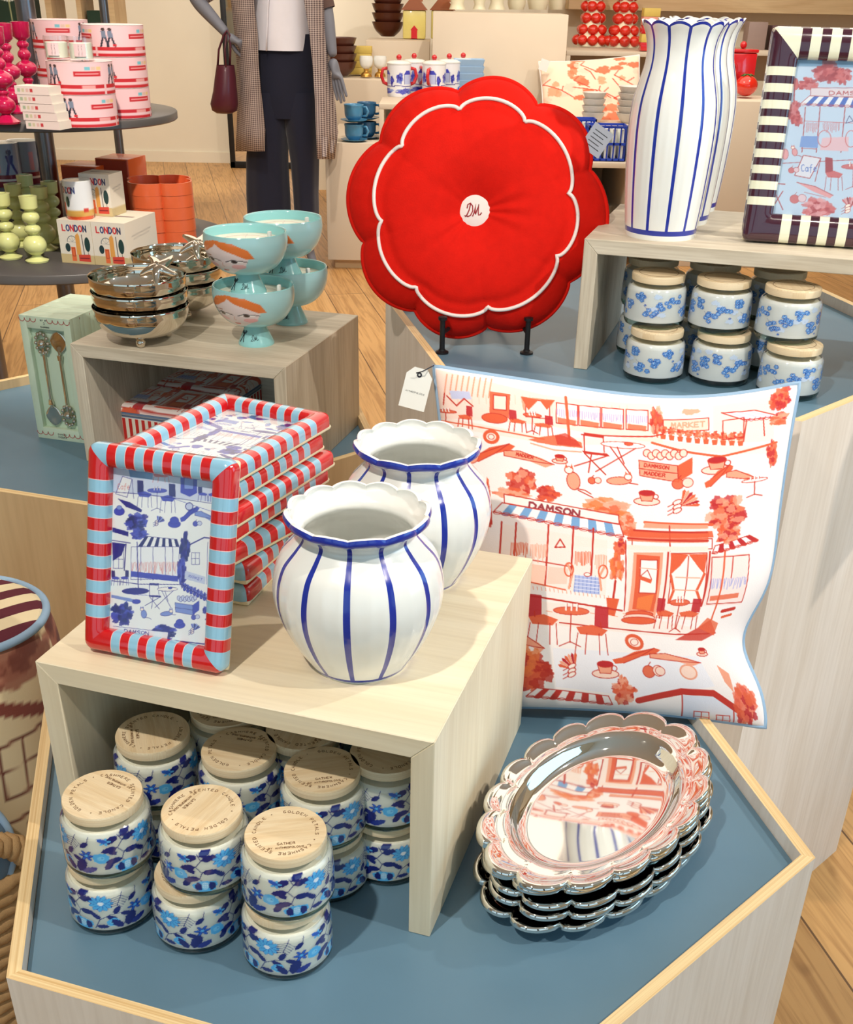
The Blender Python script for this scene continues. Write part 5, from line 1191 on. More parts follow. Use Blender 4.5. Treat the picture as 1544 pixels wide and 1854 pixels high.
# ------------------------------------------------------------------ spoon gift boxes
def spoon(b, Mx, L=.15, seed=0):
    def tub(pts, r, n=10): b.tube([Mx @ Vector(p_) for p_ in pts], r, n)
    bm = []; nU, nV = 16, 22
    vs = []; fs = []
    for j in range(nV + 1):
        for i in range(nU):
            a = 2 * pi * i / nU; q = j / nV; r = sin(pi * min(.999, q + .001)) ** .6; x = .0135 * r * cos(a) * (1 + .18 * (0.5 - q)); y = -L / 2 + .042 * q; z = .005 * sin(a) * r * .5 - .004 * sin(pi * q) * (1 - (x / .0135) ** 2) + .006
            vs.append(Mx @ Vector((x, y, z)))
    for j in range(nV):
        for i in range(nU): i2 = (i + 1) % nU; fs.append((j * nU + i, j * nU + i2, (j + 1) * nU + i2, (j + 1) * nU + i))
    b.add(vs, fs)
    tub([(0, -L / 2 + .038, .006), (0, -L / 2 + .06, .008), (0, L / 2 - .035, .007), (0, L / 2 - .02, .007)], [.003, .0025, .003, .004])
    tub([(0, -L / 2 + .046, .007), (0, -L / 2 + .056, .008)], [.006, .0045])
    b.sphere((Mx @ Vector((0, L / 2 - .026, .007))), .0095, 12, sc=(1, 1, 1)); r_ = np.random.RandomState(seed)
    for k in range(12):
        a = 2 * pi * k / 12; b.sphere(Mx @ Vector((.0105 * cos(a), L / 2 - .025 + .020 * sin(a), .007)), .0042, 8)
def make_spoon_box():
    w, h, d = .112, .252, .036; t = thing('spoon_gift_box', 'box', 'gift box')
    b = MB(); bd = .0155; bt = .024
    b.box(0, w, 0, d, 0, h) if False else None
    b.box(0, w, .012, d, 0, h, bev=.0008); b.box(0, bd, 0, .0125, 0, h, bev=.0006); b.box(w - bd, w, 0, .0125, 0, h, bev=.0006); b.box(bd - .001, w - bd + .001, 0, .0125, 0, bt, bev=.0006); b.box(bd - .001, w - bd + .001, 0, .0125, h - bt, h, bev=.0006)
    Mf = frame_M((0, -.0001, 0), (1, 0, 0), (0, 0, 1), (0, -1, 0)); sc = .0125
    for (x0, n_, y) in ((.0, 3, h - .004), (w - 4 * sc, 4, h - .004), (.0, 3, .016), (w - 4 * sc, 4, .016)):
        for k in range(n_): b.stroke([[(x0 + sc * k + sc * .5 - sc * .5 * cos(a), y - .0075 * sin(a) ** .8 if 0 < a < pi else y) for a in np.linspace(0, pi, 9)]], .0012, Mf, .0002, 1)
    for tx, x, y, hh in (('SET OF', .047, h - .008, .0026), ('3', .053, h - .015, .005), ('TEASPOONS', .0455, h - .021, .0024), ('DAMSON', .048, .011, .0036), ('MADDER', .048, .005, .0036)): b.stroke([[(x + p_[0], y + p_[1]) for p_ in st] for st in text_strokes(tx, hh)], .0006, Mf, .0002, 2)
    b.build('carton', [M['mint_card'], mat('brick_red_ink', (176, 50, 50), .6), M['ink']], t, smooth=30)
    for k in range(2): s_ = MB(); spoon(s_, frame_M((w * (.36 if k == 0 else .68), .0118, h * (.50 if k == 0 else .50)), (1, 0, 0), (0, 0, 1 if k == 0 else -1), (0, -1, 0)) @ Matrix.Diagonal((1.3, 1.0, 1.0, 1.0)), .195); s_.build('spoon', M['chrome_warm'], t, smooth=60)
    return t
bx = make_spoon_box(); p0 = at(70, 792, DL); p1 = at(152, 803, DL); ex = Vector((p1.x - p0.x, p1.y - p0.y, 0)).normalized(); ey = Vector((-ex.y, ex.x, 0))
for i in range(5):
    p_ = p0 + ey * (.0365 * i) + Vector((0, 0, .0002)); lbl = 'mint green spoon gift box, ' + ('front one showing silver spoons in its window' if i == 0 else ('second', 'third', 'fourth', 'last')[i - 1] + ' in the row behind the windowed front box')
    if i == 0: bx.matrix_world = frame_M(p_, ex, ey, Vector((0, 0, 1))); bx['label'] = lbl; bx['group'] = 'spoon gift boxes in a row'
    else: dup(bx, M=frame_M(p_, ex, ey, Vector((0, 0, 1))), label=lbl)

# ------------------------------------------------------------------ zipped cases under the left riser
def crop_canvas(src, u0, u1, v0, v1): 
    return lambda u, v: src.sample(u0 + (u1 - u0) * u, v0 + (v1 - v0) * v)[:, :3]
def make_case():
    w, d, h = .215, .14, .082; t = thing('zipped_case', 'case', 'case'); smp = crop_canvas(art_red, .30, .72, .42, .72)
    nx, ny = 150, 90; rc = .016
    def rim(q, z, inset=0):   # rounded rectangle outline point for q in 0..1
        K = []
        x0, y0, x1, y1 = inset, inset, w - inset, d - inset; r = max(.001, rc - inset)
        for cx_, cy_, a0 in ((x0 + r, y0 + r, 180), (x1 - r, y0 + r, 270), (x1 - r, y1 - r, 0), (x0 + r, y1 - r, 90)):
            for k in range(7): a = rad(a0 + 90 * k / 6); K.append((cx_ + r * cos(a), cy_ + r * sin(a)))
        return K
    O = rim(0, 0)
    # sides: striped cloth, each stripe its own faces
    ring = []; cc = 0
    for i in range(len(O)):
        a = Vector(O[i]); b_ = Vector(O[(i + 1) % len(O)]); n_ = max(1, int(round((b_ - a).length / .0072)))
        for k in range(n_): ring.append(tuple(a.lerp(b_, k / n_)))
    n = len(ring); b = MB(); vs = []; fs = []; ms = []
    for z in (.004, h - .026, h - .024): vs += [(x, y, z) for x, y in ring]
    for j in range(2):
        for i in range(n): i2 = (i + 1) % n; fs.append((j * n + i, j * n + i2, (j + 1) * n + i2, (j + 1) * n + i)); ms.append(2 if j == 1 else i % 2)
    fs.append(tuple(range(n))[::-1]); ms.append(0); b.add(vs, fs, ms); b.build('striped_side', [mat('red_stripe_cloth', (206, 44, 36), .8), mat('ivory_stripe_cloth', (240, 228, 208), .8), M['white_linen']], t, smooth=60)
    I = rim(0, 0, .0015); z0 = h - .0235
    MB().prism(I, z0 - .002, z0 + .010).build('zip_tape', mat('slate_blue_tape', (120, 140, 172), .7, bump=.6, scale=400), t, smooth=60)
    MB().tube([(x, y, z0 + .004) for x, y in rim(0, 0, .0005)], .0016, 6, closed=True).build('zip', mat('silver_zip', (170, 172, 180), .4, .6), t)
    # lid with domed printed top
    g = MB(); cols = []
    def pt(u, v):
        x, y = u * w, v * d; ex_ = min(x, w - x); ey_ = min(y, d - y); e = min(ex_, ey_); 
        if ex_ < rc and ey_ < rc:
            cx_ = rc if x < w / 2 else w - rc; cy_ = rc if y < d / 2 else d - rc; dd = math.hypot(x - cx_, y - cy_); mx_ = max(abs(x - cx_), abs(y - cy_)); 
            if dd > 1e-6: k = mx_ / dd; x = cx_ + (x - cx_) * k; y = cy_ + (y - cy_) * k; e = rc - mx_
        return (x, y, h - .0135 + .0135 * (1 - max(0, 1 - e / .013) ** 2) ** .5)
    g.grid(pt, nx, ny); uu, vv = np.meshgrid(np.arange(nx + 1) / nx, 1 - np.arange(ny + 1) / ny); g.build('printed_lid', M['print_cloth'], t, cols=smp(uu.ravel(), vv.ravel()), smooth=80)
    return t
cs = make_case(); ex = Vector((0.955, -.297, 0)).normalized(); ey = Vector((.297, .955, 0)); c0 = at(180, 797, DL + .001)
cs.matrix_world = frame_M(c0 , ex, ey, Vector((0, 0, 1))); cs['label'] = 'red striped zipped case with orange print lid, front one in the left riser'; cs['group'] = 'zipped cases in the left riser'
dup(cs, M=frame_M(c0 + ex * .028 + ey * .147 + Vector((0, 0, 0)), ex, ey, Vector((0, 0, 1))), label='red striped zipped case with orange print lid, rear one in shade inside the left riser')

# ------------------------------------------------------------------ round two-tier table on the left
RTX, RTY, ZU, ZL = -1.19, 3.70, 1.245, 0.865
M['dark_top'] = mat('dark_grey_laminate', (84, 80, 78), 0.35, var=0.12, scale=4)
M['steel'] = mat('brushed_steel', (120, 118, 120), 0.28, 0.9, var=0.1)
M['magenta'] = mat('magenta_gloss', (196, 20, 78), 0.18, coat=0.8, var=0.05)
M['lime'] = mat('pale_lime_gloss', (224, 226, 152), 0.25, coat=0.5, var=0.04)
M['orange'] = mat('orange_lacquer', (236, 96, 30), 0.35, coat=0.4, var=0.06)
M['terracotta'] = mat('terracotta_lacquer', (230, 104, 58), 0.35, coat=0.3, var=0.08)
t = thing('round_table', 'round two-tier dark display table on steel posts at the far left', 'table', (RTX, RTY, 0))
def disc(r, z, th): return MB().lathe([(.001, z - th), (r - .004, z - th), (r, z - th + .003), (r, z - .003), (r - .003, z), (.001, z)], 96)
disc(.385, ZU, .024).build('upper_shelf', M['dark_top'], t, smooth=50); disc(.53, ZL, .028).build('lower_shelf', M['dark_top'], t, smooth=50)
for px, py, r in ((102, 405, .030), (224, 335, .017), (-60, 350, .02), (-40, 480, .03)):
    p_ = at(px, py, ZL); MB().lathe([(r, 0), (r, 1.75)], 32, M=T(p_.x - RTX, p_.y - RTY, 0)).build('post', M['steel'], t, smooth=60)
MB().lathe([(.30, 0), (.30, .02), (.02, .02)], 64).build('floor_base', M['dark_top'], t)
def stick_prof(h, w, balls, cup=.10):
    P = [(.0008, 0), (w * .95, .001), (w, .006), (w * .62, h * .06), (w * .34, h * .10)]; z = h * .10; 
    for (r, hh) in balls:
        for k in range(1, 12): a = pi * k / 12; P.append((max(w * .33, r * w * sin(a)), z + hh * h * (1 - cos(a)) / 2))
        z += hh * h
    P += [(w * .4, z), (w * .70, z + h * cup * .4), (w * .76, h - .001), (w * .5, h), (w * .46, h - .012), (.0008, h - .012)]
    return P
def candlestick(mt, h, w, balls, label, group):
    t = thing('candlestick', label, 'candlestick', group=group); P = stick_prof(h, w, balls); st_ = MB().lathe(P, 40).build('turned_stem', mt, t, smooth=50)
    MB().lathe([(w * .34, h - .0118), (w * .34, h - .0105), (.0008, h - .0105)], 24).build('socket', M['black'], st_); return t
balls_g = [(1.0, .32), (.70, .16), (.74, .20)]; balls_m = [(.80, .19), (.45, .08), (.92, .19), (.55, .13), (.5, .10)]
g0 = candlestick(M['lime'], .186, .034, balls_g, '', 'pale green bobbin candlesticks'); m0 = candlestick(M['magenta'], .238, .036, balls_m, '', 'magenta bobbin candlesticks')
for i, (px, py, w) in enumerate(((68, 474, 'frontmost'), (20, 468, 'front left'), (86, 452, 'to the right of the frontmost'), (40, 446, 'between the two front ones'), (104, 440, 'right rear, against the post'), (60, 425, 'rearmost'), (-8, 452, 'leftmost, cut by the picture edge'))):
    p_ = at(px, py, ZL); lbl = 'pale green bobbin candlestick, %s, on the lower shelf' % w
    if i == 0: g0.location = p_; g0['label'] = lbl
    else: dup(g0, p_, 0, lbl)
for i, (px, py, w) in enumerate(((14, 224, 'frontmost'), (-16, 222, 'leftmost'), (28, 205, 'middle'), (58, 196, 'rear, beside the post'), (2, 198, 'rear left'))):
    p_ = at(px, py, ZU); lbl = 'tall magenta bobbin candlestick, %s, on the upper shelf' % w
    if i == 0: m0.location = p_; m0['label'] = lbl
    else: dup(m0, p_, 0, lbl)
# pink round tins
def tin_art():
    c = Canvas(900, 220, (240, 198, 200), lambda x, y: (x / 900, y / 220)); red = (200, 34, 44)
    for y, h in ((152, 26), (196, 24)): c.poly([(0, y), (900, y), (900, y + h), (0, y + h)], red)
    for o in (0, 300, 600):
        c.poly([(o + 30, 60), (o + 150, 60), (o + 150, 96), (o + 30, 96)], red); c.line([(o + 40, 78), (o + 140, 78)], 6, (236, 150, 150))
        for k, cc in enumerate(((120, 190, 200), (226, 190, 170), (236, 200, 140))): c.poly([(o + 80 + k * 26, 30), (o + 102 + k * 26, 30), (o + 102 + k * 26, 54), (o + 80 + k * 26, 54)], cc)
        for x in (0, 30):
            c.poly([(o + 200 + x, 40), (o + 222 + x, 36), (o + 226 + x, 86), (o + 204 + x, 90)], (120, 130, 150)); c.ell(o + 212 + x, 28, 9, 11, (70, 50, 50)); c.line([(o + 208 + x, 88), (o + 196 + x, 146)], 9, (30, 32, 50)); c.line([(o + 220 + x, 88), (o + 232 + x, 146)], 9, (40, 44, 60))
        c.poly([(o + 252, 128), (o + 268, 128), (o + 268, 146), (o + 252, 146)], red); c.poly([(o + 60, 156), (o + 120, 156), (o + 120, 176), (o + 60, 176)], (232, 160, 156)); c.line([(o + 170, 150), (o + 170, 220)], 12, (238, 190, 190))
    return c
tart = tin_art()
def make_tin(r, h):
    t = thing('round_tin', 'tin', 'tin'); rows = [(r, .001 + (h - .002) * k / 50) for k in range(51)]; n = 220
    cols = np.concatenate([tart.sample(np.arange(n) / n, np.full(n, 1 - z / h))[:, :3] for _, z in rows])
    MB().lathe(rows, n, close=True).build('printed_wall', M['print_card'], t, cols=cols, smooth=60)
    MB().lathe([(.0008, h - .0012), (r - .002, h - .0012), (r + .0005, h - .0004), (r + .0005, h), (r - .0015, h + .0006), (r - .003, h - .0003), (.0008, h - .0003)], 64).build('lid', mat('pink_tin_lid', (238, 206, 204), .4), t)
    MB().lathe([(.0008, .0004), (r, .0004), (r, .0012)], 64).build('base', mat('pink_tin_base', (238, 206, 204), .4), t)
    return t
tin0 = make_tin(.087, .079); stacks = [((158, 232), 2, 'front'), ((218, 217), 3, 'right rear'), ((120, 196), 3, 'left rear')]; first = True
for (px, py), n_, w in stacks:
    c_ = base(px, py, ZU, .087); 
    if w == 'right rear': c_ = Vector((c_.x, c_.y + .02, 0))
    if w == 'left rear': c_ = Vector((aty(118, 120, 3.93).x, 3.925, 0))
    for i in range(n_):
        lbl = 'pink and red round tin, %s of the %s stack on the upper shelf' % (('bottom', 'second', 'top')[i] if n_ == 3 else ('bottom', 'top')[i], w)
        z = ZU + .0003 + i * .0802
        if first: tin0.location = (c_.x, c_.y, z); tin0['label'] = lbl; tin0['group'] = 'pink round tins'; tin0.rotation_euler = (0, 0, .8); first = False
        else: dup(tin0, (c_.x, c_.y, z), .8 + .1 * i + px * .01, lbl)
    if w == 'front': tinc = c_
def glass_candle(label, group=None):
    t = thing('glass_candle', label, 'candle', group=group); r, h = .032, .058
    MB().lathe([(.0008, .001), (r, .001), (r, h), (r - .0025, h), (r - .0025, .006), (.0008, .006)], 40, close=True).build('glass_cup', M['glass'], t, smooth=40)
    MB().lathe([(.0008, .0065), (r - .003, .0065), (r - .003, h * .74), (.0008, h * .74)], 40).build('wax', M['wax'], t)
    b = MB(); Mx = lambda x, y: ((r + .0006) * cos(-pi / 2 + x), (r + .0006) * sin(-pi / 2 + x), y)
    for x0, x1, m_ in ((-.5, .45, 0),):
        b.grid(lambda u, v: Mx(x0 + (x1 - x0) * u,   .012 + .030 * v), 10, 3)
    for x in (-.12, .12): b.stroke([[(x, .015), (x + .05, .024), (x, .032), (x + .04, .038)]], .006, lambda px_, py_, pz_: Mx(px_, py_) if pz_ == 0 else tuple(v_ * (1 + .02) if k_ < 2 else v_ for k_, v_ in enumerate(Mx(px_, py_))), .0004, 1)
    b.build('paper_label', [mat('pink_label', (236, 200, 200), .6), M['ink']], t); return t
gc = glass_candle('clear glass candle with a pink label, left one on the front tins', 'glass candles on the pink tins'); gc.location = (tinc.x - .050, tinc.y - .02, ZU + .1606)
dup(gc, (tinc.x + .022, tinc.y - .045, ZU + .1606), .2, 'clear glass candle with dancing figures, right one on the front tins')
mb_art = Canvas(200, 50, (236, 214, 206), lambda x, y: (x, y))
for k, cc in enumerate(((170, 180, 150), (210, 196, 160), (226, 180, 170), (200, 60, 66))): mb_art.poly([(.08 + k * .12, .3), (.16 + k * .12, .3), (.16 + k * .12, .7), (.08 + k * .12, .7)], cc)
def printed_box(name, w, d, h, art, parent, nx=90, ny=60, side=None, card=(232, 222, 206), top=None):
    """carton whose front face (-Y) carries the print"""
    b = MB(); b.grid(lambda u, v: (w * u, 0, h * v), nx, ny); uu, vv = np.meshgrid(np.arange(nx + 1) / nx, 1 - np.arange(ny + 1) / ny); cols = [art.sample(uu.ravel(), vv.ravel())[:, :3]]
    for (o, ex_, ey_, cn) in (((w, 0, 0), (0, d, 0), (0, 0, h), side), ((0, 0, h), (w, 0, 0), (0, d, 0), top), ((0, d, 0), (0, -d, 0), (0, 0, h), None), ((w, d, 0), (-w, 0, 0), (0, 0, h), None), ((0, d, 0), (w, 0, 0), (0, -d, 0), None)):
        n_ = 40 if cn is not None else 1
        b.grid(lambda u, v: tuple(o[k] + ex_[k] * u + ey_[k] * v for k in range(3)), n_, n_); uu, vv = np.meshgrid(np.arange(n_ + 1) / n_, 1 - np.arange(n_ + 1) / n_)
        cols.append(cn.sample(uu.ravel(), vv.ravel())[:, :3] if cn is not None else np.tile(np.array(card, float), ((n_ + 1) ** 2, 1)))
    return b.build(name, M['print_card'], parent, cols=np.concatenate(cols), smooth=None)
p_ = at(48, 233, ZU)
for i in range(5):
    o = printed_box('match_box', .100, .060, .0205, mb_art, None, 60, 12); o.location = (p_.x - .004 * i, p_.y + .0, ZU + .0004 + i * .0208); o.rotation_euler = (0, 0, rad(-14))
    tag(o, 'slim pink match box, %s of the stack before the pink tins' % ('bottom', 'second', 'middle', 'fourth', 'top')[i], 'match box', 'stack of match boxes')
# printed city boxes
def london_art(front=True):
    c = Canvas(240, 260, (228, 220, 206), lambda x, y: (x / 240, y / 260)); c.poly([(0, 205), (240, 205), (240, 260), (0, 260)], (206, 184, 136))
    cl = ((206, 44, 52), (40, 60, 120), (206, 44, 52), (40, 60, 120), (206, 44, 52), (40, 50, 90))
    for k, ch in enumerate('LONDON'): c.text(ch, 34 + k * 30, 64, 34, 8, cl[k], wid=.62)
    c.line([(95 + 36 * cos(a), 130 + 36 * sin(a)) for a in np.linspace(pi, 2 * pi + .4, 16)], 4, (90, 100, 110)); 
    for k in range(5): a = pi + k * .8; c.line([(95, 130), (95 + 34 * cos(a), 130 + 34 * sin(a))], 1.5, (120, 124, 130))
    c.ell(58, 165, 18, 26, (30, 56, 60)); c.poly([(120, 90), (140, 74), (150, 92), (152, 205), (118, 205)], (224, 160, 80)); c.line([(168, 84), (172, 205)], 5, (60, 50, 60)); c.ell(202, 140, 20, 44, (28, 60, 58)); c.line([(202, 180), (202, 205)], 3, (60, 50, 40))
    c.poly([(80, 160), (112, 160), (112, 246), (80, 246)], (226, 108, 60)); c.line([(86, 168), (106, 168), (106, 215), (86, 215), (86, 168)], 3, (160, 60, 40)); c.poly([(130, 205), (215, 200), (215, 245), (130, 245)], (208, 70, 54)); c.line([(140, 226), (205, 224)], 6, (120, 30, 40))
    return c
lart = london_art(); lside = Canvas(80, 80, (232, 222, 204), lambda x, y: (x, y)); lside.poly([(0, .8), (1, .8), (1, 1), (0, 1)], (206, 184, 136)); lside.line([(.2, .35), (.8, .3)], 2, (190, 180, 166)); lside.line([(.25, .42), (.75, .38)], 1.5, (190, 180, 166))
ltop = Canvas(80, 80, (236, 226, 206), lambda x, y: (x, y)); ltop.line([(.2, .5), (.8, .5)], 4, (90, 60, 70))
xa = Vector((.974, -.225, 0)); ya = Vector((.225, .974, 0))
b0 = at(113, 475, ZL + .0005); bw, bh = .106, .122
for k, (off, zz, w) in enumerate((((0, 0), 0, 'lower left'), ((.1075, .002), 0, 'lower right'), ((.055, .045), .1225, 'upper'))):
    o = printed_box('souvenir_box', bw if k < 2 else .096, .20 if k < 2 else .085, bh if k < 2 else .116, lart, None, 120, 130, lside, top=ltop); q = b0 + xa * off[0] + ya * off[1]
    o.matrix_world = frame_M((q.x, q.y, ZL + .0005 + zz), xa, ya, Vector((0, 0, 1)))
    tag(o, 'cream carton printed LONDON with city drawings, %s of three on the round table' % w, 'box', 'printed city gift boxes')
mug_c = Canvas(500, 200, (232, 234, 236), lambda x, y: (x / 500, y / 200)); mug_c.poly([(0, 150), (500, 150), (500, 182), (0, 182)], (214, 166, 84)); mug_c.poly([(0, 182), (500, 182), (500, 200), (0, 200)], (216, 82, 40))
for k, ch in enumerate('LONDON'): mug_c.text(ch, 262 + k * 20, 60, 30, 7, (206, 44, 52) if k % 2 == 0 else (40, 60, 120), wid=.6)
mug_c.ell(330, 105, 14, 30, (28, 60, 58)); mug_c.poly([(285, 110), (310, 110), (310, 170), (285, 170)], (208, 60, 50)); mug_c.poly([(420, 140), (450, 140), (450, 160), (420, 160)], (208, 60, 50))
def mug(r, h, art, label, cat='mug', group=None, handle=True, mt=None):
    t = thing('mug', label, cat, group=group); rows = [(r * .93 + r * .07 * min(1, k / 6), h * k / 40) for k in range(41)]; n = 160
    if art is not None:
        cols = np.concatenate([art.sample(np.arange(n) / n, np.full(n, 1 - z / h))[:, :3] for _, z in rows]); MB().lathe(rows, n, close=True).build('printed_wall', M['print_gloss'], t, cols=cols, smooth=60)
    MB().lathe([(r, h), (r - .001, h + .001), (r - .004, h), (r - .0045, .006), (.0008, .005), (.0008, .001), (r * .9, .0005), (r * .93, .001)], 48).build('inner_wall', mt or M['white_ceramic'], t, smooth=50)
    if handle: MB().tube([(r * .98, 0, h * .8), (r * 1.4, 0, h * .78), (r * 1.55, 0, h * .55), (r * 1.4, 0, h * .3), (r * .98, 0, h * .25)], .006, 10).build('handle', mt or M['white_ceramic'], t, smooth=180)
    return t
q = b0 + xa * .056 + ya * .042; mg = mug(.0405, .104, mug_c, 'tall white mug printed LONDON with an orange base, standing on the lower left carton', handle=False); 
mg.location = (q.x, q.y, ZL + .1232); mg.rotation_euler = (0, 0, rad(0))
q2 = b0 + xa * .040 + ya * .0855
for o in bpy.data.objects:
    if o.name == 'souvenir_box.002': o.matrix_world = frame_M((q2.x, q2.y, ZL + .1232), xa, ya, Vector((0, 0, 1)))
dm_c = Canvas(500, 260, (150, 162, 176), lambda x, y: (x / 500, y / 260))
for y, h, cc in ((185, 24, (120, 30, 50)), (209, 18, (226, 216, 206)), (227, 33, (120, 30, 50))): dm_c.poly([(0, y), (500, y), (500, y + h), (0, y + h)], cc)
for o in (60, 230, 400): dm_c.ell(o + 30, 50, 14, 18, (50, 50, 80)); dm_c.poly([(o + 10, 70), (o + 52, 70), (o + 44, 120), (o + 18, 120)], (44, 56, 110)); dm_c.line([(o + 24, 118), (o + 10, 180)], 14, (50, 62, 120)); dm_c.line([(o + 38, 118), (o + 62, 178)], 14, (50, 62, 120)); dm_c.poly([(o - 44, 60), (o - 20, 60), (o - 20, 170), (o - 44, 170)], (206, 150, 150))
for i, (px, py, w) in enumerate(((16, 343, 'front'), (52, 330, 'right'), (-14, 350, 'left'))):
    p_ = aty(px, 345, 4.06 if i != 0 else 3.99); k = mug(.052, .135, dm_c, 'grey tumbler with maroon stripes and dancing figure, %s one under the upper shelf' % w, 'tumbler', 'striped tumblers', handle=False); k.location = Vector((p_.x, p_.y, ZL + .1155)); k.rotation_euler = (0, 0, i * .9)
o = MB().box(-.19, .17, -.09, .09, 0, .115, bev=.004).build('mug_riser', M['dark_top']); o.location = (aty(20, 345, 4.04).x, 4.03, ZL + .0003); tag(o, 'dark block lifting the striped tumblers above the lower shelf', 'riser')
def drawer_box(px, py, w, d, h, label, rz):
    p_ = aty(px, 300, py); t = thing('orange_box', label, 'box', (p_.x, p_.y, ZL + .0005), rz, 'orange drawer boxes')
    MB().box(0, w, .004, d, 0, h, bev=.0012).build('carton', M['orange'], t); MB().box(.004, w - .004, 0, .0045, .004, h - .004, bev=.0008).box(w * .42, w * .58, -.0006, .001, h * .72, h * .82, 1).build('drawer_front', [mat('rust_card', (176, 62, 36), .6), M['black']], t, smooth=None); return t
drawer_box(108, 3.90, .13, .12, .195, 'orange drawer box behind the printed cartons, left one', rad(-14)); drawer_box(172, 3.93, .12, .13, .215, 'orange drawer box behind the printed cartons, right one', rad(-14))
# clover shaped stacked trays
def clover(n=160, r=.075, off=.045):
    return [((r + off * .55 * abs(cos(2 * a)) ** .7) * cos(a + pi / 4) * 1.0, (r + off * .55 * abs(cos(2 * a)) ** .7) * sin(a + pi / 4)) for a in np.linspace(0, 2 * pi, n, endpoint=False)]
pc = base(300, 446, ZL, .12); cl_ = clover(); first = None
for i in range(5):
    z = ZL + .0005 + i * .0365; hh = .036; n = len(cl_); vs = []; fs = []
    for k_, zz in ((1.15, 0), (1.14, hh), (1.09, hh), (1.07, .010), (.01, .010)): vs += [(x * k_, y * k_, zz) for x, y in cl_]
    for j in range(4):
        for k in range(n): k2 = (k + 1) % n; fs.append((j * n + k, j * n + k2, (j + 1) * n + k2, (j + 1) * n + k))
    fs.append(tuple(range(n))[::-1]); b = MB().add(vs, fs)
    if first is None: o = b.build('clover_tray', M['terracotta'], smooth=50); first = o
    else: o = first.copy(); COL.objects.link(o)
    o.location = (pc.x, pc.y, z); o.rotation_euler = (0, 0, .25 + (i % 2) * .02); tag(o, 'orange clover-shaped lacquer tray, %s of the stack of five on the round table' % ('bottom', 'second', 'middle', 'fourth', 'top')[i], 'tray', 'orange clover trays')

# ------------------------------------------------------------------ mannequin
MY = 7.15
def mp(x, y, dy=0.0): v = aty(x, y, MY + dy); return v
M['mannequin'] = mat('grey_mannequin', (118, 120, 130), 0.5, var=0.04)
M['navy'] = mat('navy_trousers', (15, 19, 42), 0.85, var=0.15, scale=12, sheen=0.2)
M['shirt'] = mat('white_shirt', (232, 230, 238), 0.8, var=0.03)
def check_mat():
    m, nt, b = new_mat('brown_check_wool'); N = nt.nodes; L = nt.links; tc = N.new('ShaderNodeTexCoord'); last = None
    cols_ = []
    sep = N.new('ShaderNodeSeparateXYZ'); L.new(tc.outputs['Object'], sep.inputs[0]); facs = []
    for ax, sc in ((0, 240), (2, 300)):
        mu = N.new('ShaderNodeMath'); mu.operation = 'MULTIPLY'; mu.inputs[1].default_value = sc * 2; L.new(sep.outputs[ax], mu.inputs[0])
        si = N.new('ShaderNodeMath'); si.operation = 'SINE'; L.new(mu.outputs[0], si.inputs[0]); mr = N.new('ShaderNodeMapRange'); mr.inputs[1].default_value = -.2; mr.inputs[2].default_value = .4; L.new(si.outputs[0], mr.inputs[0]); facs.append(mr)
    ad = N.new('ShaderNodeMath'); ad.operation = 'ADD'; L.new(facs[0].outputs[0], ad.inputs[0]); L.new(facs[1].outputs[0], ad.inputs[1]); hf = N.new('ShaderNodeMath'); hf.operation = 'MULTIPLY'; hf.inputs[1].default_value = .5; L.new(ad.outputs[0], hf.inputs[0])
    mx = N.new('ShaderNodeMix'); mx.data_type = 'RGBA'; mx.inputs[6].default_value = (*lin((86, 68, 72)), 1); mx.inputs[7].default_value = (*lin((202, 186, 178)), 1); L.new(hf.outputs[0], mx.inputs[0]); L.new(mx.outputs[2], b.inputs['Base Color']); b.inputs['Roughness'].default_value = .9
    return m
M['check'] = check_mat()
root = mp(510, 330); ORG = Vector((root.x, MY, 0))
mn = thing('mannequin', 'grey shop mannequin in a white shirt, navy trousers and checked coat, one hand on hip', 'mannequin', ORG)
def P3(x, y, dy=0.0): return mp(x, y, dy) - ORG
def skin(name, chain, parent, mt, sub=2, extra=()):
    """chain: list of (point, radius); extra: branches (index of root, [(p, r)...])"""
    vs = [c_[0] for c_ in chain]; rs = [c_[1] for c_ in chain]; es = [(i, i + 1) for i in range(len(chain) - 1)]
    for ri, br in extra:
        last = ri
        for p_, r in br: vs.append(p_); rs.append(r); es.append((last, len(vs) - 1)); last = len(vs) - 1
    me = bpy.data.meshes.new(name); me.from_pydata([tuple(v) for v in vs], es, []); o = bpy.data.objects.new(name, me); COL.objects.link(o)
    sm = o.modifiers.new('Skin', 'SKIN'); sm.use_smooth_shade = True
    for i, sv in enumerate(me.skin_vertices[0].data): r = rs[i]; sv.radius = (r, r) if not isinstance(r, tuple) else r
    me.skin_vertices[0].data[0].use_root = True
    ss = o.modifiers.new('Sub', 'SUBSURF'); ss.levels = sub; ss.render_levels = sub
    dg = bpy.context.evaluated_depsgraph_get(); ev = o.evaluated_get(dg); m2 = bpy.data.meshes.new_from_object(ev)
    bpy.data.objects.remove(o); m2.materials.clear(); m2.materials.append(mt); m2.polygons.foreach_set('use_smooth', np.ones(len(m2.polygons), bool))
    o = bpy.data.objects.new(name, m2); COL.objects.link(o)
    if parent is not None: o.parent = parent
    return o
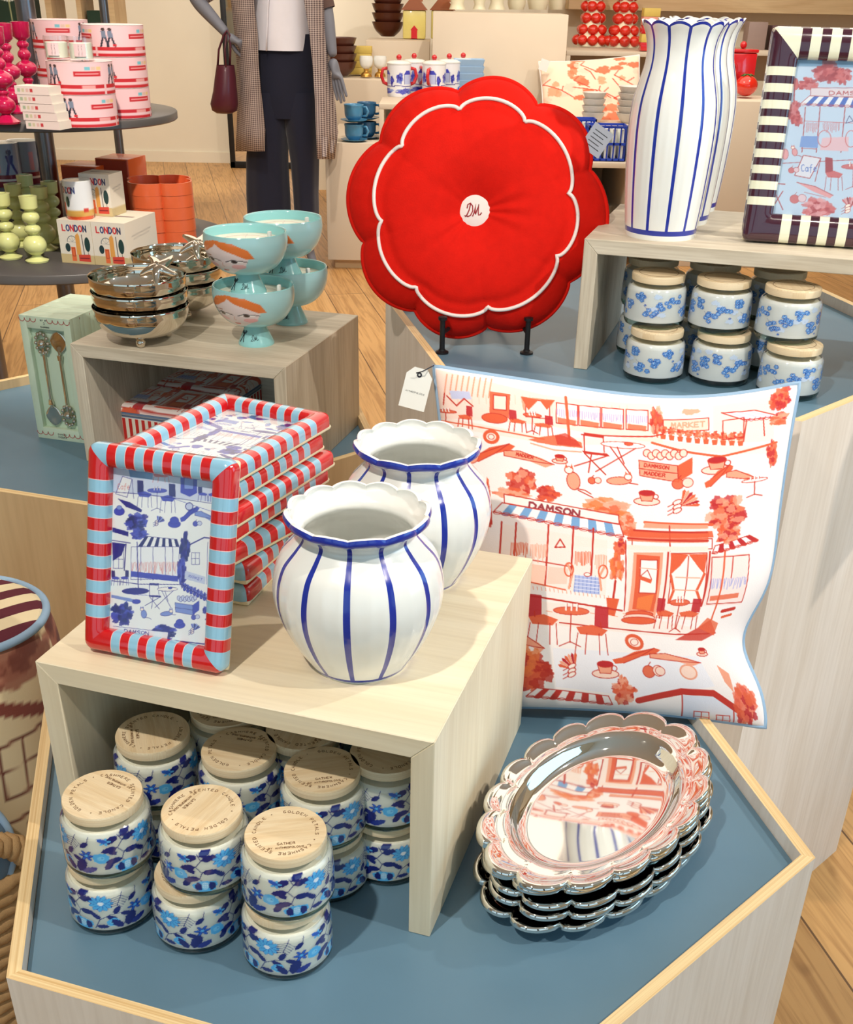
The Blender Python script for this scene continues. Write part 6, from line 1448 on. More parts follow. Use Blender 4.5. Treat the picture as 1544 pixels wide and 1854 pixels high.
# body: pelvis - chest - neck, two arms with hands, two legs
pel = P3(515, 110, .03); chest = P3(512, 10, .04); up = Vector((0, 0, 1)); neck = chest + up * .26; 
S_L = chest + Vector((-.175, .0, .18)); S_R = chest + Vector((.175, .0, .18))
elL = P3(345, -12, .06); wrL = P3(411, 62, -.10); haL = P3(428, 74, -.115)
elR = P3(588, 5, .03); wrR = P3(603, 104, -.03); haR = P3(608, 122, -.04)
vsx = [(pel, (.14, .10)), (pel + up * .14, (.105, .085)), (chest, (.135, .10)), (chest + up * .15, (.14, .10)), (neck, .05), (neck + up * .08, .048), (neck + up * .19, .085)]
armL = [(S_L, .055), (S_L.lerp(elL, .5), .050), (elL, .044), (elL.lerp(wrL, .4), .042), (elL.lerp(wrL, .75), .033), (wrL, .026)]
armR = [(S_R, .055), (S_R.lerp(elR, .5), .050), (elR, .045), (elR.lerp(wrR, .35), .044), (elR.lerp(wrR, .75), .034), (wrR, .026)]
ankR = P3(560, 452, .0); ankL = P3(505, 440, .05); knR = P3(555, 300, -.02); knL = P3(490, 300, 0)
legR = [(pel + Vector((.085, 0, -.05)), .085), (pel.lerp(knR, .55) + Vector((.03, 0, 0)), .075), (knR, .052), (knR.lerp(ankR, .5), .046), (ankR, .030), (P3(572, 492, -.02), .026), (P3(583, 508, -.12), .022)]
legL = [(pel + Vector((-.085, 0, -.05)), .085), (pel.lerp(knL, .55) + Vector((-.03, 0, 0)), .075), (knL, .052), (knL.lerp(ankL, .5), .046), (ankL, .030), (P3(505, 480, 0), .026), (P3(500, 500, -.10), .022)]
body = skin('body', vsx, mn, M['mannequin'], 2, [(3, armL), (3, armR), (0, legR), (0, legL)])
def hand(wr, pts, parent, mt):
    """pts: palm end and five finger paths"""
    palm, fingers = pts; ch = [(wr, .025), (wr.lerp(palm, .45), (.034, .021)), (palm, (.043, .018))]
    skin('hand', ch, parent, mt, 2, [(2 if k < 4 else 1, [(p_, r) for p_, r in f]) for k, f in enumerate(fingers)])
def fing(p0, p1, p2, p3, r): return [(p0, r * 1.1), (p1, r), (p2, r * .9), (p3, r * .75)]
def mkhand(wr, palm, side, down, fwd, parent, curl=.02, L=.085):
    d = (palm - wr).normalized(); sd = side.normalized(); fs = []
    for k, (o, l) in enumerate(((-.034, .88), (-.011, 1.0), (.012, .94), (.034, .76))):
        a = palm + sd * o * .85 + d * .006; fs.append(fing(a, a + d * L * .34 * l + sd * o * .08, a + d * L * .66 * l + fwd * curl * .5 + sd * o * .12, a + d * L * l + fwd * curl + sd * o * .14, .0108))
    th0 = wr.lerp(palm, .35) - sd * .030; fs.append([(th0, .014), (th0 + d * .034 - sd * .024, .013), (th0 + d * .066 - sd * .032 + fwd * .006, .011), (th0 + d * .088 - sd * .031 + fwd * .01, .009)])
    hand(wr, (palm, fs), parent, mt=M['mannequin'])
dR = (P3(614, 160, -.05) - wrR); mkhand(wrR, wrR + dR.normalized() * .105, Vector((.85, -.45, .1)), None, Vector((.2, .1, 0)), body, .025, .135)
dL = (P3(448, 88, -.10) - wrL); mkhand(wrL, wrL + dL.normalized() * .095, Vector((.3, -.35, .85)), None, Vector((.1, .8, -.2)), body, .04, .105)
# clothes as shells of their own
def loft(rings, closed=True):
    b = MB(); n = len(rings[0]); vs = [p_ for r in rings for p_ in r]; fs = []
    for j in range(len(rings) - 1):
        for i in range(n if closed else n - 1): i2 = (i + 1) % n; fs.append((j * n + i, j * n + i2, (j + 1) * n + i2, (j + 1) * n + i))
    return b.add(vs, fs)
def ring(xl, xr, y, dep, dy=0, n=40, wav=0.0, k=7, ph=0):
    a_, b_ = P3(xl, y, dy), P3(xr, y, dy); c_ = (a_ + b_) / 2; w = (b_ - a_).length / 2
    return [(c_.x + w * cos(t) * (1 + wav * cos(k * t + ph)), c_.y + dep * sin(t) * (1 + wav * cos(k * t + ph)), (a_.z + b_.z) / 2) for t in np.linspace(0, 2 * pi, n, endpoint=False)]
tb = MB(); 
tr_rings = [ring(462, 573, 60, .125), ring(459, 577, 105, .135), ring(456, 577, 150, .138), ring(454, 577, 190, .130), ring(453, 577, 212, .118)]
tb2 = loft(tr_rings); tb.add(tb2.v, tb2.f)
lg = loft([ring(454, 524, 165, .125), ring(453, 522, 200, .130), ring(449, 521, 240, .125, wav=.02), ring(446, 521, 290, .115, wav=.03), ring(446, 524, 350, .11, wav=.035), ring(450, 527, 420, .11, wav=.04)]); tb.add(lg.v, lg.f)
lg = loft([ring(508, 577, 165, .125), ring(511, 577, 200, .130), ring(518, 577, 240, .125, .0, wav=.02), ring(526, 577, 290, .11, wav=.03), ring(531, 576, 350, .10, wav=.035), ring(536, 578, 432, .105, wav=.04)]); tb.add(lg.v, lg.f)
tb.build('trousers', M['navy'], body, smooth=180)
sh = loft([ring(468, 558, -60, .12), ring(462, 562, -20, .135), ring(459, 564, 20, .14, wav=.01), ring(459, 566, 55, .145, -.005, wav=.02), ring(458, 568, 90, .15, -.005, wav=.03, k=5)])
sh.build('shirt', M['shirt'], body, smooth=180)
pl = MB(); a = P3(492, -40, -.155); pl.tube([P3(488, -45, -.15), P3(485, 10, -.152), P3(483, 60, -.158), P3(482, 92, -.162)], .004, 6); pl.build('button_placket', M['shirt'], body, smooth=180)
def coat_panel(cols_):
    """cols_: rows of (y, [(x, depth offset)...]) from top to hem"""
    rows = [[tuple(P3(x, y, d)) for x, d in pts] for y, pts in cols_]; front = loft(rows, closed=False); n = len(rows[0])
    bk = [[(p_[0], p_[1] + .006, p_[2]) for p_ in r] for r in rows]; b2 = loft(bk, closed=False); front.add(b2.v, [f[::-1] for f in b2.f]); k = len(rows) * n
    ed = [(j * n, (j + 1) * n) for j in range(len(rows) - 1)] + [((j + 1) * n - 1, (j + 2) * n - 1) for j in range(len(rows) - 1)] + [(i, i + 1) for i in range(n - 1)] + [((len(rows) - 1) * n + i, (len(rows) - 1) * n + i + 1) for i in range(n - 1)]
    front.f += [(a_, b_, b_ + k, a_ + k) for a_, b_ in ed]; front.m += [0] * len(ed); return front
cp = coat_panel([(-70, [(430, .10), (425, .0), (438, -.12), (452, -.17), (470, -.17)]), (0, [(424, .10), (418, .0), (430, -.12), (446, -.17), (459, -.18)]), (60, [(430, .12), (424, .02), (436, -.12), (452, -.19), (466, -.20)]), (120, [(434, .13), (428, .02), (440, -.12), (456, -.20), (468, -.21)]), (180, [(434, .14), (430, .02), (442, -.13), (460, -.21), (474, -.22)]), (235, [(432, .15), (428, .03), (444, -.14), (464, -.22), (480, -.23)]), (274, [(431, .15), (426, .03), (442, -.15), (464, -.23), (479, -.24)])])
cp.build('coat_left_side', M['check'], body, smooth=180)
cp = coat_panel([(-70, [(548, -.17), (562, -.17), (580, -.12), (592, 0), (588, .10)]), (0, [(550, -.18), (560, -.17), (578, -.12), (588, 0), (586, .10)]), (60, [(560, -.20), (570, -.19), (582, -.12), (592, .02), (588, .12)]), (120, [(566, -.21), (574, -.20), (586, -.12), (598, .02), (596, .13)]), (180, [(570, -.21), (578, -.20), (592, -.12), (606, .02), (602, .14)]), (240, [(572, -.22), (580, -.21), (596, -.12), (612, .03), (606, .15)]), (288, [(574, -.22), (582, -.21), (592, -.12), (606, .03), (602, .15)])])
cp.build('coat_right_side', M['check'], body, smooth=180)
loft([[tuple(P3(x, y, .13 + .03 * sin(x * .3))) for x in range(430, 608, 12)] for y in (-70, 20, 110, 200, 270)], closed=False).build('coat_back', M['check'], body, smooth=180)
MB().tube([S_L, S_L.lerp(elL, .5), elL.lerp(wrL, .12)], [.075, .065, .055], 20, caps=False).build('coat_sleeve', M['check'], body, smooth=180)
MB().tube([S_R, S_R.lerp(elR, .5), elR.lerp(wrR, .12)], [.075, .065, .055], 20, caps=False).build('coat_sleeve', mat('brown_cuff', (92, 70, 64), .8), body, smooth=180)
for nm, an, hx, hy in (('shoe', ankR, 583, 508), ('shoe', ankL, 500, 502)):
    skin(nm, [(an + Vector((0, .02, -.10)), .034), (P3(hx - 6, hy - 14, -.03), .036), (P3(hx, hy, -.13), .030)], body, M['black'], 2)
MB().box(-.25, .25, -.2, .2, .0, .012, bev=.003).build('base_plate', M['black'], mn)
# handbag on the wrist
bg = thing('handbag', 'small burgundy leather bucket handbag hanging from the mannequin wrist', 'handbag', mp(408, 205, -.12))
BO = mp(408, 205, -.12); M['burg'] = mat('burgundy_leather', (78, 22, 38), 0.38, var=0.1, coat=0.2)
Pb = lambda x, y, d=0: mp(x, y, -.12 + d) - BO
bb = MB(); rings_ = []
for (xl, xr, y, dep) in ((392, 424, 118, .045), (389, 427, 140, .06), (386, 429, 165, .07), (381, 431, 188, .072), (384, 429, 200, .06), (392, 420, 205, .03), (400, 410, 206, .004)):
    a_, b_ = Pb(xl, y), Pb(xr, y); c_ = (a_ + b_) / 2; w = (b_ - a_).length / 2; rings_.append([(c_.x + w * cos(t) , dep * sin(t), c_.z) for t in np.linspace(0, 2 * pi, 32, endpoint=False)])
lb = loft(rings_); lb.f.append(tuple(range(6 * 32, 7 * 32))); lb.m.append(0); lb.build('pouch', M['burg'], bg, smooth=180)
MB().tube([Pb(394, 120), Pb(396, 90), Pb(405, 64), Pb(411, 55), Pb(416, 64), Pb(417, 90), Pb(416, 120)], .006, 8).tube([Pb(409, 122, -.045), Pb(407, 90, -.02), Pb(410, 62, -.01)], .005, 8).build('handle', M['burg'], bg, smooth=180)

# ------------------------------------------------------------------ standing mirror leaning on the back wall
a_ = aty(419, 303, 11.8); mr = thing('leaning_mirror', 'tall black framed mirror leaning on the cream wall behind the mannequin', 'mirror', (a_.x, 11.75, 0))
MB().box(0, .05, 0, .04, 0, 2.4, bev=.004).box(1.15, 1.2, 0, .04, 0, 2.4, bev=.004).box(0, 1.2, 0, .04, 0, .06, bev=.004).box(0, 1.2, 0, .04, 2.35, 2.4, bev=.004).build('frame', M['black'], mr)
MB().box(.04, 1.16, .015, .03, .05, 2.36).build('mirror_glass', M['chrome'], mr, smooth=None)

# ------------------------------------------------------------------ display blocks and shelves at the back
def block(name, label, xl, xr, ytop, Y, z0, depth, mt=None, open_=False, th=.03, z1=None, group=None):
    a_ = aty(xl, ytop, Y); b_ = aty(xr, ytop, Y); z1 = z1 or a_.z
    w = b_.x - a_.x
    if not open_:
        o = MB().box(0, w, 0, depth, 0, z1 - z0, bev=.004).build(name, mt or M['plinth']); o.location = (a_.x, Y, z0); tag(o, label, 'plinth', group); return a_.x, b_.x, z1
    t = thing(name, label, 'shelf unit', (a_.x, Y, z0), group=group); h = z1 - z0
    MB().box(0, w, 0, depth, h - th, h, bev=.002).build('top_board', mt or M['plinth'], t); MB().box(0, th, 0, depth, 0, h - th, bev=.002).build('side_board', mt or M['plinth'], t); MB().box(w - th, w, 0, depth, 0, h - th, bev=.002).build('side_board', mt or M['plinth'], t)
    MB().box(th, w - th, depth - .01, depth, 0, h - th).build('back_board', mt or M['plinth'], t)
    return a_.x, b_.x, z1
ZT = aty(588, 258, 7.3).z
block('display_plinth', 'large cream display block behind the red flower cushion, reaching the floor', 588, 1010, 258, 7.3, 0.06, 1.1)
struct('trim_1', aty(600, 258, 7.3).x, aty(1000, 258, 7.3).x, 7.36, 8.3, 0, .06, M['tanply'])
block('open_shelf_unit', 'low cream open shelf behind the red cushion, holding the red-handled lidded jars', 686, 960, 188, 7.45, ZT, .5, open_=True)
ZR = aty(700, 188, 7.45).z
block('step_block', 'cream stepped block with egg cups and yellow boxes, behind the mannequin hand', 590, 778, 143, 8.45, 0, .5)
ZS = aty(700, 143, 8.45).z
block('step_block', 'cream block with brown bowls and house jars, top left of the tall block', 662, 778, 73, 8.98, 0, .5)
ZB = aty(700, 73, 8.98).z
block('tall_block', 'tallest pale wooden block at the back with frosted vessels on top', 784, 1030, 22, 8.5, 0, .55)
ZP = aty(900, 22, 8.5).z
block('open_shelf_unit', 'cream open shelf at the back right of the red cushion, with crate and bowls', 1010, 1150, 293, 7.3, 0, 1.2, open_=True)
ZC = aty(1060, 293, 7.3).z
block('wall_shelf', 'long cream shelf with the tomato vases, behind the tall vases', 1026, 1330, 92, 9.1, 1.0, .6, open_=True)
ZW = aty(1100, 92, 9.1).z
block('display_plinth', 'cream block behind the tall vases and black striped frames, tomato jar on it', 1180, 1560, 180, 7.6, 0, .47)
ZQ = aty(1340, 180, 7.6).z
# upper wall board with glow strip
a_ = aty(1050, 5, 9.6); o = MB().box(aty(1030, 5, 10.2).x, 6.2, 10.2, 10.49, aty(1100, 18, 10.2).z, aty(1100, 18, 10.2).z + .16).build('wall_board', M['tanply'], grain=(1, 0, 0)); tag(o, 'long brown wooden board running along the top right background', 'shelf')
struct('wall_right', -.0 + aty(560, 50, 10.4).x, 6.9, 10.5, 10.6, 0, 3.4, M['cream_wall'])

def place(o, p_, z, dy=0.0):
    o.location = (p_.x, p_.y + dy, z + .0005); return o
def simple_bowl(name, r, h, mt, label, cat='bowl', group=None, foot=.5, n=40):
    b = MB().lathe(spl([(r * foot * .9, 0), (r * foot, .004), (r * .8, h * .45), (r, h)], 14) + [(r * .98, h + .001), (r * .95, h)] + spl([(r * .94, h), (r * .74, h * .48), (r * .4, .008), (.0008, .006)], 10), n)
    o = b.build(name, mt, smooth=60); return tag(o, label, cat, group)
# blue cups and saucers
M['teal'] = mat('blue_stoneware', (74, 140, 180), 0.3, coat=0.5, var=0.12, scale=25); M['teal2'] = mat('dark_blue_stoneware', (40, 92, 130), 0.3, coat=0.5, var=0.12, scale=25)
def cup_saucer(p_, z, mt, label, dy=0, saucer=True):
    t = thing('cup_and_saucer', label, 'cup', (p_.x, p_.y + dy, z + .0005), group='blue cups and saucers')
    if saucer: MB().lathe([(.0008, 0), (.045, .001), (.075, .010), (.083, .013), (.083, .015), (.073, .0125), (.04, .005), (.0008, .004)], 48).build('saucer', mt, t, smooth=50)
    MB().lathe(spl([(.030, .006), (.034, .010), (.054, .035), (.058, .085), (.061, .098)], 16) + [(.0595, .0995), (.0575, .097)] + spl([(.055, .09), (.050, .035), (.02, .012), (.0008, .012)], 10), 40).build('cup', mt, t, smooth=60)
    MB().tube([(.055, -.01, .085), (.078, -.02, .085), (.090, -.024, .062), (.080, -.02, .038), (.055, -.01, .034)], .007, 10).build('handle', mt, t, smooth=180); return t
q = at(641, 256, ZT)
cup_saucer(q, ZT, M['teal'], 'bright blue cup and saucer, bottom of the front pair on the cream block'); cup_saucer(q, ZT + .11, M['teal'], 'bright blue cup and saucer, stacked on the front one')
q2 = q + Vector((.07, .16, 0)); cup_saucer(q2, ZT, M['teal2'], 'dark blue cup and saucer, bottom of the rear pair on the cream block'); cup_saucer(q2, ZT + .11, M['teal2'], 'dark blue cup and saucer, stacked on the rear one')
# lidded jars with red handles
def toile_small():
    c = Canvas(600, 260, (240, 240, 244), lambda x, y: (x / 600, y / 260)); k = BLUP
    for o in (0, 200, 400):
        c.tree(o + 40, 110, 30, 50, (k.dk, k.md, k.lt), seed=o + 1); rect(c, o + 80, 80, o + 150, 160, k, (190, 200, 236), 4); c.poly([(o + 75, 80), (o + 155, 80), (o + 135, 50), (o + 95, 50)], k.md); c.tree(o + 175, 130, 22, 40, (k.dk, k.md), seed=o + 2); c.line([(o, 170), (o + 200, 178)], 6, k.dk); c.tree(o + 100, 215, 90, 26, (k.dk, k.md, k.lt), n=26, seed=o + 3)
    return c
tsm = toile_small(); M['red_gloss'] = mat('red_glaze', (204, 26, 34), 0.2, coat=0.8, var=0.05)
def tea_jar(label):
    t = thing('lidded_jar', label, 'jar', group='blue and white lidded jars'); r = .078; rows = [(r * (.97 + .03 * min(1, k / 4)), .19 * k / 40) for k in range(41)]; n = 160
    cols = np.concatenate([tsm.sample(np.arange(n) / n, np.full(n, 1 - z / .19))[:, :3] for _, z in rows]); MB().lathe(rows, n).build('printed_body', M['print_gloss'], t, cols=cols, smooth=60)
    MB().lathe([(r + .003, .190), (r + .003, .196), (r * .8, .208), (.012, .214), (.0008, .214)], 40).build('lid', M['white_ceramic'], t, smooth=50); MB().sphere((0, 0, .228), .018, 16).build('knob', M['red_gloss'], [o_ for o_ in t.children if o_.name.startswith('lid')][0], smooth=180)
    for s_ in (-1, 1): MB().tube([(s_ * r * .97, 0, .165), (s_ * r * 1.35, 0, .16), (s_ * r * 1.5, 0, .12), (s_ * r * 1.3, 0, .08), (s_ * r * .97, 0, .07)], .011, 10).build('handle', M['red_gloss'], t, smooth=180)
    return t
tj = tea_jar('x')
for i, (px, dy, lbl) in enumerate(((722, 0, 'front left'), (785, 0, 'front right'), (748, .18, 'rear left'), (812, .18, 'rear right'), (838, .30, 'far right rear'))):
    q = at(px, 174, ZR); loc = (q.x, q.y + dy, ZR + .0005); L_ = 'blue and white lidded jar with red knob and handles, %s' % lbl
    if i == 0: tj.location = loc; tj['label'] = L_; tj.rotation_euler = (0, 0, .2)
    else: dup(tj, loc, .2 + i, L_)
# brown bowls, house jars, egg cups, yellow boxes
M['brown'] = mat('brown_stoneware', (84, 40, 28), 0.35, coat=0.3, var=0.15); M['yellow'] = mat('straw_yellow_box', (216, 186, 92), 0.6, var=0.08); M['gold'] = mat('brass', (206, 160, 80), 0.3, 0.8, var=0.05); M['frost'] = mat('frosted_cream_glass', (240, 232, 200), 0.35, var=0.03); M['pale_blue'] = mat('powder_blue_ceramic', (150, 182, 214), 0.35, coat=0.3, var=0.05)
q = at(702, 66, ZB)
for i in range(5):
    o = simple_bowl('brown_bowl', .125, .10, M['brown'], 'dark brown stoneware bowl, %s of the left stack at the back' % ('bottom', 'second', 'middle', 'fourth', 'top')[i], group='stacked brown bowls', foot=.45); o.location = (q.x, q.y, ZB + .0005 + i * .062)
for i in range(4):
    o = simple_bowl('brown_bowl', .115, .09, M['brown'], 'dark brown bowl, %s of the low stack behind the mannequin hand' % ('bottom', 'second', 'third', 'top')[i], group='low stack of brown bowls', foot=.45); q3 = aty(617, 128, 8.68); o.location = (q3.x, 8.68, ZS + .0005 + i * .05)
def house_jar(px, lbl):
    q = at(px, 70, ZB); t = thing('house_jar', lbl, 'jar', (q.x, q.y, ZB + .0005), group='yellow house jars'); w = .085
    MB().box(-w, w, -w, w, 0, .19, bev=.01).build('body', mat('pale_yellow_glaze', (222, 206, 120), .3, coat=.5), t); b = MB().prism([(-w - .012, .0), (w + .012, 0), (0, .11)], -w - .012, w + .012); b.v = [(x, z, y + .19) for x, y, z in b.v]
    b.build('roof', mat('brown_roof_glaze', (150, 84, 44), .35, coat=.4), t, smooth=None)
    MB().box(-.022, .022, -w - .004, -w, .0, .06).box(-.03, .03, -w - .004, -w, .0, .003).prism([(-.028, .06), (.028, .06), (0, .09)], 0, .004, M=frame_M((0, -w - .0005, 0), (1, 0, 0), (0, 0, 1), (0, -1, 0))).build('door', M['red_gloss'], t, smooth=None)
    MB().box(.03, .06, -w - .005, .0, .245, .32).build('chimney', mat('chimney_glaze', (160, 96, 60), .4), t); return t
house_jar(750, 'small yellow house-shaped jar with brown roof and red door, left one'); house_jar(800, 'small yellow house-shaped jar with brown roof, right one')
for i, px in enumerate((663, 688)):
    q = at(px, 139, ZS); t = thing('egg_cup', 'white and gold egg cup, %s one on the stepped block' % ('left', 'right')[i], 'egg cup', (q.x, q.y, ZS + .0005), group='white and gold egg cups')
    MB().lathe(spl([(.040, 0), (.034, .02), (.016, .035), (.018, .05)], 12), 30).build('gold_foot', M['gold'], t, smooth=60); MB().lathe(spl([(.018, .05), (.04, .07), (.047, .105), (.044, .13)], 12) + [(.040, .129), (.035, .08), (.0008, .07)], 30).build('cup', M['white_ceramic'], t, smooth=60)
for i in range(4):
    q = at(628, 136, ZS); o = MB().box(0, .17, 0, .12, 0, .045, bev=.003).build('yellow_box', M['yellow']); o.location = (q.x + .004 * (i % 2), q.y + .05, ZS + .0005 + i * .0455); tag(o, 'flat straw-yellow box, %s of the stack behind the mannequin' % ('bottom', 'second', 'third', 'top')[i], 'box', 'straw-yellow boxes')
for i, (px, r, h) in enumerate(((828, .075, .13), (868, .06, .11), (900, .08, .16), (936, .07, .13), (975, .085, .17), (1010, .07, .17))):
    q = at(px, 18, ZP); b = MB().lathe([(.0008, 0), (r * .8, .001), (r * (.6 if i < 3 else 1), h * .3), (r, h), (r * .96, h), (r * .55, h * .32), (.0008, h * .3)], 30); o = b.build('frosted_vessel', M['frost'], smooth=60); o.location = (q.x, q.y + .1, ZP + .0005); tag(o, 'frosted cream vessel on the tall pale block, %s from the left' % ('first', 'second', 'third', 'fourth', 'fifth', 'last')[i], 'vessel', 'frosted cream vessels')
# powder blue dishes: rectangular stacks
def dish(w, d, h, label, loc, m_=None, group='powder blue baking dishes'):
    b = MB(); A_ = [(-w * .44, -d * .44), (w * .44, -d * .44), (w * .44, d * .44), (-w * .44, d * .44)]; B_ = [(-w / 2, -d / 2), (w / 2, -d / 2), (w / 2, d / 2), (-w / 2, d / 2)]; C_ = [(x * .94, y * .92) for x, y in B_]; D_ = [(x * .92, y * .9) for x, y in A_]
    vs = [(x, y, 0) for x, y in A_] + [(x, y, h) for x, y in B_] + [(x, y, h) for x, y in C_] + [(x, y, .008) for x, y in D_]; fs = [(3, 2, 1, 0), (12, 13, 14, 15)]
    for j in range(3):
        for i in range(4): i2 = (i + 1) % 4; fs.append((j * 4 + i, j * 4 + i2, (j + 1) * 4 + i2, (j + 1) * 4 + i))
    o = b.add(vs, fs).build('rectangular_dish', m_ or M['pale_blue'], smooth=None); md = o.modifiers.new('Bevel', 'BEVEL'); md.width = .004; md.segments = 2; o.location = loc; return tag(o, label, 'dish', group)
q = at(846, 176, ZR)
for i in range(5): dish(.21, .15, .045, 'powder blue rectangular dish, %s of the front stack left of the red cushion top' % ('bottom', 'second', 'middle', 'fourth', 'top')[i], (q.x + .01, q.y + .28, ZR + .0005 + i * .042))
for i in range(6): dish(.19, .14, .05, 'powder blue rectangular dish, %s of the taller rear stack' % ('bottom', 'second', 'third', 'fourth', 'fifth', 'top')[i], (q.x + .10, q.y + .62, ZT + .0005 + .05 + i * .06)) if False else None
for i in range(3): dish(.19, .14, .05, 'powder blue rectangular dish, %s of the small stack beside the lidded jars' % ('bottom', 'middle', 'top')[i], (q.x + .09, q.y + .47, ZR + .12 + i * .048)) if False else None
for i in range(8):
    q = at(920 + 22 * (i % 4), 205 - 3 * (i // 4), ZT + .05); r = .035; o = MB().lathe([(.0008, 0), (r * .8, 0), (r, .16), (r * .95, .16), (r * .76, .008), (.0008, .008)], 24, close=True).build('glass_tumbler', M['glass'], smooth=50); o.location = (q.x, 7.7 + .10 * (i // 4), ZT + .0006); o.location.z = ZT + .0006
    o.location.x = aty(920 + 22 * (i % 4), 180, 7.7).x; tag(o, 'clear glass tumbler in the %s row behind the red cushion, %s' % (('front', 'rear')[i // 4], ('first', 'second', 'third', 'fourth')[i % 4]), 'glass', 'clear glass tumblers')
# small cafe print cushion at the back
zc0 = ZC
art_small = Canvas(300, 300, (246, 216, 190), lambda x, y: (x, y)); _r2 = np.random.RandomState(5)
for i in range(60): art_small.blob(_r2.rand(), _r2.rand(), .03 + .05 * _r2.rand(), .02 + .04 * _r2.rand(), ((226, 92, 54), (240, 150, 110), (236, 120, 80), (248, 200, 176))[i % 4], .8, seed=i)
for i in range(22): x, y = _r2.rand(), _r2.rand(); art_small.line([(x, y), (x + .12 * _r2.randn(), y + .05), (x + .1, y + .14)], 3, (206, 60, 40))
c2, _, _ = square_cushion('square_cushion', 'orange cafe print cushion at the back behind the white bowls', (aty(975, 112, 8.45), aty(1157, 100, 8.45), aty(1168, 268, 8.2), aty(982, 268, 8.2)), .16, art_small, 120, M['white_linen'], M['print_cloth'], group='cafe print cushions', edge_r=.006)
tg2 = MB().box(-.03, .03, -.001, .001, -.035, .035).build('price_ticket', M['tagcard']); tg2.location = aty(985, 118, 8.3); tg2.rotation_euler = (0, .3, 0); tag(tg2, 'white paper ticket on the left top corner of the back cushion', 'price tag')
for s_, (px, n_, r) in enumerate(((1062, 4, .078), (1128, 5, .105))):
    q = at(px, 262, ZC)
    for i in range(n_):
        o = simple_bowl('white_bowl', r, .06, mat('grey_white_stoneware', (214, 208, 200), .4) if i == 0 and s_ == 0 else bpy.data.materials['grey_white_stoneware'], 'grey-white bowl, %s of the %s stack before the back cushion' % (('bottom', 'second', 'third', 'fourth', 'top')[i], ('small', 'large')[s_]), group='grey-white bowl stacks', foot=.6); o.location = (q.x, 7.98, ZC + .0005 + .20 * 0 + i * .040 + (.16 if 1 else 0))
o = MB().box(0, aty(1172, 250, 7.85).x - aty(1025, 250, 7.85).x, 0, .3, 0, .16, bev=.003).build('small_block', M['plinth']); o.location = (aty(1025, 250, 7.85).x, 7.85, ZC + .0005); tag(o, 'low cream block under the grey-white bowls', 'plinth')
# blue plastic crates
def crate3d(px, py, w, d, h, label, rz=0):
    q = at(px, py, ZC); t = thing('blue_crate', label, 'crate', (q.x, q.y, ZC + .0005), rz, 'blue plastic crates'); M['crate'] = M.get('crate') or mat('cobalt_plastic', (30, 60, 170), .35, var=.05)
    MB().box(0, w, 0, d, 0, .012, bev=.002).build('base', M['crate'], t); b = MB()
    for z in (h * .45, h - .014): b.box(0, w, 0, .008, z, z + .014).box(0, w, d - .008, d, z, z + .014).box(0, .008, 0, d, z, z + .014).box(w - .008, w, 0, d, z, z + .014)
    for i in range(7): x = (w - .008) * i / 6; b.box(x, x + .008, 0, .007, 0, h - .01).box(x, x + .008, d - .007, d, 0, h - .01)
    for i in range(5): y = (d - .008) * i / 4; b.box(0, .007, y, y + .008, 0, h - .01).box(w - .007, w, y, y + .008, 0, h - .01)
    b.build('slatted_wall', M['crate'], t, smooth=None)
    o = MB()
    for i in range(5): x = .015 + (w - .06) * i / 4; o.box(x, x + .024, .012, d - .012, .0125, h * .9, bev=.002)
    o.build('white_liner', M['tagcard'], t); return t
crate3d(1062, 291, .24, .18, .20, 'cobalt blue slatted crate with white contents, right of the red cushion'); crate3d(1020, 276, .20, .15, .20, 'cobalt blue slatted crate half hidden by the red cushion')
# tumblers with cherries under the crate shelf
for i, px in enumerate((1086, 1108)):
    a_ = aty(px, 398, 7.35); t = thing('patterned_tumbler', 'clear tumbler with red and blue pattern under the crate shelf, %s one' % ('left', 'right')[i], 'glass', (a_.x, 7.45 + .0, ZC - .43 + .0105), group='patterned tumblers')
    MB().lathe([(.0008, 0), (.04, 0), (.05, .15), (.048, .15), (.037, .01), (.0008, .01)], 30, close=True).build('glass_wall', M['glass'], t, smooth=50); MB().lathe([(.0432, .04), (.0452, .07)], 24, close=True).build('red_band', M['red_gloss'], t, smooth=50); MB().lathe([(.0412, .005), (.0425, .03)], 24, close=True).build('blue_band', M['blue_glaze'], t, smooth=50)
osu = bpy.data.objects['open_shelf_unit.001']
o = MB().box(0, aty(1148, 400, 7.4).x - aty(1012, 400, 7.4).x, 0, .9, 0, .02).build('inner_shelf', M['dark_top'], osu); o.location = Vector((aty(1012, 400, 7.4).x + .02, 7.33, ZC - .43 - .0105)) - osu.location
# tomato vases
M['tomato'] = mat('tomato_glaze', (214, 40, 22), 0.14, coat=1.0, var=0.12, scale=30)
def tomato_vase(px, py, tiers, label, r=.044):
    q = at(px, py, ZW); t = thing('tomato_vase', label, 'vase', (q.x, q.y + .05, ZW + .0005), group='tomato covered vases')
    H_ = .44; MB().lathe(spl([(.115, 0), (.105, .05), (.08, .12), (.062, .2), (.062, .36), (.07, H_)], 24) + [(.07, H_), (.0008, H_ - .02)], 40).build('cream_body', M['frost'], t, smooth=60)
    for j, (z, R, n_) in enumerate(tiers):
        for i in range(n_):
            a = 2 * pi * (i + .5 * (j % 2)) / n_
            MB().sphere((R * cos(a), R * sin(a), z), r, 14, sc=(1, 1, .88)).build('tomato', M['tomato'], t, smooth=180)
    return t
tiers = [(.043, .108, 8), (.115, .082, 6), (.195, .062, 5), (.275, .060, 5), (.355, .060, 5), (.43, .062, 5)]
tomato_vase(1070, 84, tiers, 'tall vase covered in red tomatoes, left one on the back shelf'); tomato_vase(1128, 86, tiers, 'tall vase covered in red tomatoes, right one on the back shelf')
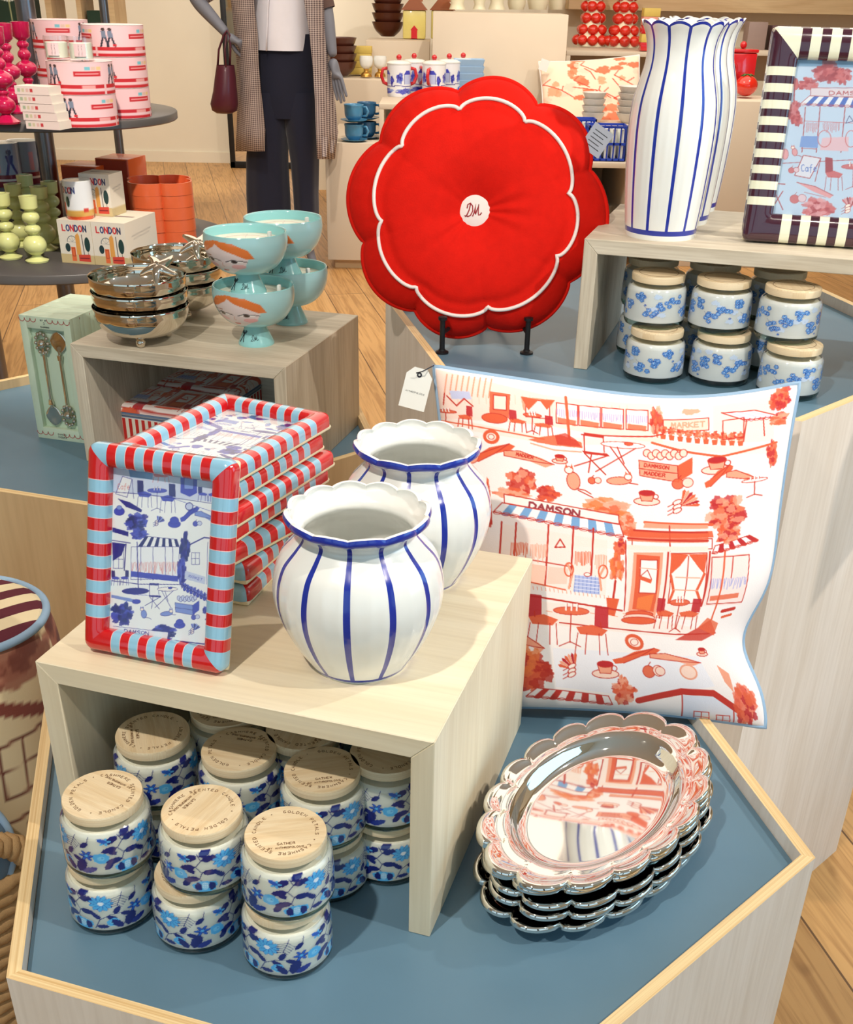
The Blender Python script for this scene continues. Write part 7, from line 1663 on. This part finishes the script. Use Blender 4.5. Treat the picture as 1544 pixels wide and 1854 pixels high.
for i in range(5):
    q = at(1168, 84, ZW); o = MB().box(0, .12, 0, .12, 0, .055, bev=.003).build('small_carton', (M['red_gloss'], M['yellow'], M['red_gloss'], mat('pink_card', (226, 150, 130), .6), M['yellow'])[i]); o.location = (aty(1160, 84, 9.2).x, 9.2, ZW + .0005 + i * .0556); tag(o, 'small carton behind the tall vases, %s of the stack' % ('bottom red', 'yellow second', 'red middle', 'pink fourth', 'yellow top')[i], 'box', 'small cartons by the tomato vases')
# red canisters and tomato jar on the right block
q = at(1352, 176, ZQ); t = thing('tomato_jar', 'shiny red tomato-shaped jar beside the black striped frame', 'jar', (q.x, q.y + .06, ZQ + .0005)); MB().sphere((0, 0, .062), .072, 24, sc=(1, 1, .86)).build('tomato_body', M['tomato'], t, smooth=180)
bl = MB()
for k in range(5): a = 2 * pi * k / 5; bl.tube([(0, 0, .122), (.022 * cos(a), .022 * sin(a), .126), (.045 * cos(a), .045 * sin(a), .116)], [.006, .005, .002], 8)
bl.build('green_leaves', mat('leaf_green', (60, 110, 50), .5), t, smooth=180)
t = thing('red_canister', 'square red lidded canister behind the tomato jar', 'canister', (q.x + .01, q.y + .32, ZQ + .0005)); MB().box(-.085, .085, -.07, .07, 0, .24, bev=.012).build('body', M['red_gloss'], t); MB().box(-.09, .09, -.075, .075, .24, .262, bev=.008).build('lid', M['red_gloss'], t); MB().sphere((0, 0, .284), .022, 14).build('knob', M['red_gloss'], t, smooth=180)
t = thing('coffee_grinder', 'small crimson hand grinder with a wheel, left of the red canister', 'grinder', (aty(1318, 150, 7.9).x, 7.95, ZQ + .0005)); MB().box(-.04, .04, -.04, .04, 0, .19, bev=.01).build('body', mat('crimson_enamel', (176, 24, 60), .25, coat=.6), t); MB().tube([(.0 + .045 * cos(a), -.045, .15 + .045 * sin(a)) for a in np.linspace(0, 2 * pi, 24, endpoint=False)], .008, 8, closed=True).build('wheel', M['red_gloss'], t, smooth=180)
for i, (px, w, h, mt_) in enumerate(((1350, .14, .20, mat('mushroom_card', (150, 128, 120), .6)), (1392, .14, .18, mat('plum_card', (92, 62, 62), .6)))):
    a_ = aty(px, 90, 9.3); o = MB().box(0, w, 0, .15, 0, h, bev=.004).build('gift_carton', mt_); o.location = (a_.x, 9.3, ZW + .0005); tag(o, ('mushroom' if i == 0 else 'plum') + ' coloured carton on the far shelf above the red canister', 'box')
block('wall_shelf', 'far cream shelf running behind the black striped frames', 1335, 1600, 92, 9.1, 1.0, .6, open_=True)

# ------------------------------------------------------------------ upper left background
a_ = aty(0, 43, 8.0); b_ = aty(215, 43, 8.0); o = MB().box(a_.x - .5, b_.x, 8.0, 8.5, a_.z - .03, a_.z).build('wall_shelf', M['plinth']); tag(o, 'cream shelf in the upper left background above the pink tins', 'shelf'); zs_ = a_.z
MBs = thing('wooden_cubby', 'beige wooden cubby with two openings on the upper left shelf', 'shelf unit', (aty(86, 43, 8.1).x, 8.1, zs_ + .0005)); wq = aty(210, 43, 8.1).x - aty(86, 43, 8.1).x
MB().box(0, wq, 0, .3, .20, .24).box(0, .04, 0, .3, 0, .2).box(wq - .04, wq, 0, .3, 0, .2).box(wq * .45, wq * .52, 0, .3, 0, .2).build('frame', M['tanply'], MBs, smooth=None, grain=(1, 0, 0)); o = MB().box(wq * .56, wq * .88, .05, .2, 0, .08).build('green_packet', mat('dark_green_card', (34, 60, 44), .6)); o.location = (aty(86, 43, 8.1).x, 8.1, zs_ + .0008); tag(o, 'dark green packet inside the wooden cubby', 'packet')
dnd = Canvas(120, 160, (30, 56, 40), lambda x, y: (x, y))
for k in range(30): a = k * .21; dnd.line([(.5, .4), (.5 + .26 * cos(a), .4 + .2 * sin(a))], 1.6, (230, 232, 220)); dnd.ell(.5 + .26 * cos(a), .4 + .2 * sin(a), .025, .02, (240, 240, 230), n=6)
dnd.line([(.5, .45), (.52, 1)], 3, (190, 190, 140))
o = printed_box('botanical_box', .30, .15, .32, dnd, None, 60, 80, card=(30, 56, 40)); o.location = (aty(-20, 43, 8.1).x, 8.1, zs_ + .0008); tag(o, 'dark green box printed with a white dandelion, top left corner', 'box')

# ------------------------------------------------------------------ cushions in a rope basket, left edge
p_ = at(20, 1500, .45); bcx, bcy = -.775, 1.295
t = thing('rope_basket', 'woven tan rope basket with loop handles at the left edge', 'basket', (bcx, bcy, 0)); b = MB(); M['rope'] = mat('tan_rope', (186, 150, 104), .85, var=.25, scale=90, bump=.8)
for k in range(22):
    r = .205 + .02 * (k / 22); b.tube([((r + .002 * sin(a * 40 + k)) * cos(a), (r + .002 * sin(a * 40 + k)) * sin(a), .012 + k * .022) for a in np.linspace(0, 2 * pi, 90, endpoint=False)], .0125, 8, closed=True)
b.lathe([(.0008, .0), (.2, .0), (.2, .012), (.0008, .012)], 40).build('woven_body', M['rope'], t, smooth=180)
def rope_loop(b, pts, r):
    for s_ in range(3):
        q = []; n = len(pts)
        for i, p0 in enumerate(pts):
            ph = i * .9 + s_ * 2.094; q.append((p0[0] + r * .6 * cos(ph), p0[1] + r * .6 * sin(ph), p0[2] + r * .6 * sin(ph + 1)))
        b.tube(q, r * .65, 8)
for a in (rad(-42), rad(138)):
    hb = MB(); c_, s__ = cos(a), sin(a); rope_loop(hb, [(.228 * c_ - w_ * s__, .228 * s__ + w_ * c_, .47 + h_) for w_, h_ in [(.07 * cos(q_), .085 * sin(q_)) for q_ in np.linspace(0, pi, 40)]], .014); hb.build('rope_handle', M['rope'], t, smooth=180)
hs = Canvas(900, 420, (226, 206, 166), lambda x, y: (x / 900, y / 420)); br = (110, 52, 38)
for o in (0, 300, 600):
    hs.tree(o + 60, 30, 90, 40, (br, (150, 80, 60), (90, 30, 30)), n=22, seed=o + 9); hs.tree(o + 220, 40, 80, 36, (br, (150, 90, 70)), n=18, seed=o + 4)
    hs.poly([(o, 130), (o + 150, 70), (o + 300, 130), (o + 300, 150), (o + 150, 92), (o, 150)], (130, 60, 46)); hs.line([(o, 290), (o + 300, 262)], 5, br)
    for (x, y) in ((40, 165), (170, 150), (60, 300), (200, 285)):
        P_ = [(o + x, y), (o + x + 70, y - 8), (o + x + 74, y + 78), (o + x + 4, y + 86), (o + x, y)]; hs.line(P_, 5, br); hs.line([(o + x + 35, y - 4), (o + x + 38, y + 82)], 3, br); hs.line([(o + x, y + 40), (o + x + 74, y + 34)], 3, br)
    for k in range(8): hs.poly([(o + k * 38, 392), (o + k * 38 + 19, 392), (o + k * 38 + 19, 420), (o + k * 38, 420)], (110, 30, 40))
t = thing('bolster_cushion', 'round bolster cushion with brown house print and plum striped end, in the rope basket', 'cushion', (bcx + .072, bcy + .055, .365)); t.rotation_euler = (rad(-3), rad(2), 0); R_ = .150; Hh_ = .44; n = 240
rows = [(R_ * (1 - .12 * abs(2 * k / 80 - 1) ** 6), .012 + (Hh_ - .024) * k / 80) for k in range(81)]; cols = np.concatenate([hs.sample(np.arange(n) / n, np.full(n, 1 - z / Hh_))[:, :3] for _, z in rows])
MB().lathe(rows, n, close=True).build('printed_side', M['print_cloth'], t, cols=cols, smooth=180)
st = MB(); zt = Hh_ - .012; vs = []; fs = []; ms = []
nn = 44; RR = R_ * .88
for i in range(nn):
    x0, x1 = -RR + 2 * RR * i / nn, -RR + 2 * RR * (i + 1) / nn
    for j in range(20):
        def pt(x, v): y = math.sqrt(max(0, RR * RR - x * x)) * (2 * v - 1); return (x, y, zt + .018 * max(0, 1 - (x * x + y * y) / RR ** 2) ** .5)
        b_ = len(vs); vs += [pt(x0, j / 20), pt(x1, j / 20), pt(x1, (j + 1) / 20), pt(x0, (j + 1) / 20)]; fs.append((b_, b_ + 1, b_ + 2, b_ + 3)); ms.append((i // 4) % 2)
st.add(vs, fs, ms, Rz(rad(-35))); st.lathe([(.0008, .012), (RR, .012)], 60, 1).build('striped_end', [mat('plum_cloth', (92, 28, 44), .85), mat('ecru_cloth', (232, 216, 178), .85)], t, smooth=180)
for z in (.012, Hh_ - .012): MB().tube([(R_ * .885 * cos(a), R_ * .885 * sin(a), z) for a in np.linspace(0, 2 * pi, 90, endpoint=False)], .0062, 10, closed=True).build('piping', M['blue_piping'], t, smooth=180)
t = thing('blue_cushion', 'plain slate blue cushion with pale piping standing in the rope basket', 'cushion', (bcx + .10, bcy - .14, .53)); t.rotation_euler = (rad(78), 0, rad(20))
MB().sphere((0, 0, 0), .10, 24, sc=(1, 1, .3)).build('cover', mat('slate_blue_cloth', (96, 124, 150), .85, bump=.2), t, smooth=180); MB().tube([(.101 * cos(a), .101 * sin(a), 0) for a in np.linspace(0, 2 * pi, 60, endpoint=False)], .006, 8, closed=True).build('piping', M['blue_piping'], t, smooth=180)
